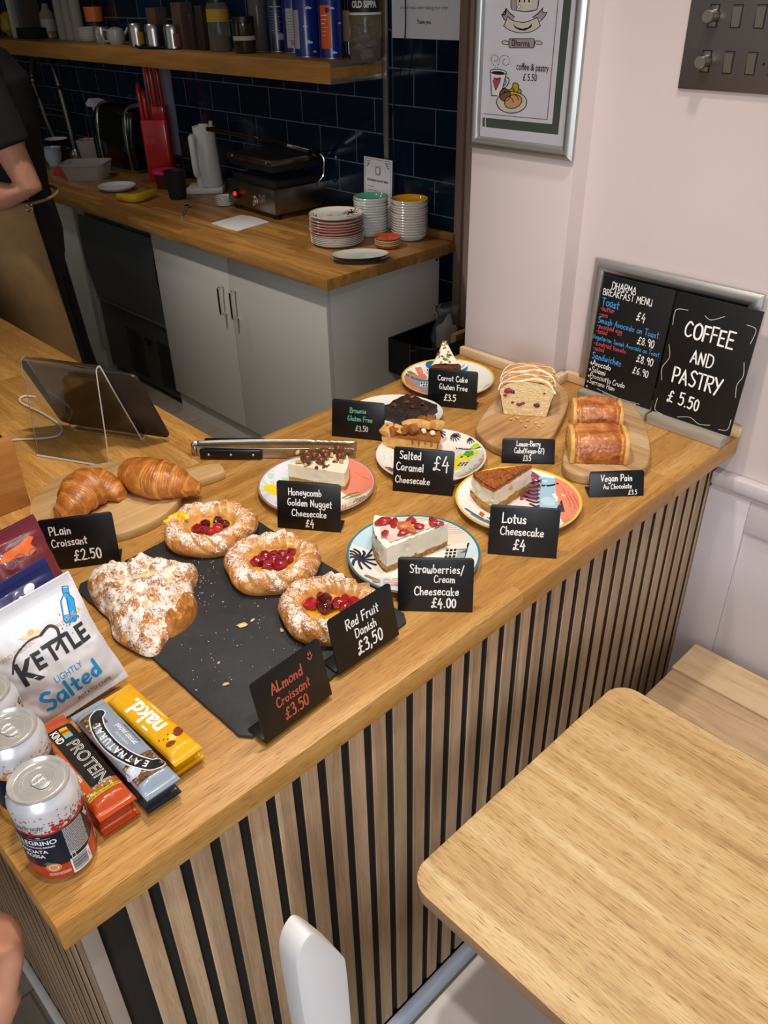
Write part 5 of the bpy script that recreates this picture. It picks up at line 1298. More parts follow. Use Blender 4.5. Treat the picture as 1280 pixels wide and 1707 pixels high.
def paint_white(m, f, M_, w, h):
    dk = mi_(M_, '#35353a'); bl = mi_(M_, '#1f97d8'); gd = mi_(M_, '#d8b083'); go = mi_(M_, '#e6cfa6'); lb = mi_(M_, '#5cb6e6')
    y0 = h * .525
    xs = -.043
    for chx, s, dy, wx in (('K', .041, -.004, .86), ('E', .030, .002, .8), ('T', .032, .003, .82), ('T', .032, .003, .82), ('L', .032, .002, .8), ('E', .032, .002, .8)):
        m.text(chx, s, f(2), dk, 'LEFT', .0011, wx, .006, at=(xs, y0 + dy)); xs += {'K': .0200, 'E': .0152, 'T': .0145, 'L': .0125}[chx] * (1.1 if chx == 'K' else 1)
    m.stroke([(q.x, q.y) for q in smooth([(-.045, y0 + .004), (-.034, y0 + .020), (-.015, y0 + .028), (.0, y0 + .027)], 6)], .0022, f(3), dk)
    m.stroke([(q.x, q.y) for q in smooth([(.002, y0 + .027), (.014, y0 + .031), (.020, y0 + .024), (.016, y0 + .012), (.008, y0 + .004)], 6)], .0036, f(3), dk)
    m.text('LIGHTLY', .0118, f(2), bl, 'CENTER', .0, .78, .006, at=(.006, h * .345))
    hand(m, 'Salted', -.034, h * .135, .0225, f(3), .0040, bl, 'l', .05, 1.05, .10)
    m.text('POTATO CHIPS', .008, f(2), dk, 'CENTER', .0, .8, .006, at=(.024, h * .085))
    m.text('HAND COOKED', .0075, f(2), gd, 'CENTER', .0001, .8, .006, ang=.1, at=(-.030, h * .675)); m.text('IN NORFOLK', .0075, f(2), gd, 'CENTER', .0001, .8, .006, ang=.1, at=(.038, h * .70))
    m.flat([(-.022, h * .755), (-.016, h * .76), (-.008, h * .735), (.0, h * .745), (.008, h * .725), (.016, h * .73), (.010, h * .71), (.002, h * .70), (-.012, h * .715)], f(2), go, .006)
    m.flat(ell(-.006, h * .752, .004, .003, 14), f(3), gd, .006)
    # blue splashing bottle
    c, s = math.cos(1.15), math.sin(1.15)
    Rr = lambda pts: [(.046 + x * c - y * s, h * .79 + x * s + y * c) for x, y in pts]
    m.flat(Rr([(-.022, -.005), (-.018, -.0075), (.004, -.0075), (.010, -.003), (.018, -.003), (.018, .003), (.010, .003), (.004, .0075), (-.018, .0075), (-.022, .004)]), f(2), bl, .005)
    m.flat(Rr([(-.012, .001), (.004, .001), (.009, .003), (.003, .0065), (-.012, .0065)]), f(3), 0, .005)
    for pts in ([(-.022, -.005), (-.018, -.008), (.004, -.008), (.010, -.0035), (.02, -.0035)], [(-.022, .005), (-.018, .008), (.004, .008), (.010, .0035), (.02, .0035)], [(.02, -.0035), (.02, .0035)], [(.012, -.003), (.012, .003)], [(-.016, 0), (.006, .0)]): m.stroke(Rr(pts), .0008, f(4), dk)
    rs = random.Random(5)
    for k in range(16): m.flat([(.030 + rs.uniform(0, .02) + .0012 * math.cos(a) * rs.uniform(.5, 1), h * .66 + rs.uniform(0, .012) + .001 * math.sin(a)) for a in [0, 1.5, 3, 4.5]] if False else ell(.034 + rs.gauss(0, .007), h * .672 + rs.gauss(0, .006), .0009, .0007, 8), f(3), [bl, dk][k % 2], .006)
    for k in range(5): m.stroke([(-w * .49, h * (.945 + .011 * k)), (w * .49, h * (.945 + .011 * k))], .0006, lambda x, y: (x, y, .0016), mi_(M_, '#c9cad2'))


def paint_blue(m, f, M_, w, h):
    wh = mi_(M_, '#dfe4f0'); pk = mi_(M_, '#c84a6a')
    m.flat(ell(.028, h * .84, .008, .005, 14, .3), f(2), wh, .005); m.text('IN NORFOLK', .006, f(2), wh, 'CENTER', 0, .8, .006, at=(.034, h * .76))
    for k in range(7): m.flat(ell(-.01 + .008 * (k % 4), h * (.82 - .012 * (k % 3)), .0025, .0016, 8), f(2), [pk, wh][k % 2], .005)


def paint_red(m, f, M_, w, h):
    og = mi_(M_, '#d8641c'); gy = mi_(M_, '#6a5a5e'); wh = mi_(M_, '#f0e8ea'); gd = mi_(M_, '#cfae8a')
    m.flat([(-.004, h * .76), (.008, h * .82), (.03, h * .83), (.044, h * .86), (.05, h * .83), (.042, h * .79), (.046, h * .73), (.034, h * .71), (.018, h * .745), (.006, h * .75)], f(2), og, .006)
    m.flat([(.008, h * .85), (.05, h * .88), (.046, h * .855), (.026, h * .835)], f(3), gy, .006)
    for x, y in ((.008, .715), (.022, .73), (.04, .72)): m.stroke(ell(x, h * y, .006, .005, 14), .0014, f(3), gy, closed=True)
    m.text('IN NORFOLK', .0075, f(2), gd, 'CENTER', .0001, .8, .006, at=(.012, h * .625))
    m.flat(ell(-.03, h * .5, .018, .015, 22), f(2), wh, .006); m.flat(ell(-.03, h * .5, .011, .009, 18), f(3), mi_(M_, '#8a2a34'), .006)
    for k in range(5): m.stroke([(-w * .49, h * (.945 + .011 * k)), (w * .49, h * (.945 + .011 * k))], .0006, lambda x, y: (x, y, .0016), mi_(M_, '#6e2430'))


crisp_bag((.150, .240, .0006), .132, .156, .042, .40, -.03, 'white crisp bag with black and blue lettering standing behind the snack bars', '#dcdce2', paint_white, 1.0)
crisp_bag((.150, .300, .0006), .126, .150, .034, .36, .03, 'navy blue crisp bag tucked behind the white crisp bag', '#20265e', paint_blue, 4.0)
crisp_bag((.176, .392, .0006), .128, .158, .036, .40, -.06, 'maroon crisp bag with an orange drawing behind the navy bag', '#6e1f2c', paint_red, 7.0)
crisp_bag((.122, .505, .0006), .13, .16, .034, .3, .0, 'bright red crisp bag at the left edge behind the maroon bag', '#c22a18', lambda m, f, M_, w, h: None, 9.0)


def snack_bar(pos, w, l, h, rz, label, col, paint, see=None, group=None):
    o = thing('snack_bar', label, 'snack bar', pos, rz, group)
    mats = [mat('wrap_' + col.strip('#'), col, .3, coat=.4, var=.03, vscale=30)]
    def top(x, y):
        u = min(1, abs(x) / (w / 2)); v = abs(y) / (l / 2); e = 1 - max(0, (v - .80) / .12) ** 1.2 if v > .80 else 1
        e = max(0, e); k = max(0, 1 - u ** 4) ** .5
        return h / 2 + max(.0006, (h / 2) * k * e) + .0007 * noise.noise(V((x * 120, y * 90, w * 99))) * e
    def bot(x, y): return max(.0003, h - top(x, y) - .0004)
    def zz(x, y): return .0006 * math.sin(x * 2 * PI / .0032) if abs(y) > l * .465 else 0
    m = MB()
    m.surf(lambda a, b: ((a - .5) * w, (b - .5) * l, top((a - .5) * w, (b - .5) * l)), 30, 70)
    m.surf(lambda a, b: ((a - .5) * w, (b - .5) * l, bot((a - .5) * w, (b - .5) * l)), 30, 70)
    f = lambda lay: (lambda x, y: (x, y, top(x, y) + .00018 + .00007 * lay))
    paint(m, f, mats, w, l, h)
    m.build('wrapper', mats, o, sharp=60)
    return o


def pn(m, f, M_, w, l, h):
    wh = mi_(M_, '#f4f0e4'); br = mi_(M_, '#7a3a20'); ye = mi_(M_, '#e8d060'); dk = mi_(M_, '#4a2c14')
    m.text('nakd.', .030, f(3), wh, 'CENTER', .0010, 1.0, .005, ang=PI / 2, at=(-.001, .008)); m.stroke([(-.0125, -.012), (-.0125, -.003)], .0022, f(3), wh)
    m.text('peanut delight', .0042, f(3), wh, 'CENTER', 0, 1.0, .005, ang=PI / 2, at=(.0135, .006)); m.flat(rrect(.0112, -.015, .0162, .026, .002), f(2), mi_(M_, '#e8b82c'), .005)
    m.flat(ell(.002, -.043, .0075, .0048, 16, .6), f(2), ye, .004); m.flat(ell(.011, -.040, .0085, .0055, 16, .8), f(3), br, .004); m.flat(ell(-.006, -.05, .006, .004, 14), f(2), br, .004)
    for k in range(5): m.flat(ell(-.012 + .004 * k, -.036 - .003 * (k % 3), .0012, .001, 6), f(3), dk, .004)


def seeds(m, f, M_, x0, x1, y0, y1, cols, n, sd, r=.0022):
    rs = random.Random(sd); ids = [mi_(M_, c, bump=.5) for c in cols]
    m.flat([(x0, y0), (x1, y0), (x1, y1), (x0, y1)], f(1), ids[0], .005)
    for k in range(n): m.flat(ell(rs.uniform(x0 + .001, x1 - .001), rs.uniform(y0 + .001, y1 - .001), rs.uniform(.5, 1) * r, rs.uniform(.4, .8) * r, 9, rs.uniform(0, 3)), f(2 + k % 3), rs.choice(ids), .004)


def pe(m, f, M_, w, l, h):
    dk = mi_(M_, '#17181c'); wh = mi_(M_, '#eceef2'); lt = mi_(M_, '#c2cad6')
    hw = w * .46
    seeds(m, f, M_, -hw, hw, -l * .39, -l * .19, ['#6a4a30', '#8a6440', '#b99a70', '#4a3220'], 90, 3); seeds(m, f, M_, -hw, hw * .2, l * .22, l * .38, ['#6a4a30', '#a9845a', '#d2b48a', '#4a3220'], 50, 4)
    ban = [(q.x, q.y) for q in smooth([(.012, -.056), (.004, -.052), (-.006, -.030), (-.011, .0), (-.010, .030), (-.004, .05), (.002, .055)], 6)]
    def band(wd, mi, lay):
        P = [V(p) for p in ban]; L = []; Rr = []
        for i, p in enumerate(P):
            d = (P[min(i + 1, len(P) - 1)] - P[max(i - 1, 0)]).normalized(); nn = V((-d.y, d.x)); L.append(p + nn * wd / 2); Rr.append(p - nn * wd / 2)
        a = math.atan2((P[-1] - P[-2]).y, (P[-1] - P[-2]).x)
        m.stroke([(p.x, p.y) for p in P], wd, f(lay), mi)
    band(.0165, lt, 5); band(.0152, wh, 6); band(.0135, dk, 7)
    for t, y0 in (('EAT', -.048), ('NATURAL', -.018)):
        k0 = 0
        for chx in t:
            y = y0 + k0; i = min(range(len(ban)), key=lambda q: abs(ban[q][1] - y)); p, q = V(ban[max(0, i - 1)]), V(ban[min(len(ban) - 1, i + 1)])
            m.text(chx, .0115, f(9), wh, 'CENTER', .0003, .95, .005, ang=math.atan2((q - p).y, (q - p).x), at=(ban[i][0], y)); k0 += .0096 if chx != 'I' else .005
    m.text('protein packed', .0085, f(4), wh, 'CENTER', .0001, .8, .005, ang=PI / 2, at=(.0085, .006)); m.text('crunchy nut bar', .005, f(4), wh, 'CENTER', 0, .8, .005, ang=PI / 2, at=(.002, .004))
    m.text('with peanuts and chocolate', .0036, f(4), dk, 'CENTER', 0, .9, .005, ang=PI / 2, at=(.0148, .004))
    m.flat(ell(-.013, -.047, .0085, .0085, 20), f(6), lt, .004); m.text('10g', .0085, f(8), wh, 'CENTER', .0002, .8, .005, ang=PI / 2, at=(-.0135, -.047))


def pk(m, f, M_, w, l, h):
    dk = mi_(M_, '#15110f'); wh = mi_(M_, '#efece6'); og = mi_(M_, '#c8561c'); ye = mi_(M_, '#c9b818'); bl = mi_(M_, '#6fb0d8'); rd = mi_(M_, '#c0341c')
    seeds(m, f, M_, -w * .47, w * .35, -l * .36, -l * .12, ['#9a6a3a', '#d2aa70', '#e6cc9c', '#6a4424'], 90, 9); seeds(m, f, M_, -w * .47, -w * .25, -l * .1, l * .3, ['#9a6a3a', '#d2aa70', '#6a4424'], 40, 10)
    m.flat(rrect(-.009, -.046, .0195, .058, .0005), f(5), dk, .005)
    m.text('PROTEIN', .0195, f(7), wh, 'CENTER', .0002, .98, .005, ang=-PI / 2, at=(.0055, -.010)); m.text('PROTEIN', .0195, f(8), dk, 'CENTER', -.0004, .98, .005, ang=-PI / 2, at=(.0055, -.010))
    m.text('KIND', .0115, f(7), wh, 'CENTER', .0003, .78, .005, ang=-PI / 2, at=(-.0035, .044))
    for k, c in enumerate((ye, rd, mi_(M_, '#a9a818'), bl)): m.flat([(.003, .054 - .0045 * k), (.012, .054 - .0045 * k), (.012, .0495 - .0045 * k), (.003, .0495 - .0045 * k)], f(7), c, .005)
    m.flat([(-.0165, .02), (-.010, .02), (-.010, -.05), (-.0165, -.05)], f(5), og, .005); m.text('PEANUT BUTTER', .0058, f(7), wh, 'CENTER', .0001, .8, .005, ang=-PI / 2, at=(-.0133, -.014))
    m.flat([(-.019, -.060), (.019, -.060), (.019, -.0555), (-.019, -.0555)], f(6), ye, .005); m.text('made with recycled plastic', .0036, f(8), dk, 'CENTER', 0, 1, .005, at=(0, -.0577))


plain = lambda m, f, M_, w, l, h: None
def pe2(m, f, M_, w, l, h):
    seeds(m, f, M_, -w * .46, w * .46, -l * .38, -l * .2, ['#5a4634', '#7a5a40'], 20, 3)
snack_bar((.194, .142, .0004), .037, .150, .016, .02, 'yellow snack bar underneath the lettered yellow bar', '#d9a012', plain, group=None)
snack_bar((.191, .140, .0168), .037, .150, .017, .045, 'yellow snack bar with white lettering on top, nearest the slate', '#e2a814', pn)
snack_bar((.150, .128, .0004), .041, .168, .020, -.03, 'dark grey snack bar underneath the grey blue bar', '#2c2d33', pe2)
snack_bar((.148, .126, .0210), .041, .168, .020, .01, 'grey blue snack bar with a curved black banner on top of its pair', '#8c9aac', pe)
snack_bar((.103, .136, .0004), .042, .168, .019, -.02, 'orange snack bar underneath the black labelled orange bar', '#b8441a', plain)
snack_bar((.102, .138, .0198), .042, .168, .020, .0, 'orange snack bar with a black PROTEIN label, between the cans and the grey blue bar', '#b8481c', pk)

# ================================================================== TABLET, STAND, BOX, TONGS
th_ = math.atan2(-.888, .46)
st = thing('tablet_stand', 'clear bent acrylic stand holding the tablet', 'stand', (.492, .870, .0003), th_)
# thing space: x along the width (towards the reader's right), y towards the barista
def sheet(name, pts, w, t, mt, par):
    q = [V(p) for p in pts]; m = MB(); vs = []; n = len(q)
    for i in range(n):
        d = (q[min(i + 1, n - 1)] - q[max(i - 1, 0)]).normalized(); nn = V((-d.y, d.x))
        for s in (-1, 1):
            for e in (-1, 1): vs.append((e * w / 2, q[i].x + nn.x * s * t / 2, q[i].y + nn.y * s * t / 2))
    fs = []
    for i in range(n - 1):
        a, b2 = 4 * i, 4 * i + 4
        fs += [(a, a + 1, b2 + 1, b2), (a + 2, b2 + 2, b2 + 3, a + 3), (a, b2, b2 + 2, a + 2), (a + 1, a + 3, b2 + 3, b2 + 1)]
    fs += [(0, 2, 3, 1), (4 * n - 4, 4 * n - 3, 4 * n - 1, 4 * n - 2)]
    m.add(vs, fs)
    for i_, f_ in enumerate(m.f):
        if i_ % 4 >= 2 or i_ >= len(m.f) - 2: m.mi[i_] = 1
    return m.build(name, [mt, mat('acrylic_edge', '#f2f2ee', .35, trans=.45, ior=1.2)], par, sharp=30)
sheet('bent_sheet', smooth([(-.060, .003), (-.056, .006), (-.050, .05), (-.041, .13), (-.036, .176), (-.032, .186), (-.026, .187), (-.020, .180), (.004, .12), (.046, .02), (.051, .005), (.056, .003), (.066, .004), (.076, .008), (.079, .014)], 4), .158, .0034, acrylic, st)
tbn = V((.46, -.888, 0)); tbd = V((.888, .46, 0))
tlt = math.radians(24)
to = V((.492, .870, 0)) + tbd * .0635 + tbn * .012
tab = thing('tablet', 'dark backed tablet leaning on the clear stand, screen turned away', 'tablet', (to.x, to.y, .0085), rot=(0, 0, th_))
Tm = Matrix(((1, 0, 0, 0), (0, math.cos(tlt), -math.sin(tlt), 0), (0, math.sin(tlt), math.cos(tlt), 0), (0, 0, 0, 1)))
Tm = Matrix.Rotation(tlt, 4, 'X')
pl_ = [(x, z) for x, z in rrect(-.125, 0, .125, .175, .012, 6)]
XZ = Tm @ Matrix(((1, 0, 0, 0), (0, 0, -1, 0), (0, 1, 0, 0), (0, 0, 0, 1)))
MB().prism(pl_, -.0062, 0, .0012, M=XZ).build('case', mat('tablet_back', '#332f30', .35, .4), tab)
MB().prism(rrect(-.115, .008, .115, .167, .004, 4), -.0068, -.0063, .0001, M=XZ).build('screen', black_gl, tab)
MB().lathe([(0, .0005), (.004, .0005), (.0045, 0)], 20, M=XZ @ Matrix.Translation((.108, .158, .0001))).build('camera_lens', black_gl, tab)
cbl = [at(x, y, .0035) for x, y in ((60, 661), (42, 660), (33, 665), (38, 673), (69, 687), (98, 706), (104, 717), (94, 727), (62, 731), (26, 733), (-20, 737))]
m = MB(); m.tube([V((q.x, q.y, .0035)) for q in smooth([(p.x, p.y) for p in cbl], 6)], .0022, 8)
tag(m.build('charging_cable', mat('white_cable', '#dcdad6', .4)), 'white charging cable curling on the counter by the tablet stand', 'cable')
bx = thing('wooden_caddy', 'plain wooden caddy box at the left edge behind the maroon bag', 'box', (.218, .815, .0004))
MB().box((-.1, -.062, 0), (.1, -.052, .132), .0015).build('front_panel', wood('caddy_ply', '#8f5f30', '#b0793f', '#c79358', 'X', pore=.3, gscale=1.2), bx)
cp = MATS['caddy_ply']
MB().box((.09, -.0518, 0), (.1, .062, .132), .0015).build('side_panel', cp, bx); MB().box((-.1, -.0518, 0), (-.09, .062, .132), .0015).build('side_panel', cp, bx)
MB().box((-.0898, .052, 0), (.0898, .062, .132), .0015).build('back_panel', cp, bx); MB().box((-.0898, -.0518, 0), (.0898, .0518, .008), 0).build('base_panel', cp, bx)
tr = MB(); tr.box((-.088, -.0505, .1), (.088, -.0475, .156), .001); tr.box((-.088, .0475, .1), (.088, .0505, .156), .001); tr.box((.085, -.0474, .1), (.088, .0474, .156), .001); tr.box((-.088, -.0474, .1), (-.085, .0474, .156), .001); tr.box((-.0849, -.0474, .1), (.0849, .0474, .103), 0)
tr.build('tray_insert', black_mt, bx)
tag(MB().box((-.003, -.035, 0), (.003, .035, .075), .0008).build('paper_slip_pack', white_pap, loc=(.296, .815, .1076), rot=(0, .1, 0)), 'white paper slips standing in the caddy box tray', 'paper')
# serving tongs lying on their side
tg = at(322, 748, .011); n1 = at(590, 762, .011); f1 = at(597, 737, .011)
ax = (V((n1.x + f1.x, n1.y + f1.y)) / 2 - V((tg.x, tg.y))); Lt = ax.length
to_ = thing('serving_tongs', 'steel serving tongs with black riveted handle lying on the counter', 'tongs', (tg.x, tg.y, .0004), math.atan2(ax.y, ax.x))
half_n = (V((n1.x, n1.y)) - V((tg.x, tg.y))).length
def arm(s):
    m = MB(); nn = 60; vs = []
    for i in range(nn):
        t = i / (nn - 1); x = .006 + t * (Lt - .006); y = s * (.011 + .006 * math.sin(PI * min(1, t * 1.1)) + .004 * t)
        w = .010 + .0005 * math.sin(PI * t); 
        sc = .0022 * abs(math.sin(x * PI / .0085)) if t > .72 else 0
        zc = .0115; dish = .0018 * (1 if t < .97 else 0)
        for k in range(7):
            v = (k / 6 - .5) * 2; z = zc + v * (w - sc)
            vs.append((x - (.004 * (1 - abs(v)) * 0), y - s * dish * (1 - v * v), max(.0003, z)))
    fs = [(i * 7 + k, i * 7 + k + 1, i * 7 + k + 8, i * 7 + k + 7) for i in range(nn - 1) for k in range(6)]
    m.add(vs, fs); return m
for s in (-1, 1):
    a = arm(s).build('arm', steel, to_, sharp=60); md = a.modifiers.new('thick', 'SOLIDIFY'); md.thickness = .0012
m = MB(); lp_ = [(.008 - .011 * math.sin(PI * k / 12), -.0112 * math.cos(PI * k / 12), 0) for k in range(13)]
vs = [(x, y, z) for x, y, _ in lp_ for z in (.0015, .0215)]
m.add(vs, [(2 * i, 2 * i + 1, 2 * i + 3, 2 * i + 2) for i in range(12)]); a = m.build('spring_loop', steel, to_); md = a.modifiers.new('thick', 'SOLIDIFY'); md.thickness = .0013
for s in (-1, 1):
    hd_ = MB(); y = s * .0165
    hd_.box((.018, min(y, y + s * .009), .002), (.135, max(y, y + s * .009), .0215), .003, seg=3); h_ = hd_.build('handle_scale', black_pl, to_)
    for k in range(3):
        MB().lathe([(0, .0008), (.002, .0006), (.0026, 0)], 14, M=Matrix(((1, 0, 0, .035 + .042 * k), (0, 0, s, y + s * .0091), (0, 1, 0, .0118), (0, 0, 0, 1)))).build('rivet', chrome, h_)


# ================================================================== KITCHEN BEHIND
KZ = KZ_
def kx(x, y): return V((CAM.x + (x - CAM.x) * 1.038, CAM.y + (y - CAM.y) * 1.038))
def dep(p): return (p - CAM).dot(FWD)
def kp(px, py, z=KZ): return at(px, py, z)
kw = thing('kitchen_worktop', 'darker oak block worktop of the back kitchen with plates stacked at its end', 'worktop', (0, 0, 0))
MB().box((1.652, 1.517, KZ - .040), (2.2932, 5.2, KZ), .003).build('slab', beech, kw)
MB().box((2.273, 1.520, KZ + .0003), (2.293, 1.866, KZ + .028), .004).build('upstand', beech, kw)
CX_, CY_ = 1.692, 1.575
ysp = atx(386, 505, CX_).y; yl = atx(252, 400, CX_).y
ca = thing('base_cabinet', 'white two door base cabinet under the kitchen worktop', 'cabinet', (CX_, CY_, ZF))
ZT = KZ - .040 - ZF - .0005
W_ = yl - CY_
MB().box((.0195, 0, .0005), (.57, W_, ZT), .001).build('body', white_lam, ca)
for y0, y1, hy in ((.001, ysp - CY_ - .0015, ysp - CY_ - .035), (ysp - CY_ + .0015, W_ - .001, ysp - CY_ + .045)):
    d = MB().box((0, y0, .10), (.019, y1, ZT - .012), .0012).build('door', white_lam, ca)
    zc = (atx(382, 505, CX_ - .01).z - ZF)
    MB().tube(smooth([(-.0005, hy, zc + .055), (-.022, hy, zc + .052), (-.026, hy, zc + .042), (-.026, hy, zc - .042), (-.022, hy, zc - .052), (-.0005, hy, zc - .055)], 4), .005, 10).build('handle', chrome, d)
MB().box((.05, 0.002, .0005), (.0194, W_ - .002, .098), 0).build('plinth', white_lam, ca)
MB().lathe([(0, .001), (.005, .0005), (.006, 0)], 14, M=Matrix(((1, 0, 0, .555), (0, 0, -1, -.0004), (0, 1, 0, ZT - .03), (0, 0, 0, 1)))).build('screw', black_pl, ca)
# ice machine
im = thing('ice_machine', 'dark grey under counter ice machine with vented lower panel beside the white cabinet', 'appliance', (1.725, yl + .012, ZF))
dgrey = mat('machine_door_grey', '#4c5052', .3, coat=.2); mdark = mat('machine_panel_dark', '#4d4842', .4, .3); msteel = mat('machine_side_steel', '#5c5852', .4, .7)
MW = .68
MB().box((.015, 0, .02), (.53, MW, .80), .004).build('body', msteel, im)
m = MB(); m.surf(lambda u, v: (-.045 * math.sin(PI * min(1, v * .62 + .12)) + .014, .004 + u * (MW - .008), .395 + v * .40), 20, 24)
m.surf(lambda u, v: (.0145, .004 + u * (MW - .008), .395 + v * .40), 2, 2); b_ = m.build('door', dgrey, im)
MB().box((-.012, .004, .385), (.0145, MW - .004, .394), .002).build('door_lip', steel, im)
m = MB(); m.box((.002, .004, .03), (.0145, MW - .004, .384), .002)
pb = m.build('lower_panel', mdark, im)
m = MB()
for k in range(14):
    m.box((-.001, .03, .06 + .017 * k), (.0018, .16, .068 + .017 * k), .001, seg=1)
m.build('vent_slats', black_pl, im)
m = MB()
for k in range(14): m.box((-.001, .30, .06 + .017 * k), (.0018, .45, .068 + .017 * k), .001, seg=1)
m.build('vent_slats', black_pl, im)
MB().lathe([(0, .016), (.018, .015), (.02, .0)], 24, M=Matrix(((0, 0, -1, .0018), (0, 1, 0, .235), (1, 0, 0, .27), (0, 0, 0, 1)))).build('knob', black_gl, im)
MB().box((-.0005, .34, .33), (.0018, .41, .355), .0005).build('badge', msteel, im)
q = MB(); q.box((.06, -.0012, .24), (.10, -.0002, .40), 0); q.build('rating_label', white_pap, im)
m = MB()
for k in range(16): m.box((.05, -.0012, .02 + .013 * k), (.30, -.0002, .026 + .013 * k), 0)
m.build('side_vents', black_pl, im)
c2 = thing('base_cabinet', 'white base cabinet left of the ice machine, mostly behind the person in the apron', 'cabinet', (CX_, yl + MW + .03, ZF))
MB().box((.0195, 0, .0005), (.57, .8, ZT), .001).build('body', white_lam, c2); MB().box((0, .001, .10), (.019, .799, ZT - .012), .0012).build('door', white_lam, c2)

# ---- crockery at the worktop end
def dish(m, R, h, wall=.003, foot=.6, n=56, mi=(0, 1), sx=1, sy=1, cup=1.6):
    prof = [(0, .0015), (R * foot * .9, .0015), (R * foot, 0), (R * foot * 1.06, .001)]; ms = [mi[0]] * 3
    for k in range(1, 9):
        t = k / 8; prof.append((R * (foot * 1.06 + (1 - foot * 1.06) * t ** .75), .001 + (h - .001) * t ** cup)); ms.append(mi[0])
    prof += [(R * 1.004, h + wall * .5), (R * .992, h + wall * .9)]; ms += [mi[0]] * 2
    for k in range(1, 9):
        t = 1 - k / 8; prof.append((R * (foot + (.975 - foot) * t ** .75), .001 + wall + (h - .001) * t ** cup)); ms.append(mi[1])
    prof.append((0, .001 + wall)); ms.append(mi[1])
    m.lathe(prof, n, mis=ms, sx=sx, sy=sy); return m


def stack(name, label0, labels, cat, group, pos, n, dz, make, jitter=.0015):
    base = make(); rs = random.Random(name)
    for i in range(n):
        o = base if i == 0 else dup(base, base.location, 0)
        o.name = name; o.location = (pos[0] + rs.uniform(-jitter, jitter), pos[1] + rs.uniform(-jitter, jitter), pos[2] + i * dz)
        o['label'] = labels(i, n); o['category'] = cat; o['group'] = group
    return base


def mk(name, mats, R, h, **k):
    def f():
        o = thing(name, 'x', 'x'); dish(MB(), R, h, **k).build('dish', mats, o); return o
    return f
def mkm(name, mats, R, h, **k):
    return lambda: dish(MB(), R, h, **k).build(name, mats)


ordn = lambda i, n: 'topmost' if i == n - 1 else ('lowest' if i == 0 else 'one')
gpos = kx(2.062, 1.735); ypos = kx(2.118, 1.592)
Z0 = KZ + .0004
def blab(col):
    return lambda i, n: (f'{col} lined white bowl, topmost of its tall stack on the kitchen worktop' if i == n - 1 else (f'lowest white bowl of the {col} lined stack on the kitchen worktop' if i == 0 else f'white bowl rim within the {col} lined stack on the kitchen worktop'))
stack('stacked_bowl', '', blab('green'), 'bowl', 'green lined bowls in a stack', (gpos.x, gpos.y, Z0), 13, .0098, mkm('stacked_bowl', [white_cer, gz('#5fa58c')], 0.0655, .022, foot=.62))
stack('stacked_bowl', '', blab('yellow'), 'bowl', 'yellow lined bowls in a stack', (ypos.x, ypos.y, Z0), 14, .0093, mkm('stacked_bowl', [white_cer, gz('#d9a018')], .068, .022, foot=.62))
# patterned dinner plates: five white ones under six pink edged ones
PX = kx(1.900, 1.742)
zc = Z0
pinkedge = gz('#d9a08c')
o1 = dish(MB(), .098, .012, wall=.002, foot=.62, cup=2).build('dinner_plate', [white_cer, white_cer])
for i in range(5):
    o = o1 if i == 0 else dup(o1, o1.location, 0); o.location = (PX.x, PX.y, zc); zc += .0062
    tag(o, 'plain white plate in the lower half of the pink edged plate pile', 'plate', 'white plates low in the pile')
o2 = dish(MB(), .1, .012, wall=.003, foot=.62, cup=2).build('dinner_plate', [pinkedge, white_cer])
for i in range(6):
    o = o2 if i == 0 else dup(o2, o2.location, 0); rs = random.Random(i); o.location = (PX.x + rs.uniform(-.003, .003), PX.y + rs.uniform(-.003, .003), zc); zc += .0100
    tag(o, 'pink edged plate in the upper half of the plate pile on the kitchen worktop', 'plate', 'pink edged plates in the pile')
top_d = [('p', '#f3efe6', ell(0, 0, .97, .97, 40)), ('p', '#e8b0a0', [(.35, -.1), (.95, .2), (.98, -.2), (.5, -.35)]), ('p', '#b9483c', [(-.9, .1), (-.75, .2), (-.45, -.5), (-.6, -.62)]), ('p', '#22232c', [(-.85, -.05), (-.7, .0), (-.5, -.4), (-.6, -.5)]), ('p', '#e8a894', [(-.7, -.3), (-.3, -.45), (-.35, -.6), (-.65, -.6)]), ('p', '#e2c41c', ell(-.25, .1, .13, .12)), ('p', '#b9c8e0', [(0, .05), (.25, .3), (.3, .25), (.05, .0)]), ('p', '#6e8a3c', [(-.2, -.6), (-.05, -.55), (-.1, -.7)]), ('l', '#8a5a40', .04, [(.1, -.62), (.4, -.55), (.6, -.5)])] + palm(.52, .42, .3, '#1c1d28', 9)
tp = plate(None, None, 'seaside printed plate lying on top of the pink edged pile', '#c9b060', top_d, loc=(PX.x, PX.y, 0), R=.1, name='dinner_plate'); tp.location.z = zc + .0002
SX_ = kx(1.985, 1.570)
zc = Z0
for i, c in enumerate(('#d8501a', '#e6e2d8', '#e2c81c', '#e6e2d8', '#d8501a')):
    o = dish(MB(), .048, .008, wall=.0022, foot=.66, cup=1.8).build('side_dish', [gz(c), gz(c)], loc=(SX_.x, SX_.y, zc)); zc += .0068
    tag(o, ['lowest orange dish of the small stack', 'white dish above the lowest orange one in the small stack', 'yellow dish in the middle of the small stack', 'white dish just under the top orange one in the small stack', 'orange dish on top of the small stack'][i], 'dish')
OX = kx(1.806, 1.520); dkg = gz('#2c3030')
for i in range(2):
    o = dish(MB(), .082, .010, wall=.003, foot=.7, cup=1.7, mi=(0, 1), sx=1.22, sy=.78).build('oval_plate', [dkg, gz('#dcdcd2')], loc=(OX.x, OX.y, Z0 + .0105 * i), rot=(0, 0, PIC + .08))
    tag(o, ['dark grey oval plate underneath, at the worktop corner', 'oval plate with pale speckled face on top, at the worktop corner'][i], 'plate')

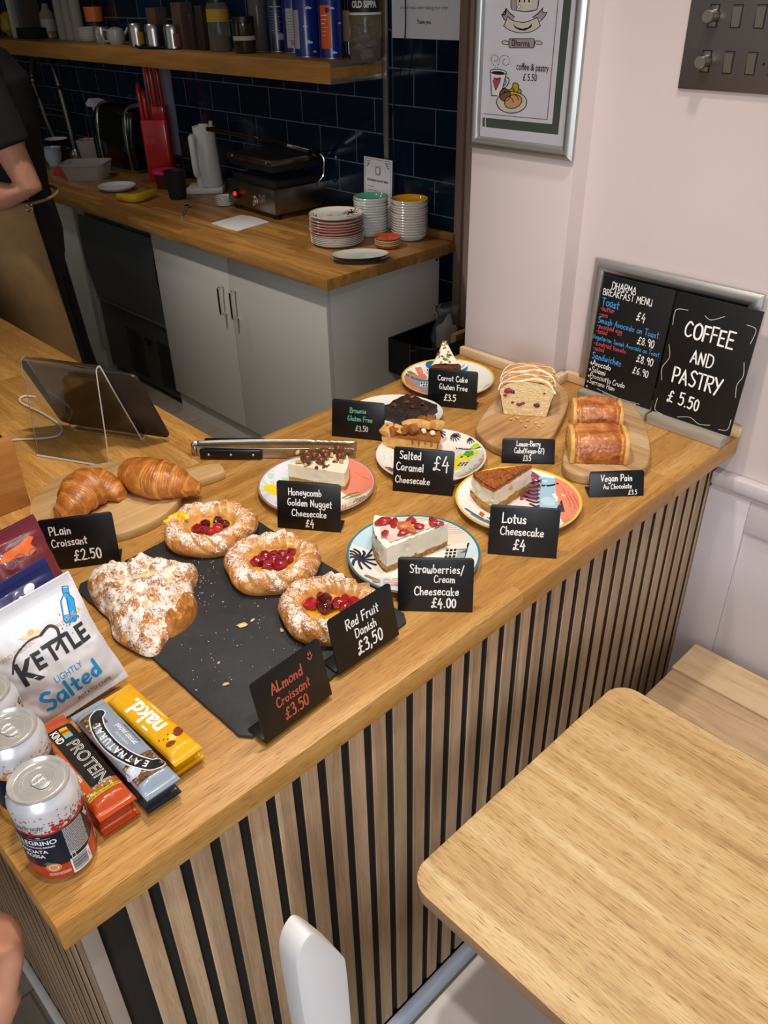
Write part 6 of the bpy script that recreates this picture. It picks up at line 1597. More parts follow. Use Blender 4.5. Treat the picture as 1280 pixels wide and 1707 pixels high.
# ---- contact grill
FL = kp(383, 346, KZ); FRp = kp(460, 369, KZ)
gx = (V((FL.x, FL.y)) - V((FRp.x, FRp.y))); gw = gx.length; ga = math.atan2(gx.y, gx.x) - PI / 2
gd = .31; gh = .135
gr = thing('contact_grill', 'stainless contact grill with raised lid and red pilot light', 'grill', (FRp.x, FRp.y, KZ + .0004), ga)
gsteel = mat('grill_steel', '#8f8a82', .3, 1.0, var=.25, vscale=14)
# thing space: x into the depth, y along the front towards the left
MB().box((0, 0, .022), (gd, gw, .022 + gh * .72), .004).build('housing', gsteel, gr)
for x in (.03, gd - .03):
    for y in (.03, gw - .03): MB().lathe([(0, 0), (.016, 0), (.018, .022), (0, .022)], 18, M=Matrix.Translation((x, y, 0))).build('foot', black_pl, gr)
m = MB(); zt = .0225 + gh * .72
m.box((.02, .02, zt), (gd - .02, gw - .02, zt + .020), .003)
for k in range(18): m.box((.024, .024 + (gw - .05) * k / 18, zt + .020), (gd - .024, .024 + (gw - .05) * (k + .5) / 18, zt + .0245), .001, seg=1)
m.build('lower_plate', black_mt, gr)
zu = zt + .062
m = MB(); m.box((.012, .018, zu), (gd - .02, gw - .018, zu + .022), .003, 0)
for k in range(18): m.box((.02, .024 + (gw - .05) * k / 18, zu - .005), (gd - .03, .024 + (gw - .05) * (k + .5) / 18, zu - .0002), .001, 0, seg=1)
m.build('upper_plate', black_mt, gr)
MB().box((.008, .014, zu + .0225), (gd - .02, gw - .014, zu + .046), .003).build('lid_casing', gsteel, gr)
for y in (.05, gw - .05): MB().lathe([(0, .003), (.005, .002), (.006, 0)], 14, M=Matrix(((0, 0, -1, .0078), (0, 1, 0, y), (1, 0, 0, zu + .036), (0, 0, 0, 1)))).build('bolt', chrome, gr)
hz = zu + .06
m = MB(); m.tube(smooth([(gd + .0, -.008, zt - .01), (gd * .72, -.012, hz - .01), (gd * .3, -.012, hz + .035), (.02, -.012, hz + .062), (-.05, -.006, hz + .075), (-.06, .03, hz + .078), (-.06, gw - .03, hz + .078), (-.05, gw + .006, hz + .075), (.02, gw + .012, hz + .062), (gd * .72, gw + .012, hz - .01), (gd, gw + .008, zt - .01)], 5), .009, 10)
m.build('lid_handle', mat('dark_handle_bar', '#26231f', .3, .5), gr)
MB().tube([(gd * .55, -.0125, hz + .010), (gd * .22, -.0125, hz + .042)], .0105, 12).build('handle_sleeve', chrome, gr)
MB().tube(smooth([(gd * .72, .02, zu + .046), (gd * .74, -.012, zu + .05), (gd * .77, -.03, zu + .03), (gd * .75, -.03, zu - .03), (gd * .70, -.022, zt + .01), (gd * .7, -.002, zt - .012)], 5), .0045, 8).build('conduit', chrome, gr)
MB().lathe([(0, .012), (.012, .011), (.019, .008), (.021, 0)], 24, M=Matrix(((0, 0, -1, -.0005), (0, 1, 0, gw * .78), (1, 0, 0, .022 + gh * .36), (0, 0, 0, 1)))).build('lamp_bezel', black_pl, gr)
MB().ball((-.012, gw * .78, .022 + gh * .36), .009, 2).build('pilot_light', mat('red_pilot_light', '#ff1a10', .2, emit=2.5), gr)
m = MB(); m.lathe([(0, .022), (.016, .021), (.018, .004), (.02, 0)], 24, M=Matrix(((0, 0, -1, -.0005), (0, 1, 0, gw * .30), (1, 0, 0, .022 + gh * .36), (0, 0, 0, 1)))); m.box((-.034, gw * .30 - .005, .022 + gh * .36 - .02), (-.022, gw * .30 + .005, .022 + gh * .36 + .02), .003); m.build('thermostat_knob', chrome, gr)
# napkin, spoon, banana, saucer, cups
def flatpx(name, label, cat, pts, z0, t, mt):
    w = [kp(x, y, z0) for x, y in pts]; c = sum(w, V((0, 0, 0))) / len(w); q = [(p.x - c.x, p.y - c.y) for p in w]
    ar = sum(q[i][0] * q[(i + 1) % len(q)][1] - q[(i + 1) % len(q)][0] * q[i][1] for i in range(len(q)))
    return tag(MB().prism(q if ar > 0 else q[::-1], 0, t, t * .3).build(name, mt, loc=(c.x, c.y, z0 + .0004)), label, cat)
flatpx('napkin', 'folded white paper napkin in front of the contact grill', 'napkin', [(352, 373), (403, 359), (425, 363), (449, 371), (396, 386), (375, 381)], KZ, .003, white_pap)
p0, p1 = kp(304, 362), kp(314, 344); d = (p1 - p0); Ls = d.length
sp_ = thing('teaspoon', 'small steel teaspoon lying on the kitchen worktop', 'spoon', (p0.x, p0.y, KZ + .0004), math.atan2(d.y, d.x))
MB().tube([(0, 0, .003), (Ls * .35, 0, .006), (Ls * .7, 0, .004)], [.004, .0025, .0025], 8, flat=.5).build('stem', chrome, sp_)
MB().ball((Ls * .92, 0, .005), .022, 3, sc=(1, .72, .22)).build('bowl', chrome, sp_)
b0, b1, b2 = kp(197, 335), kp(228, 338), kp(260, 327)
ban_m = mat('banana_skin', '#d8b018', .45, var=.12, vscale=40)
n = NT('ripe_banana'); f = n.noise(n.coord(), 70, 3); n.set(Base_Color=n.mix(n.ramp(f, [(.62, (0, 0, 0, 1)), (.70, (1, 1, 1, 1))]), lin('#d6ae1a'), lin('#5a3a14')), Roughness=.45)
bc = (b0 + b1 + b2) / 3
ba = thing('banana', 'yellow banana with brown spots in front of the white saucer', 'banana', (bc.x, bc.y, KZ + .0004))
sp2 = smooth([(p.x - bc.x, p.y - bc.y) for p in (b0, b1, b2)], 8)
rr = [.008 + .012 * math.sin(PI * min(1, .06 + .9 * i / (len(sp2) - 1))) ** .6 for i in range(len(sp2))]
MB().tube([(q.x, q.y, .019) for q in sp2], rr, 7).build('fruit', n.m, ba, loc=(0, 0, .0008), sharp=60)
e = sp2[0] - sp2[2]; MB().tube([(sp2[0].x, sp2[0].y, .019), (sp2[0].x + e.x * .7, sp2[0].y + e.y * .7, .024)], [.006, .005], 7).build('stalk', mat('banana_stalk', '#5a4a1a', .6), ba)
sc0 = kp(196, 317); rs_ = 31 * dep(sc0) / FPX
o = dish(MB(), rs_, .020, wall=.004, foot=.5, cup=1.5).build('saucer', [white_cer, gz('#dfe6ee')], loc=(sc0.x, sc0.y, KZ + .0004)); tag(o, 'white saucer with a pale blue tint behind the banana', 'saucer')


def rnd(name, label, cat, px, py, rpx, hpx, prof, mts, z=KZ, parts=None, group=None, n=40, sx=1, sy=1, rz=0):
    """turned object: px,py = middle of its foot, rpx = largest radius and hpx = height in picture px; prof in units of (R, H)"""
    p = kp(px, py, z); k = dep(p) / FPX; R = rpx * k; H = hpx * k / .85
    if parts:
        o = thing(name, label, cat, (p.x, p.y, z + .0004), rz, group)
        for nm, pr, mt in parts: MB().lathe([(r * R, h * H) for r, h in pr], n, sx=sx, sy=sy).build(nm, mt, o)
    else:
        o = MB().lathe([(r * R, h * H) for r, h in prof], n, sx=sx, sy=sy).build(name, mts, loc=(p.x, p.y, z + .0004), rot=(0, 0, rz)); tag(o, label, cat, group)
    return o, R, H


CUP = [(0, 0), (.66, 0), (.72, .03), (.97, .97), (1, 1), (.94, 1), (.68, .08), (0, .06)]
rnd('beaker', 'matt black cup beside the pink lidded pot', 'cup', 297, 331, 19, 37, CUP, mat('charcoal_cup', '#1e2022', .6))
rnd('sauce_pot', 'brown tub with bright pink lid behind the black cup', 'pot', 279, 313, 21, 24, None, None, parts=[('tub', [(0, 0), (.75, 0), (.95, .8), (.97, .82), (0, .82)], mat('brown_tub', '#4a2218', .3)), ('lid', [(0, .83), (1, .83), (1.02, .9), (1, 1), (.9, 1.02), (0, 1.0)], mat('pink_lid', '#d8246a', .35))])
# white electric jug on its base
jp = kp(352, 318); jk = dep(jp) / FPX
jg = thing('electric_jug', 'tall white electric jug on its white base left of the grill', 'jug', (jp.x, jp.y, KZ + .0004), PIC)
jm = mat('white_jug_plastic', '#d2d0cb', .35)
MB().box((-36 * jk, -26 * jk, 0), (24 * jk, 22 * jk, 9 * jk), .004).build('power_base', jm, jg)
jr = 21 * jk; jh = 98 * jk
MB().lathe([(0, 9.5 * jk), (jr * .98, 9.5 * jk), (jr * 1.0, 14 * jk), (jr * .82, jh * .75), (jr * .86, jh), (jr * .78, jh * 1.01), (jr * .74, jh * .96), (0, jh * .96)], 40).build('jug_body', jm, jg)
MB().lathe([(0, jh * 1.045), (jr * .35, jh * 1.04), (jr * .45, jh * 1.01), (jr * .74, jh * .985), (jr * .76, jh * .965), (0, jh * .965)], 36).build('lid', jm, jg)
MB().tube(smooth([(-jr * .6, -jr * .55, jh * .84), (-jr * .8, -jr * 1.0, jh * .86), (-jr * .75, -jr * 1.25, jh * .78), (-jr * .7, -jr * 1.25, jh * .36), (-jr * .65, -jr * 1.1, jh * .3)], 5), [5.5 * jk] * 21, 10).build('handle', jm, jg)
MB().tube([(jr * .55, 0, jh * .97), (jr * .6, 0, jh * 1.08)], 3 * jk, 8).build('steam_vent', jm, jg)
rnd('storage_jar', 'brown glass jar with a pale wooden label behind the white jug', 'jar', 381, 300, 17, 68, None, None, parts=[('jar', [(0, 0), (1, 0), (1, .82), (.9, .86), (0, .86)], mat('amber_jar', '#3a2214', .15, coat=.5)), ('lid', [(0, .865), (1.02, .865), (1.02, 1), (0, 1)], mat('jar_lid_wood', '#5a3a20', .5))])
jq = [c for c in COL.objects if c.name == 'storage_jar'][0]; jR = 17 * dep(V(jq.location)) / FPX; jH = 68 * dep(V(jq.location)) / FPX / .85
d0 = math.atan2(CAM.y - jq.location.y, CAM.x - jq.location.x) - jq.rotation_euler.z
m = MB(); fj = lambda lay: (lambda x, z: ((jR * 1.01 + .0002 * lay) * math.cos(d0 + x / jR), (jR * 1.01 + .0002 * lay) * math.sin(d0 + x / jR), z))
m.flat(rrect(-jR * .75, jH * .12, jR * .55, jH * .72, .004), fj(1), 0, .01); m.stroke(ell(-jR * .1, jH * .45, jR * .28, jH * .12, 16), .003, fj(3), 1, closed=True); m.flat([(-jR * .2, jH * .3), (0, jH * .3), (jR * .02, jH * .46), (-jR * .22, jH * .46)], fj(2), 1, .01)
m.build('label', [mat('wooden_label', '#c08a4c', .6), mat('burnt_brown', '#4a2a14', .6)], jq)
o3 = dish(MB(), .040, .008, wall=.002, foot=.7).build('small_saucer', [white_cer, white_cer]); p = kp(375, 342)
for i in range(5):
    o = o3 if i == 0 else dup(o3, o3.location, 0); o.location = (p.x, p.y, Z0 + .0072 * i); tag(o, 'small white saucer in the short stack left of the grill', 'saucer', 'small white saucers')
# knife block
kb = kp(274, 300); kk = dep(kb) / FPX
kn = thing('knife_block', 'tall red knife block holding red handled knives', 'knife block', (kb.x, kb.y, KZ + .0004), PIC)
redp = mat('red_plastic', '#a3161a', .3, coat=.4)
KH = 112 * kk
m = MB(); m.prism(rrect(-22 * kk, -.05, 22 * kk, .05, .02, 5), 0, KH * .83, .003); m.prism(rrect(-2 * kk, -.045, 21.5 * kk, .045, .015, 5), KH * .8302, KH, .003); m.build('block', redp, kn)
for k, (x, h, ln) in enumerate([(-17, .83, 52), (-9, .83, 42), (-2.5, .83, 78), (6, 1.0, 62), (13, 1.0, 60)]):
    y = (-.02, -.03, .015, -.02, .02)[k]
    q = thing('kitchen_knife', ['short red knife at the left of the knife block', 'shortest red knife at the front of the knife block', 'tallest red knife in the middle of the knife block', 'red knife right of the tallest one in the block', 'red knife at the right end of the block'][k], 'knife', V(kn.location) + Matrix.Rotation(PIC, 3, 'Z') @ V((x * kk, y, KH * h + .0006)), PIC)
    MB().tube([(0, 0, 0), (0, 0, ln * kk * .2), (-.002, 0, ln * kk * .6), (-.003, 0, ln * kk * .95), (-.003, 0, ln * kk)], [.013, .017, .0145, .013, .007], 12, flat=.75).build('handle', redp, q)
    MB().ball((-.001, -.011, ln * kk * .2), .0025, 1).build('rivet', chrome, q)
# paper sheet on the tiles behind the knives
q0 = [atx(238, 100, 2.2925), atx(282, 112, 2.2925), atx(295, 222, 2.2925), atx(272, 222, 2.2925), atx(246, 215, 2.2925)]
tag(MB().box((2.2915, min(p.y for p in q0), .03), (2.2935, max(p.y for p in q0) - .04, .47), 0).build('wall_notice', mat('lilac_paper', '#8d8494', .7)), 'plain pale lilac sheet on the tiles behind the knife block', 'paper')
# toaster
tpz = kp(221, 281); tk = dep(tpz) / FPX
ts = thing('toaster', 'glossy black toaster with chrome edges left of the knife block', 'toaster', (tpz.x, tpz.y, KZ + .0004), PI / 2 + .12)
hw = 50 * tk; hh = 84 * tk / .85
prof = [(-.085, .014), (-.092, hh * .4), (-.084, hh * .78), (-.06, hh * .96), (0, hh), (.06, hh * .96), (.084, hh * .78), (.092, hh * .4), (.085, .014)]
pr = [(q.x, q.y) for q in smooth(prof, 4)]
YZ = Matrix(((0, 0, 1, 0), (1, 0, 0, 0), (0, 1, 0, 0), (0, 0, 0, 1)))
MB().prism(pr, -hw * .72, hw * .72, .003, M=YZ).build('shell', black_gl, ts)
for s in (-1, 1):
    MB().prism([(a * 1.02, b * 1.015) for a, b in pr], s * hw * .74 - .006, s * hw * .74 + .006, .002, M=YZ).build('chrome_band', chrome, ts)
    MB().prism([(a * .95, b * .97) for a, b in pr], min(s * hw * .76 + s * .006, s * hw), max(s * hw * .76 + s * .006, s * hw), .012, M=YZ, seg=4).build('end_panel', black_gl, ts)
MB().box((-hw * .9, -.08, 0), (hw * .9, .08, .0135), .004).build('base', steel, ts)
for y in (-.025, .025): MB().box((-hw * .6, y - .012, hh - .001), (hw * .6, y + .012, hh + .001), 0).build('slot', black_pl, ts)
for k in range(3): MB().ball((hw * 1.0, -.02 + .02 * k, hh * .3), .006, 2).build('button', chrome, ts)
# spray bottle
sbp = kp(178, 276, KZ); p = V((2.20, atx(172, 240, 2.20).y, KZ)); sk = dep(p) / FPX
sb = thing('spray_bottle', 'dark spray bottle with a white trigger behind the toaster', 'bottle', (p.x, p.y, KZ + .0004), PIC)
tz = atx(172, 200, 2.20).z - KZ
MB().lathe([(0, 0), (.045, 0), (.047, tz * .55), (.03, tz * .85), (.016, tz * .95), (.016, tz), (0, tz)], 32).build('bottle', mat('dark_bottle', '#17181c', .2, coat=.3), sb)
wt_ = mat('lilac_white_plastic', '#b3aec4', .4)
MB().lathe([(0, tz + .0005), (.019, tz + .0005), (.017, tz + .03), (0, tz + .03)], 24).build('collar', wt_, sb)
MB().prism([(-.052, .045), (-.045, .03), (-.02, .028), (-.014, .0), (.012, .0), (.018, .03), (.050, .034), (.052, .062), (.02, .072), (-.03, .07)], -.013, .013, .004, M=Matrix(((1, 0, 0, 0), (0, 0, -1, 0), (0, 1, 0, tz + .031), (0, 0, 0, 1)))).build('spray_head', wt_, sb)
MB().tube([(.03, 0, tz + .06), (.052, 0, tz + .0)], [.006, .004], 8).build('trigger', wt_, sb)
# tubs, mat, bowls
frost_pl = mat('frosted_plastic', '#cdc9c8', .35, trans=.55, ior=1.3)
def tub(name, label, px, py, rx, ry, h, mt, z=KZ, rz=PIC):
    p = kp(px, py, z); k = dep(p) / FPX; o = thing(name, label, 'container', (p.x, p.y, z + .0004), rz)
    a, b, H = rx * k, ry * k, h * k / .85
    m = MB()
    for (s0, z0), (s1, z1) in (((.80, 0), (.98, H)), ((.95, H), (.77, .003))):
        P0, P1 = rrect(-a * s0, -b * s0, a * s0, b * s0, min(a, b) * .35, 6), rrect(-a * s1, -b * s1, a * s1, b * s1, min(a, b) * .35, 6); n_ = len(P0)
        m.add([(x, y, z0) for x, y in P0] + [(x, y, z1) for x, y in P1], [(i, (i + 1) % n_, n_ + (i + 1) % n_, n_ + i) for i in range(n_)] + ([tuple(range(n_ - 1, -1, -1))] if z0 == 0 else [tuple(n_ + i for i in range(n_))]))
    m.build('tub', mt, o)
    P0, P1 = rrect(-a, -b, a, b, min(a, b) * .38, 6), rrect(-a * .95, -b * .95, a * .95, b * .95, min(a, b) * .35, 6); n_ = len(P0)
    q = MB(); q.add([(x, y, H) for x, y in P0] + [(x, y, H) for x, y in P1] + [(x, y, H - .006) for x, y in P0], [(i, (i + 1) % n_, n_ + (i + 1) % n_, n_ + i) for i in range(n_)] + [(2 * n_ + i, 2 * n_ + (i + 1) % n_, (i + 1) % n_, i) for i in range(n_)])
    q.build('rim', mt, o); return o, a, b, H
tub('food_tub', 'low clear plastic tub on the worktop behind the saucer', 148, 297, 38, 30, 22, frost_pl)
o, a, b, H = tub('food_tub', 'frosted plastic tub with colourful sachets beside the toaster', 160, 268, 24, 18, 28, frost_pl)
for k, (x, c) in enumerate(((-.2, '#c85a1c'), (.15, '#3f8a34'), (-.05, '#d8d4cc'), (.35, '#b8401c'))):
    loc = V(o.location) + Matrix.Rotation(PIC, 3, 'Z') @ V((a * x, b * .3 * (-1) ** k, .005))
    tag(MB().box((-.022, -.003, 0), (.022, .003, .11 - .012 * (k % 2)), .002).build('sachet', mat('sachet_' + c.strip('#'), c, .4), loc=loc, rot=(.1, .12 * (-1) ** k, PIC)), ['orange sachet in the frosted tub', 'green sachet in the frosted tub', 'white sachet in the frosted tub', 'dark orange sachet in the frosted tub'][k], 'sachet')
flatpx('silicone_mat', 'red mat lying on the worktop beside the clear tub', 'mat', [(88, 292), (93, 279), (135, 277), (150, 283), (128, 291), (105, 295)], KZ, .003, mat('red_silicone', '#c2341c', .5))
rnd('mixing_bowl', 'pale blue bowl by the black bowls at the left', 'bowl', 92, 276, 15, 24, [(0, 0), (.6, 0), (.92, .5), (1, .98), (1.03, 1), (.95, 1), (.85, .5), (.5, .08), (0, .08)], gz('#a9c0d4'))
for k, (hy, r) in enumerate(((268, 20), (258, 19))):
    p = kp(112, 268); kk2 = dep(p) / FPX
    o = dish(MB(), r * kk2, .06, wall=.004, foot=.5, cup=1.2, mi=(0, 1)).build('dark_bowl', [black_gl, gz('#d8d4cc')], loc=(p.x - .03, p.y + .02, Z0 + .0525 * k)); tag(o, ['black bowl with pale rim under another one near the tap', 'black bowl with pale inside on top, near the tap'][k], 'bowl')
# spring tap
tpx = 2.235
pts = [atx(x, y, tpx) for x, y in ((128, 262), (112, 195), (100, 150), (88, 112), (72, 92), (56, 100), (54, 130), (66, 165), (80, 205), (92, 232))]
tp0 = pts[0]; fc = thing('sink_tap', 'tall chrome sink tap with a spring hose behind the person in the apron', 'tap', (tpx, tp0.y, KZ + .0004))
ofs = V((tpx, tp0.y, KZ))
loc_ = [p - ofs for p in pts]; loc_[0].z = .0
MB().lathe([(0, 0), (.03, 0), (.03, .012), (.02, .03), (0, .03)], 24).build('base', steel, fc)
dulls = mat('dull_steel', '#6f6c66', .35, .9)
MB().tube(smooth([V((0, 0, .02))] + loc_[1:3], 6), .016, 12).build('riser', dulls, fc)
hose = smooth(loc_[2:8], 10); MB().tube(hose, [.011 + .004 * (i % 2) for i in range(len(hose))], 10).build('spring_hose', dulls, fc)
MB().tube(smooth(loc_[7:], 5), .015, 12).build('spray_head', dulls, fc)
a_, b_ = loc_[1], atx(75, 190, tpx) - ofs; MB().tube([a_, b_], .008, 8).build('support_arm', chrome, fc); MB().tube([a_ + V((0, 0, .06)), b_ + V((0, 0, .05))], .006, 8).build('support_arm', dulls, fc)

# ---- black wall bin with tongs and bags in it
bk = thing('hanging_bin', 'black plastic bin hung on the end of the white cabinet', 'bin', (0, 0, 0))
x0b = aty(655, 568, 1.545).x; zt_ = aty(655, 568, 1.545).z; zb_ = aty(655, 622, 1.545).z
P = [(x0b, 1.570), (x0b, 1.475)] + [(x0b + .07 - .07 * math.cos(a), 1.475 - .12 * math.sin(a)) for a in [PI / 2 * k / 7 for k in range(1, 8)]] + [(2.25, 1.355), (2.25, 1.570)]
n_ = len(P)
def ins(P, d):
    c = sum((V(p) for p in P), V((0, 0))) / len(P); return [tuple(V(p) + (c - V(p)).normalized() * d) for p in P]
Q = ins(P, .008)
m = MB(); m.add([(x, y, zb_) for x, y in P] + [(x, y, zt_) for x, y in P] + [(x, y, zt_) for x, y in Q] + [(x, y, zb_ + .006) for x, y in Q], [(i, (i + 1) % n_, n_ + (i + 1) % n_, n_ + i) for i in range(n_)] + [(n_ + i, n_ + (i + 1) % n_, 2 * n_ + (i + 1) % n_, 2 * n_ + i) for i in range(n_)] + [(2 * n_ + i, 2 * n_ + (i + 1) % n_, 3 * n_ + (i + 1) % n_, 3 * n_ + i) for i in range(n_)] + [tuple(range(n_ - 1, -1, -1)), tuple(3 * n_ + i for i in range(n_))])
m.build('tub', black_pl, bk); MB().tube([(x, y, zt_ + .002) for x, y in ins(P, .004)], .005, 8, closed=True).build('rim', black_pl, bk)
for k, (px, py, lab) in enumerate(((692, 588, 'black handled utensil standing in the hanging bin at the left'), (713, 592, 'black handled utensil standing in the hanging bin beside the other'))):
    p = aty(px, py, 1.405); q = thing('utensil', lab, 'utensil', (p.x, 1.425, zb_ + .0065))
    MB().tube([(0, 0, 0), (0, -.005, zt_ - zb_ + .02), (0, -.008, p.z - zb_)], [.008, .010, .012], 12).build('handle', black_gl, q); MB().tube([(.012 * math.cos(a), -.008 + .012 * math.sin(a), p.z - zb_ + .002) for a in [2 * PI * k / 12 for k in range(12)]], .003, 6, closed=True).build('end_ring', black_pl, q)
cello = mat('cellophane', '#f2f4f4', .06, trans=.9, ior=1.08)
def cellobag(px, py, w, h, lab, sd, inner=None):
    p = aty(px, py, 1.47); q = thing('cellophane_bag', lab, 'bag', (p.x, 1.47, zb_ + .0065))
    H = p.z - zb_ - .0065
    m = MB()
    def f(u, v):
        a = 2 * PI * u; r = (1 - .75 * v ** 3) * (1 + .28 * noise.noise(V((math.cos(a) * 2, math.sin(a) * 2, v * 5 + sd))))
        fl = 1 + (1.6 * max(0, v - .82) / .18)
        return (w * r * fl * math.cos(a), w * .6 * r * fl * math.sin(a), v * H)
    m.surf(f, 40, 30, cu=True); m.build('film', cello, q)
    if inner: MB().ball((0, 0, H * .42), w * .62, 3, amp=.5, freq=40, seed=sd, sc=(1, .55, 1.7)).build('contents', inner, q)
cellobag(745, 508, .075, .2, 'crinkled clear bag with white contents in the hanging bin', 2.0, mat('white_tissue', '#c6bfc0', .7, var=.1))
cellobag(785, 540, .06, .2, 'crinkled clear bag with dark contents behind the pillar edge', 6.0, mat('dark_contents', '#1a1614', .4))
tag(MB().box((2.14, 1.375, zb_ + .0065), (2.235, 1.40, zb_ + .15), .001).build('cardboard_pack', mat('brown_card', '#8a6a4c', .8)), 'brown cardboard pack standing in the hanging bin by the pillar', 'box')

# ---- wall sign, certificate, cable
sg = thing('allergy_sign', 'white paper sign about ingredients taped to the tiles above the bowls', 'sign', (2.2992, 1.853, .579))
m = MB(); m.box((-.0014, -.317, 0), (0, 0, .30), 0)
ff = lambda a, b: (-.0017, -a, b)
for t, y, s in (('Please speak to our staff about the ingredients', .125, .0155), ('in your meal, when making your order.', .092, .0155), ('Thank you.', .050, .0165)): m.text(t, s, ff, 1, 'CENTER', s * (.03 if 'Thank' in t else .0), .92, at=(.155, y))
m.text('FOOD ALLERGIES', .03, ff, 1, 'CENTER', .001, .9, at=(.155, .22)); m.build('sheet', [white_pap, k1], sg)
cf = thing('framed_notice', 'small white notice with ornate corners leaning behind the bowls', 'sign', (2.258, 1.985, KZ + .0006))
pz2 = atx(640, 265, 2.275).z - KZ
m = MB(); Tn = Matrix(((0, math.sin(.04), -math.cos(.04), 0), (-1, 0, 0, 0), (0, math.cos(.04), math.sin(.04), 0), (0, 0, 0, 1)))
m.box((0, 0, -.003), (.155, pz2, 0), 0, 0, Tn)
fn = lambda a, b: Tn @ V((a, b, .0004))
m.stroke(rrect(.006, .006, .149, pz2 - .006, .002), .0012, fn, 1, closed=True)
for sx_, cx in ((1, .014), (-1, .141)):
    for k in range(3): m.stroke([(cx, pz2 - .014 - .008 * k), (cx + sx_ * (.022 - .006 * k), pz2 - .014 - .008 * k), (cx + sx_ * .004, pz2 - .034)], .002, fn, 1)
m.stroke(ell(.078, pz2 - .045, .012, .015, 16), .0025, fn, 1, closed=True); m.stroke([(.066, pz2 - .028), (.068, pz2 - .062)], .002, fn, 1); m.stroke([(.092, pz2 - .028), (.090, pz2 - .062)], .002, fn, 1)
m.text('MOONSHINE DRAUGHT MENU', .0105, fn, 1, 'CENTER', .0004, .8, at=(.078, pz2 - .082))
for k in range(5): m.stroke([(.02, pz2 - .105 - .014 * k), (.06 + .012 * (k % 3), pz2 - .105 - .014 * k)], .0014, fn, 1)
m.build('card', [white_pap, k1], cf)
cpts = [atx(x, y, 2.276) for x, y in ((675, -30), (676, 40), (672, 90), (662, 150), (652, 200), (653, 240), (651, 280), (648, 305))]
tag(MB().tube(smooth(cpts, 5), .0022, 6).build('power_cable', black_pl), 'thin black cable hanging down the tiles past the notice', 'cable')

# ---- floating shelf and what stands on it
SZ = .518; SF = 2.03
sh = thing('wall_shelf', 'thick floating wooden shelf across the kitchen tiles', 'shelf', (0, 0, 0))
MB().box((SF, 1.892, .449), (2.2925, 5.0, SZ), .002).build('board', wood('shelf_oak', '#7d5426', '#a87638', '#c2924e', 'Y', pore=.2, rough=.5), sh)
for z0, z1 in ((.4487, .466), (.500, .5183)): MB().box((SF + .003, 1.8902, z0), (2.2815, 1.8918, z1), .0008).build('end_strip', alu, sh)
def sx(px, py, x=2.15):
    p = at(px, py, SZ)
    if p.x > 2.21:
        p = atx(px, py, x); p.z = SZ
    return p


def shelf_can(px, py, rpx, label, col, deco, h=.22, x=2.12):
    p = sx(px, py, x); R = rpx * dep(p) / FPX; d0 = math.atan2(CAM.y - p.y, CAM.x - p.x)
    o = thing('tall_tin', label, 'tin', (p.x, p.y, SZ + .0004), d0)
    mts = [mat('tin_' + col.strip('#'), col, .3, coat=.3), steel]
    m = MB(); m.lathe([(0, .002), (R * .96, .0), (R, .003), (R, .006), (R, h - .004), (R * .97, h), (0, h)], 40, mis=[1, 1, 1, 0, 1, 1])
    f = lambda lay: (lambda x, z: ((R + .00015 * lay) * math.cos(x / R), (R + .00015 * lay) * math.sin(x / R), z))
    deco(m, f, mts, R, h); m.build('tin_body', mts, o); return o


def cloud(m, f, M_, x, z, s):
    wi = mi_(M_, '#c2c6d2')
    for dx, dz, r in ((-.6, 0, .4), (-.1, .15, .55), (.4, .05, .45), (.8, -.02, .3)): m.flat(ell(x + dx * s, z + dz * s, r * s, r * s * .7, 14), f(2), wi, .006)
def d_clouds(m, f, M_, R, h):
    for x, z, s in ((.012, .155, .012), (-.002, .10, .008), (.008, .05, .014), (.03, .02, .008), (-.012, .19, .008)): cloud(m, f, M_, x, z, s)
    lw = mi_(M_, '#a9a4a2'); m.flat(rrect(-.055, .03, -.026, .15, .003), f(3), lw, .008)
    for k in range(10): m.stroke([(-.052, .145 - .008 * k), (-.034, .145 - .008 * k)], .0012, f(4), mi_(M_, '#55504e'))
def d_orange(m, f, M_, R, h):
    og = mi_(M_, '#d8561c'); wh = mi_(M_, '#d8d4cc'); m.flat(rrect(-.040, .035, .0, .165, .003), f(3), og, .008)
    m.flat(ell(-.010, .15, .008, .008, 14), f(5), mi_(M_, '#1b1c24'), .006)
    for k in range(6): m.stroke([(-.034, .135 - .012 * k), (-.012 - .004 * (k % 3), .135 - .012 * k)], .003 if k < 3 else .0014, f(5), wh)
    for x, z, s in ((.006, .155, .009), (.008, .022, .011), (.035, .11, .008)): cloud(m, f, M_, x, z, s)
def d_dark(m, f, M_, R, h):
    g = mi_(M_, '#8a8a94'); m.stroke([(-.02, .155), (.02, .155)], .004, f(3), g)
    for k in range(9): m.stroke([(-.02, .14 - .009 * k), (.018 - .006 * (k % 2), .14 - .009 * k)], .0013, f(3), g)
    m.flat(rrect(.002, .045, .026, .065, .002), f(3), g, .008)
def d_label(m, f, M_, R, h):
    lw = mi_(M_, '#a9a4a2'); m.flat(rrect(-.03, .02, .028, .15, .003), f(3), lw, .008)
    for k in range(11): m.stroke([(-.025, .135 - .009 * k), (.015 - .008 * (k % 3), .135 - .009 * k)], .0014, f(4), mi_(M_, '#55504e'))
    for k in range(8): m.stroke([(-.012 + .003 * k, .03), (-.012 + .003 * k, .045)], .0015, f(4), mi_(M_, '#332f2e'))
shelf_can(463, 72, 17, 'dark navy tin with pale text left of the blue cloud tins', '#14183a', d_dark, x=2.23)
shelf_can(491, 72, 17, 'navy tin turned to its pale ingredients label', '#18246a', d_label, x=2.235)
shelf_can(512, 84, 20, 'bright blue tin with white clouds second from the shelf end', '#142a78', d_clouds)
shelf_can(553, 84, 20, 'bright blue tin with an orange label near the shelf end', '#142a78', d_orange)


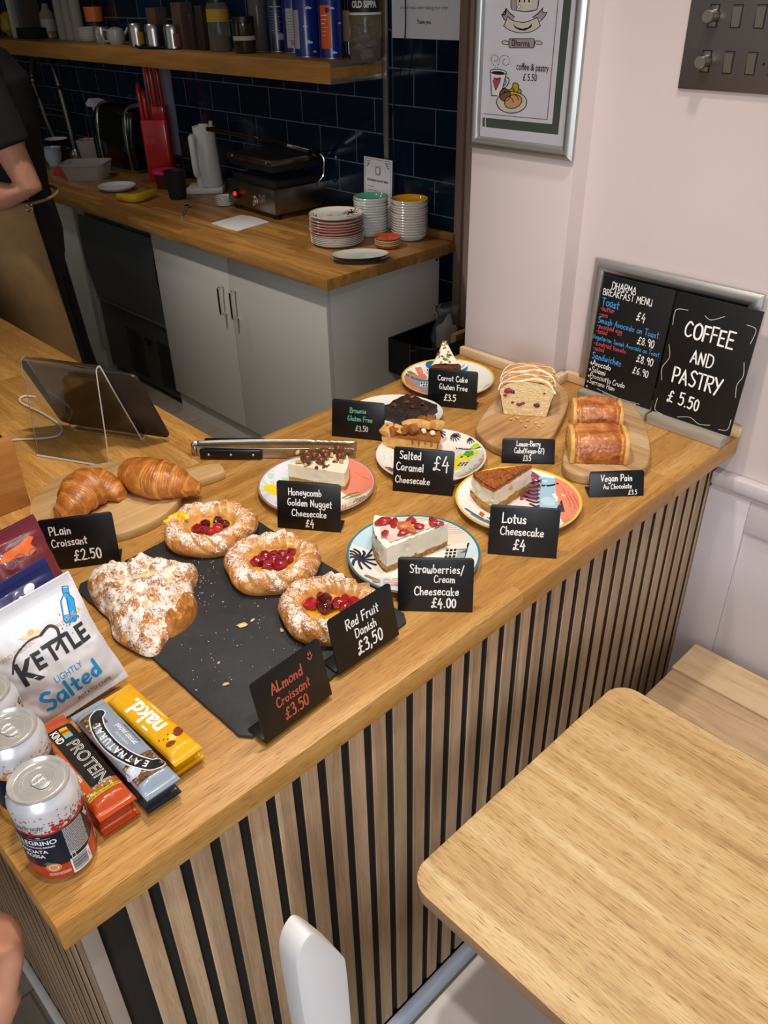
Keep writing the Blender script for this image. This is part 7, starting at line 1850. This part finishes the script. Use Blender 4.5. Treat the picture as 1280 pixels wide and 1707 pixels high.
def shelf_jar(name, label, cat, px, py, rpx, h, parts, deco=None):
    p = sx(px, py, 2.255 if py <= 60 else 2.13); R = rpx * dep(p) / FPX; d0 = math.atan2(CAM.y - p.y, CAM.x - p.x)
    o = thing(name, label, cat, (p.x, p.y, SZ + .0004), d0)
    for nm, pr, mt in parts: MB().lathe([(r * R, z * h) for r, z in pr], 36).build(nm, mt, o)
    if deco: deco(o, R, h)
    return o
dk_lid = mat('dark_jar_lid', '#15120f', .4)
thin = mat('smoky_glass', '#b8b4a8', .05, trans=.85, ior=1.2)
JAR = [(0, 0), (.92, 0), (1, .04), (1, .82), (.9, .86), (.9, .9)]
def sippa(o, R, h):
    m = MB(); f = lambda x, z: (R * 1.025 * math.cos(x / R), R * 1.025 * math.sin(x / R), z)
    m.lathe([(R * 1.012, h * .62), (R * 1.012, h * .80)], 40); m.text('OLD SIPPA', .026, f, 1, 'CENTER', .0012, .7, .008, at=(-.004, h * .71)); m.lathe([(R * 1.015, h * .585), (R * 1.02, h * .615)], 40, 1); m.build('label_band', [mat('black_label', '#141210', .5), mat('print_white_text', '#d8d4cc', .6)], o)
    rs = random.Random(3)
    for k in range(9): MB().ball((rs.uniform(-.45, .45) * R, rs.uniform(-.45, .45) * R, h * (.08 + .05 * k)), R * .34, 2, amp=.8, freq=60, seed=k * 2.0, sc=(1, 1, .6)).build('meringue', mat('meringue', '#a39c94', .7, var=.15), o)
shelf_jar('sweet_jar', 'large glass jar of white pieces at the right end of the shelf', 'jar', 610, 86, 26, .235, [('jar', JAR + [(0, .9)], thin), ('lid', [(0, .905), (.95, .905), (.95, 1), (0, 1)], dk_lid)], sippa)
shelf_jar('brown_bottle', 'brown bottle with a cream label behind the large jar', 'bottle', 581, 60, 10, .24, [('bottle', [(0, 0), (1, 0), (1, .7), (.4, .85), (.35, 1), (0, 1)], mat('brown_glass', '#2a1710', .1, coat=.5)), ('label', [(1.02, .2), (1.02, .6)], mat('cream_label', '#a48a60', .6))])
p = sx(640, 86); bxk = thing('snack_box', 'red and yellow carton at the right end of the shelf against the wall', 'box', (2.252, 1.912, SZ + .0004))
MB().box((-.035, -.012, 0), (.035, .012, .21), .001).build('carton', mat('yellow_carton', '#c89a18', .5), bxk)
MB().box((-.0356, -.0126, .0004), (.0356, .0126, .06), 0).build('red_band', mat('red_carton', '#a82a14', .5), bxk)
shelf_jar('tall_jar', 'tall narrow glass jar of dried leaves between the small jar and the tins', 'jar', 432, 60, 15, .26, [('jar', JAR + [(0, .9)], thin), ('lid', [(0, .905), (.9, .905), (.9, 1), (0, 1)], dk_lid), ('leaves', [(0, .02), (.85, .02), (.85, .6), (0, .63)], mat('dried_leaves', '#4a4034', .9, var=.4, vscale=90))])
shelf_jar('lidded_jar', 'small jar with white label and dark lid at the shelf front edge', 'jar', 408, 74, 18, .125, [('jar', JAR + [(0, .82)], mat('dark_preserve', '#2c281e', .1, coat=.5)), ('lid', [(0, .83), (1.02, .83), (1.02, 1), (0, 1)], dk_lid), ('label', [(1.02, .36), (1.02, .48)], mat('jar_label_white', '#a8a298', .6))])
shelf_jar('yellow_label_jar', 'clear jar with a yellow label standing left of the small jar', 'jar', 367, 66, 18, .19, [('jar', JAR + [(0, .9)], thin), ('lid', [(0, .905), (.95, .905), (.95, 1), (0, 1)], dk_lid), ('label', [(1.02, .55), (1.02, .78)], mat('mustard_label', '#a8821c', .6)), ('contents', [(0, .02), (.9, .02), (.9, .28), (0, .3)], mat('grain_contents', '#5a4c3c', .9, var=.3, vscale=120))])
brown_c = mat('kraft_box', '#4c3a2c', .8); wood_c = mat('dark_wood_box', '#2c1a10', .6)
for k, (px, py, w, h, mt, lab) in enumerate(((328, 62, 9, .13, wood_c, 'dark brown wooden box left of the taller one on the shelf'), (345, 66, 10, .16, wood_c, 'taller dark brown wooden box on the shelf'), (306, 44, 14, .17, brown_c, 'dim brown carton at the back of the shelf behind the tins'), (262, 34, 14, .15, brown_c, 'dim brown carton at the back of the shelf above the tray'))):
    p = sx(px, py); wk = w * dep(p) / FPX; tag(MB().box((-.03, -wk, 0), (.03, wk, h), .002).build('storage_box', mt, loc=(min(p.x, 2.258), p.y, SZ + .0004)), lab, 'box')
# tray of canisters
tcen = sx(277, 72); tk2 = dep(tcen) / FPX
TXp = V((2.105, tcen.y))
tag(MB().lathe([(0, 0), (45 * tk2, 0), (50 * tk2, .008), (50 * tk2, .012), (44 * tk2, .004), (0, .004)], 48, sx=.62, sy=1.0).build('round_tray', black_mt, loc=(TXp.x, TXp.y, SZ + .0004)), 'black tray holding steel canisters on the shelf', 'tray')
for k, (px, dx, lc) in enumerate(((249, -.012, '#a8841c'), (279, -.018, None), (306, -.004, '#8a4a4a'))):
    p = V((TXp.x + dx, sx(px, 70).y)); R = 13 * tk2
    o = thing('steel_canister', ['steel canister with a yellow label, left on the tray', 'plain steel canister in the middle of the tray', 'steel canister with a pinkish label, right on the tray'][k], 'canister', (p.x, p.y, SZ + .0048), math.atan2(CAM.y - p.y, CAM.x - p.x))
    MB().lathe([(0, 0), (R, 0), (R, .07), (0, .07)], 36).build('canister_body', steel, o); MB().lathe([(R * 1.03, .062), (R * 1.03, .082), (R * .9, .088), (0, .09)], 36).build('lid', steel, o)
    if lc:
        m = MB(); m.flat([(.0, .008), (R * .9, .008), (R * .9, .055), (0, .055)], lambda x, z: (R * 1.01 * math.cos(x / R), R * 1.01 * math.sin(x / R), z), 0, .008); m.build('label', mat('canister_label_' + lc.strip('#'), lc, .6), o)
# left part of the shelf
def shelf_bowls(px, py, rpx, n, label, group):
    p = sx(px, py); R = rpx * dep(p) / FPX
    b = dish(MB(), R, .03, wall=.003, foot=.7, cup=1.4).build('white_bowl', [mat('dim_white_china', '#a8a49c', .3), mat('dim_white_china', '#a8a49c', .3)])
    for i in range(n):
        o = b if i == 0 else dup(b, b.location, 0); o.location = (p.x + .03, p.y, SZ + .0004 + .0105 * i); tag(o, label, 'bowl', group)
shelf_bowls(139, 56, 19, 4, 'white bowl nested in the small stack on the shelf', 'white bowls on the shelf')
shelf_jar('patterned_pot', 'small pot with a silver lattice pattern beside the white bowls', 'pot', 171, 63, 14, .07, [('pot', [(0, 0), (.8, 0), (1, .5), (.9, 1), (.8, 1), (.85, .5), (0, .1)], mat('lattice_silver', '#9a9488', .25, .6, var=.6, vscale=60))])
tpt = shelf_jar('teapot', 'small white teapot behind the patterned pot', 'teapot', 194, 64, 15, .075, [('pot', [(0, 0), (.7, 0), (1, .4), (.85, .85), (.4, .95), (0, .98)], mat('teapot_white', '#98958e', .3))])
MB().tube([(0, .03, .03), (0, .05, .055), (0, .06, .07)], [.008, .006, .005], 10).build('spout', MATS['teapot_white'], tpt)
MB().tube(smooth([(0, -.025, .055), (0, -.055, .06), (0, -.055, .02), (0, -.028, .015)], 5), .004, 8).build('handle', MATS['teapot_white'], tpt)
shelf_jar('orange_tub', 'orange tub high on the shelf above the bowls', 'tub', 160, 46, 15, .15, [('stand', [(0, 0), (.9, 0), (.9, .55), (0, .55)], mat('dark_stand', '#1c1c1c', .5)), ('tub', [(0, .56), (.95, .56), (1, .98), (0, 1)], mat('orange_tub_plastic', '#c8661a', .4))])
for k, px in enumerate((88, 101, 114)):
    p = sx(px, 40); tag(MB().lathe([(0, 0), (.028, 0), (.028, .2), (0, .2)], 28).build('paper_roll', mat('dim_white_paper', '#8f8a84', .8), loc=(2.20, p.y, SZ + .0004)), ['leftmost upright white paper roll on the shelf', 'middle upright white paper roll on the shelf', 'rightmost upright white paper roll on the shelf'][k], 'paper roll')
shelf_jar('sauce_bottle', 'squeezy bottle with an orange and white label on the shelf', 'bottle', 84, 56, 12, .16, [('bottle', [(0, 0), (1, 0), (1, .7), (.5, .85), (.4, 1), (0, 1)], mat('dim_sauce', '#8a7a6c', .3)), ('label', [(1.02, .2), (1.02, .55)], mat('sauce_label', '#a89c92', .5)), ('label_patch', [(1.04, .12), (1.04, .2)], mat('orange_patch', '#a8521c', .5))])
p = sx(46, 54); tag(MB().box((-.06, -.075, 0), (.05, .075, .05), .003).build('file_tray', black_mt, loc=(2.18, p.y, SZ + .0004)), 'low black tray at the left of the shelf', 'tray')
for k in range(4):
    q = sx(26 + 7 * k, 44); tag(MB().box((-.05, -.008, 0), (.05, .008, .2 - .01 * k), .001).build('recipe_folder', mat('folder_%d' % k, ['#b2ada6', '#8a8680', '#5c5a58', '#4a3c30'][k], .7), loc=(2.185, q.y + .02, SZ + (.0004 if True else 0) + .0502 * (abs(q.y + .02 - p.y) < .075)), rot=(-.0, 0, 0)), ['white folder standing at the left end of the row', 'pale grey folder second in the row', 'grey folder third in the row', 'brown folder at the right end of the row'][k], 'folder')
q = sx(4, 50); tag(MB().ball((0, 0, .06), .06, 3, amp=.25, freq=30, sc=(.7, .7, 1)).build('fruit_bag', mat('yellow_bag', '#9a7a14', .5), loc=(2.19, q.y, SZ + .0004)), 'yellow bag at the far left of the shelf', 'bag')


# ================================================================== PEOPLE
skin = mat('skin', '#c98f74', .5, var=.06, vscale=30, sss=.25)
skin_r = mat('flushed_skin', '#c4705f', .5, var=.08, vscale=40, sss=.25)
cloth_b = mat('black_tshirt_cloth', '#101113', .85, var=.25, vscale=25, bump=.3, bscale=400)
cloth_t = mat('tan_canvas', '#a07d52', .85, var=.12, vscale=18, bump=.3, bscale=500)
trous = mat('black_trousers_cloth', '#0b0b0d', .9)
hair_m = mat('dark_hair', '#1d130c', .6, bump=.6, bscale=250)


def remesh(o, vox, it=6):
    r = o.modifiers.new('fuse', 'REMESH'); r.mode = 'VOXEL'; r.voxel_size = vox; r.use_smooth_shade = True
    s = o.modifiers.new('soften', 'SMOOTH'); s.factor = .5; s.iterations = it
    return o


def hand_shape(m, W, a, out, curl, s=1.0):
    """palm and five unequal fingers from the wrist W along a; `out` is the thumb side, curl bends the fingers about the palm"""
    a = V(a).normalized(); t = (V(out) - a * V(out).dot(a)).normalized(); n = a.cross(t)
    P = lambda u, v, w: W + (a * u + t * v + n * w) * s
    m.tube([P(-.01, 0, 0), P(.02, 0, 0), P(.055, .002, 0), P(.09, 0, 0)], [.027 * s, .032 * s, .039 * s, .030 * s], 14, flat=.55, upv=n)
    for k, (v, L) in enumerate(((.030, .072), (.010, .080), (-.010, .074), (-.029, .058))):
        pts = []; ang = 0; p = V((.082, v, 0))
        pts.append(P(*p))
        for j, sg in enumerate((.45, .32, .23)):
            ang += curl * (1.0, 1.1, .8)[j]; p = p + V((math.cos(ang), 0, math.sin(ang))) * L * sg; pts.append(P(*p))
        m.tube(pts, [.0095 * s, .0092 * s, .0085 * s, .0068 * s], 10)
    m.tube([P(.02, .025, .0), P(.045, .050, .008), P(.075, .062, .014), P(.102, .066, .016)], [.015 * s, .0125 * s, .011 * s, .008 * s], 10)


def figure(name, label, base, face, H, pose, cat='person'):
    """standing figure; pose gives shoulder/elbow/wrist of both arms as (forward, left, height above floor)"""
    k = H / 1.82; sb = pose.get('stance', 0.0); o = thing(name, label, cat, (base[0], base[1], ZF), math.atan2(face[1], face[0]))
    m = MB()
    S = Matrix.Diagonal((.82, 1.12, 1, 1))
    m.lathe([(0, .86 * k), (.13 * k, .88 * k), (.155 * k, .96 * k), (.135 * k, 1.10 * k), (.155 * k, 1.30 * k), (.150 * k, 1.42 * k), (.10 * k, 1.49 * k), (0, 1.52 * k)], 36, M=S)
    m.tube([(0, 0, 1.44 * k), (.005, 0, 1.56 * k), (.02, 0, 1.62 * k)], [.062 * k, .056 * k, .055 * k], 16)
    hc_ = V((.025, 0, 1.70 * k))
    m.ball(hc_, .098 * k, 3, sc=(1.05, .82, 1.22))
    m.ball(hc_ + V((.098 * k, 0, -.012)), .014, 2, sc=(1.1, .8, 1.6)); m.ball(hc_ + V((.055 * k, 0, -.088 * k)), .04 * k, 2, sc=(1, .9, .7))
    for s in (-1, 1): m.ball(hc_ + V((-.005, s * .082 * k, -.005)), .026 * k, 2, sc=(.7, .3, 1.1))
    for s in (-1, 1):
        m.tube([(0, s * .085 * k, .93 * k), (sb * .45, s * .095 * k, .50 * k), (sb, s * .095 * k, .09 * k)], [.088 * k, .058 * k, .040 * k], 16)
        m.tube([(sb - .06, s * .095 * k, .045), (sb + .05, s * .10 * k, .04), (sb + .17, s * .105 * k, .03)], [.036, .040, .028], 12)
    for key in ('L', 'R'):
        sh_, el, wr, hd_, th = [V(q) for q in pose[key][:5]]
        m.tube([sh_ + (V((0, 0, sh_.z)) - sh_) * .35, sh_, sh_.lerp(el, .5), el, el.lerp(wr, .35), wr], [.062 * k, .062 * k, .052 * k, .042 * k, .043 * k, .028 * k], 16)
        hand_shape(m, wr, hd_ - wr, th, pose[key][5], k)
    b = remesh(m.build('body', skin, o), .0065)
    for s in (-1, 1):
        e = MB().ball(hc_ + V((.091 * k, s * .034 * k, .012)), .011, 2).build('eye', white_cer, b); MB().ball(hc_ + V((.100 * k, s * .034 * k, .012)), .0045, 2).build('iris', black_gl, b)
    MB().tube([hc_ + V((.094 * k, -.022, -.048)), hc_ + V((.101 * k, 0, -.05)), hc_ + V((.094 * k, .022, -.048))], [.003, .0055, .003], 8).build('lips', skin_r, b)
    q = MB(); q.ball(hc_ + V((-.018, 0, .03)), .103 * k, 3, sc=(1.0, .88, 1.12), amp=.12, freq=30); h_ = q.build('hair', hair_m, o)
    q = MB()
    q.lathe([(0, .87 * k), (.155 * k, .87 * k), (.168 * k, .96 * k), (.150 * k, 1.10 * k), (.170 * k, 1.30 * k), (.166 * k, 1.43 * k), (.105 * k, 1.505 * k), (.066 * k, 1.52 * k), (0, 1.522 * k)], 40, M=S)
    for key in ('L', 'R'):
        sh_, el = V(pose[key][0]), V(pose[key][1])
        q.tube([sh_ + (V((0, 0, sh_.z)) - sh_) * .4, sh_, sh_.lerp(el, .33), sh_.lerp(el, .62)], [.075 * k, .079 * k, .074 * k, .070 * k], 18)
    remesh(q.build('tshirt', pose.get('shirt', cloth_b), o), .0075, 3)
    q = MB()
    q.lathe([(0, .80 * k), (.14 * k, .80 * k), (.166 * k, .95 * k), (.155 * k, 1.02 * k), (0, 1.02 * k)], 32, M=S)
    for s in (-1, 1): q.tube([(0, s * .085 * k, .93 * k), (sb * .45, s * .098 * k, .50 * k), (sb, s * .098 * k, .085)], [.105 * k, .078 * k, .062 * k], 18)
    remesh(q.build('trousers', trous, o), .009, 3)
    for s in (-1, 1):
        q = MB(); q.tube([(sb - .075, s * .095 * k, .045), (sb + .05, s * .10 * k, .045), (sb + .185, s * .105 * k, .034)], [.042, .047, .032], 14); q.box((sb - .11, s * .10 * k - .045, .0005), (sb + .21, s * .10 * k + .045, .02), .01); q.build('shoe', black_mt, o)
    return o, k


Fv = V((-.85, .52)).normalized()
bo, k = figure('person', 'person in a black t-shirt and tan apron standing behind the counter, bare arm bent', (1.075, 2.485), Fv, 1.86, {
    'L': [(-.01, .20, 1.48), (-.10, .225, 1.165), (.14, .17, 1.10), (.24, .12, 1.10), (0, -.6, .8), .5],
    'R': [(.0, -.20, 1.48), (.03, -.23, 1.17), (.25, -.13, 1.14), (.34, -.08, 1.14), (0, .6, .8), .5], 'stance': -.12})
# apron: canvas skirt wrapped round the hips, bib and ties
m = MB()
def ap(u, v):
    t = math.radians(-85 + 207 * u); z = 1.085 * k - v * .70
    r = 1 + .10 * v + .05 * v * math.sin(t * 5) + .02 * noise.noise(V((t * 2, v * 3, 1)))
    return (.152 * k * r * math.cos(t) - .055 * v, .192 * k * r * math.sin(t), z)
m.surf(ap, 90, 40); a_ = m.build('apron', cloth_t, bo, sharp=80); md = a_.modifiers.new('thick', 'SOLIDIFY'); md.thickness = .003; md.offset = 1
MB().box((.140, -.11, 1.08 * k), (.158, .11, 1.36 * k), .006).build('apron_bib', cloth_t, a_)
e0 = V(ap(.985, .02)); MB().tube([e0 + V((.0, .004, .0)) + V((.012 * math.cos(x), .003, .012 * math.sin(x))) for x in [2 * PI * i / 14 for i in range(14)]], .0035, 6, closed=True).build('eyelet', chrome, a_)
MB().tube([(.146 * k * math.cos(x), .186 * k * math.sin(x), 1.078 * k) for x in [math.radians(118 + 124 * i / 24) for i in range(25)]], .005, 8).build('waist_tie', cloth_t, a_)
MB().tube(smooth([(-.075, .155 * k, 1.09 * k), (-.10, .15 * k, 1.22 * k), (-.10, .10 * k, 1.38 * k), (-.055, .05, 1.52 * k)], 6), .005, 8, flat=.5).build('neck_strap', mat('pale_strap', '#b9b2a8', .8), a_)

# customer at the left end of the counter: only a raised hand comes into view
hb = V((-.44, .10)); fv = V((1, .0))
def loc(p): return (V((p.x, p.y, p.z - ZF)) - V((hb.x, hb.y, 0)))
wr = loc(aty(4, 1645, .09)); hd_ = loc(aty(12, 1500, .10)); th = V((.1, 1, .1))
figure('person', 'person at the left end of the counter, only a bare raised hand in view', (hb.x, hb.y), fv, 1.62, {
    'R': [(.0, -.17, 1.30), tuple(wr + V((-.19, -.06, -.13))), tuple(wr), tuple(hd_), tuple(th), 1.3],
    'L': [(.0, .17, 1.30), (-.02, .22, 1.02), (.05, .20, .80), (.07, .19, .70), (1, -.2, 0), .35], 'shirt': mat('grey_tshirt_cloth', '#5c5f66', .9)})
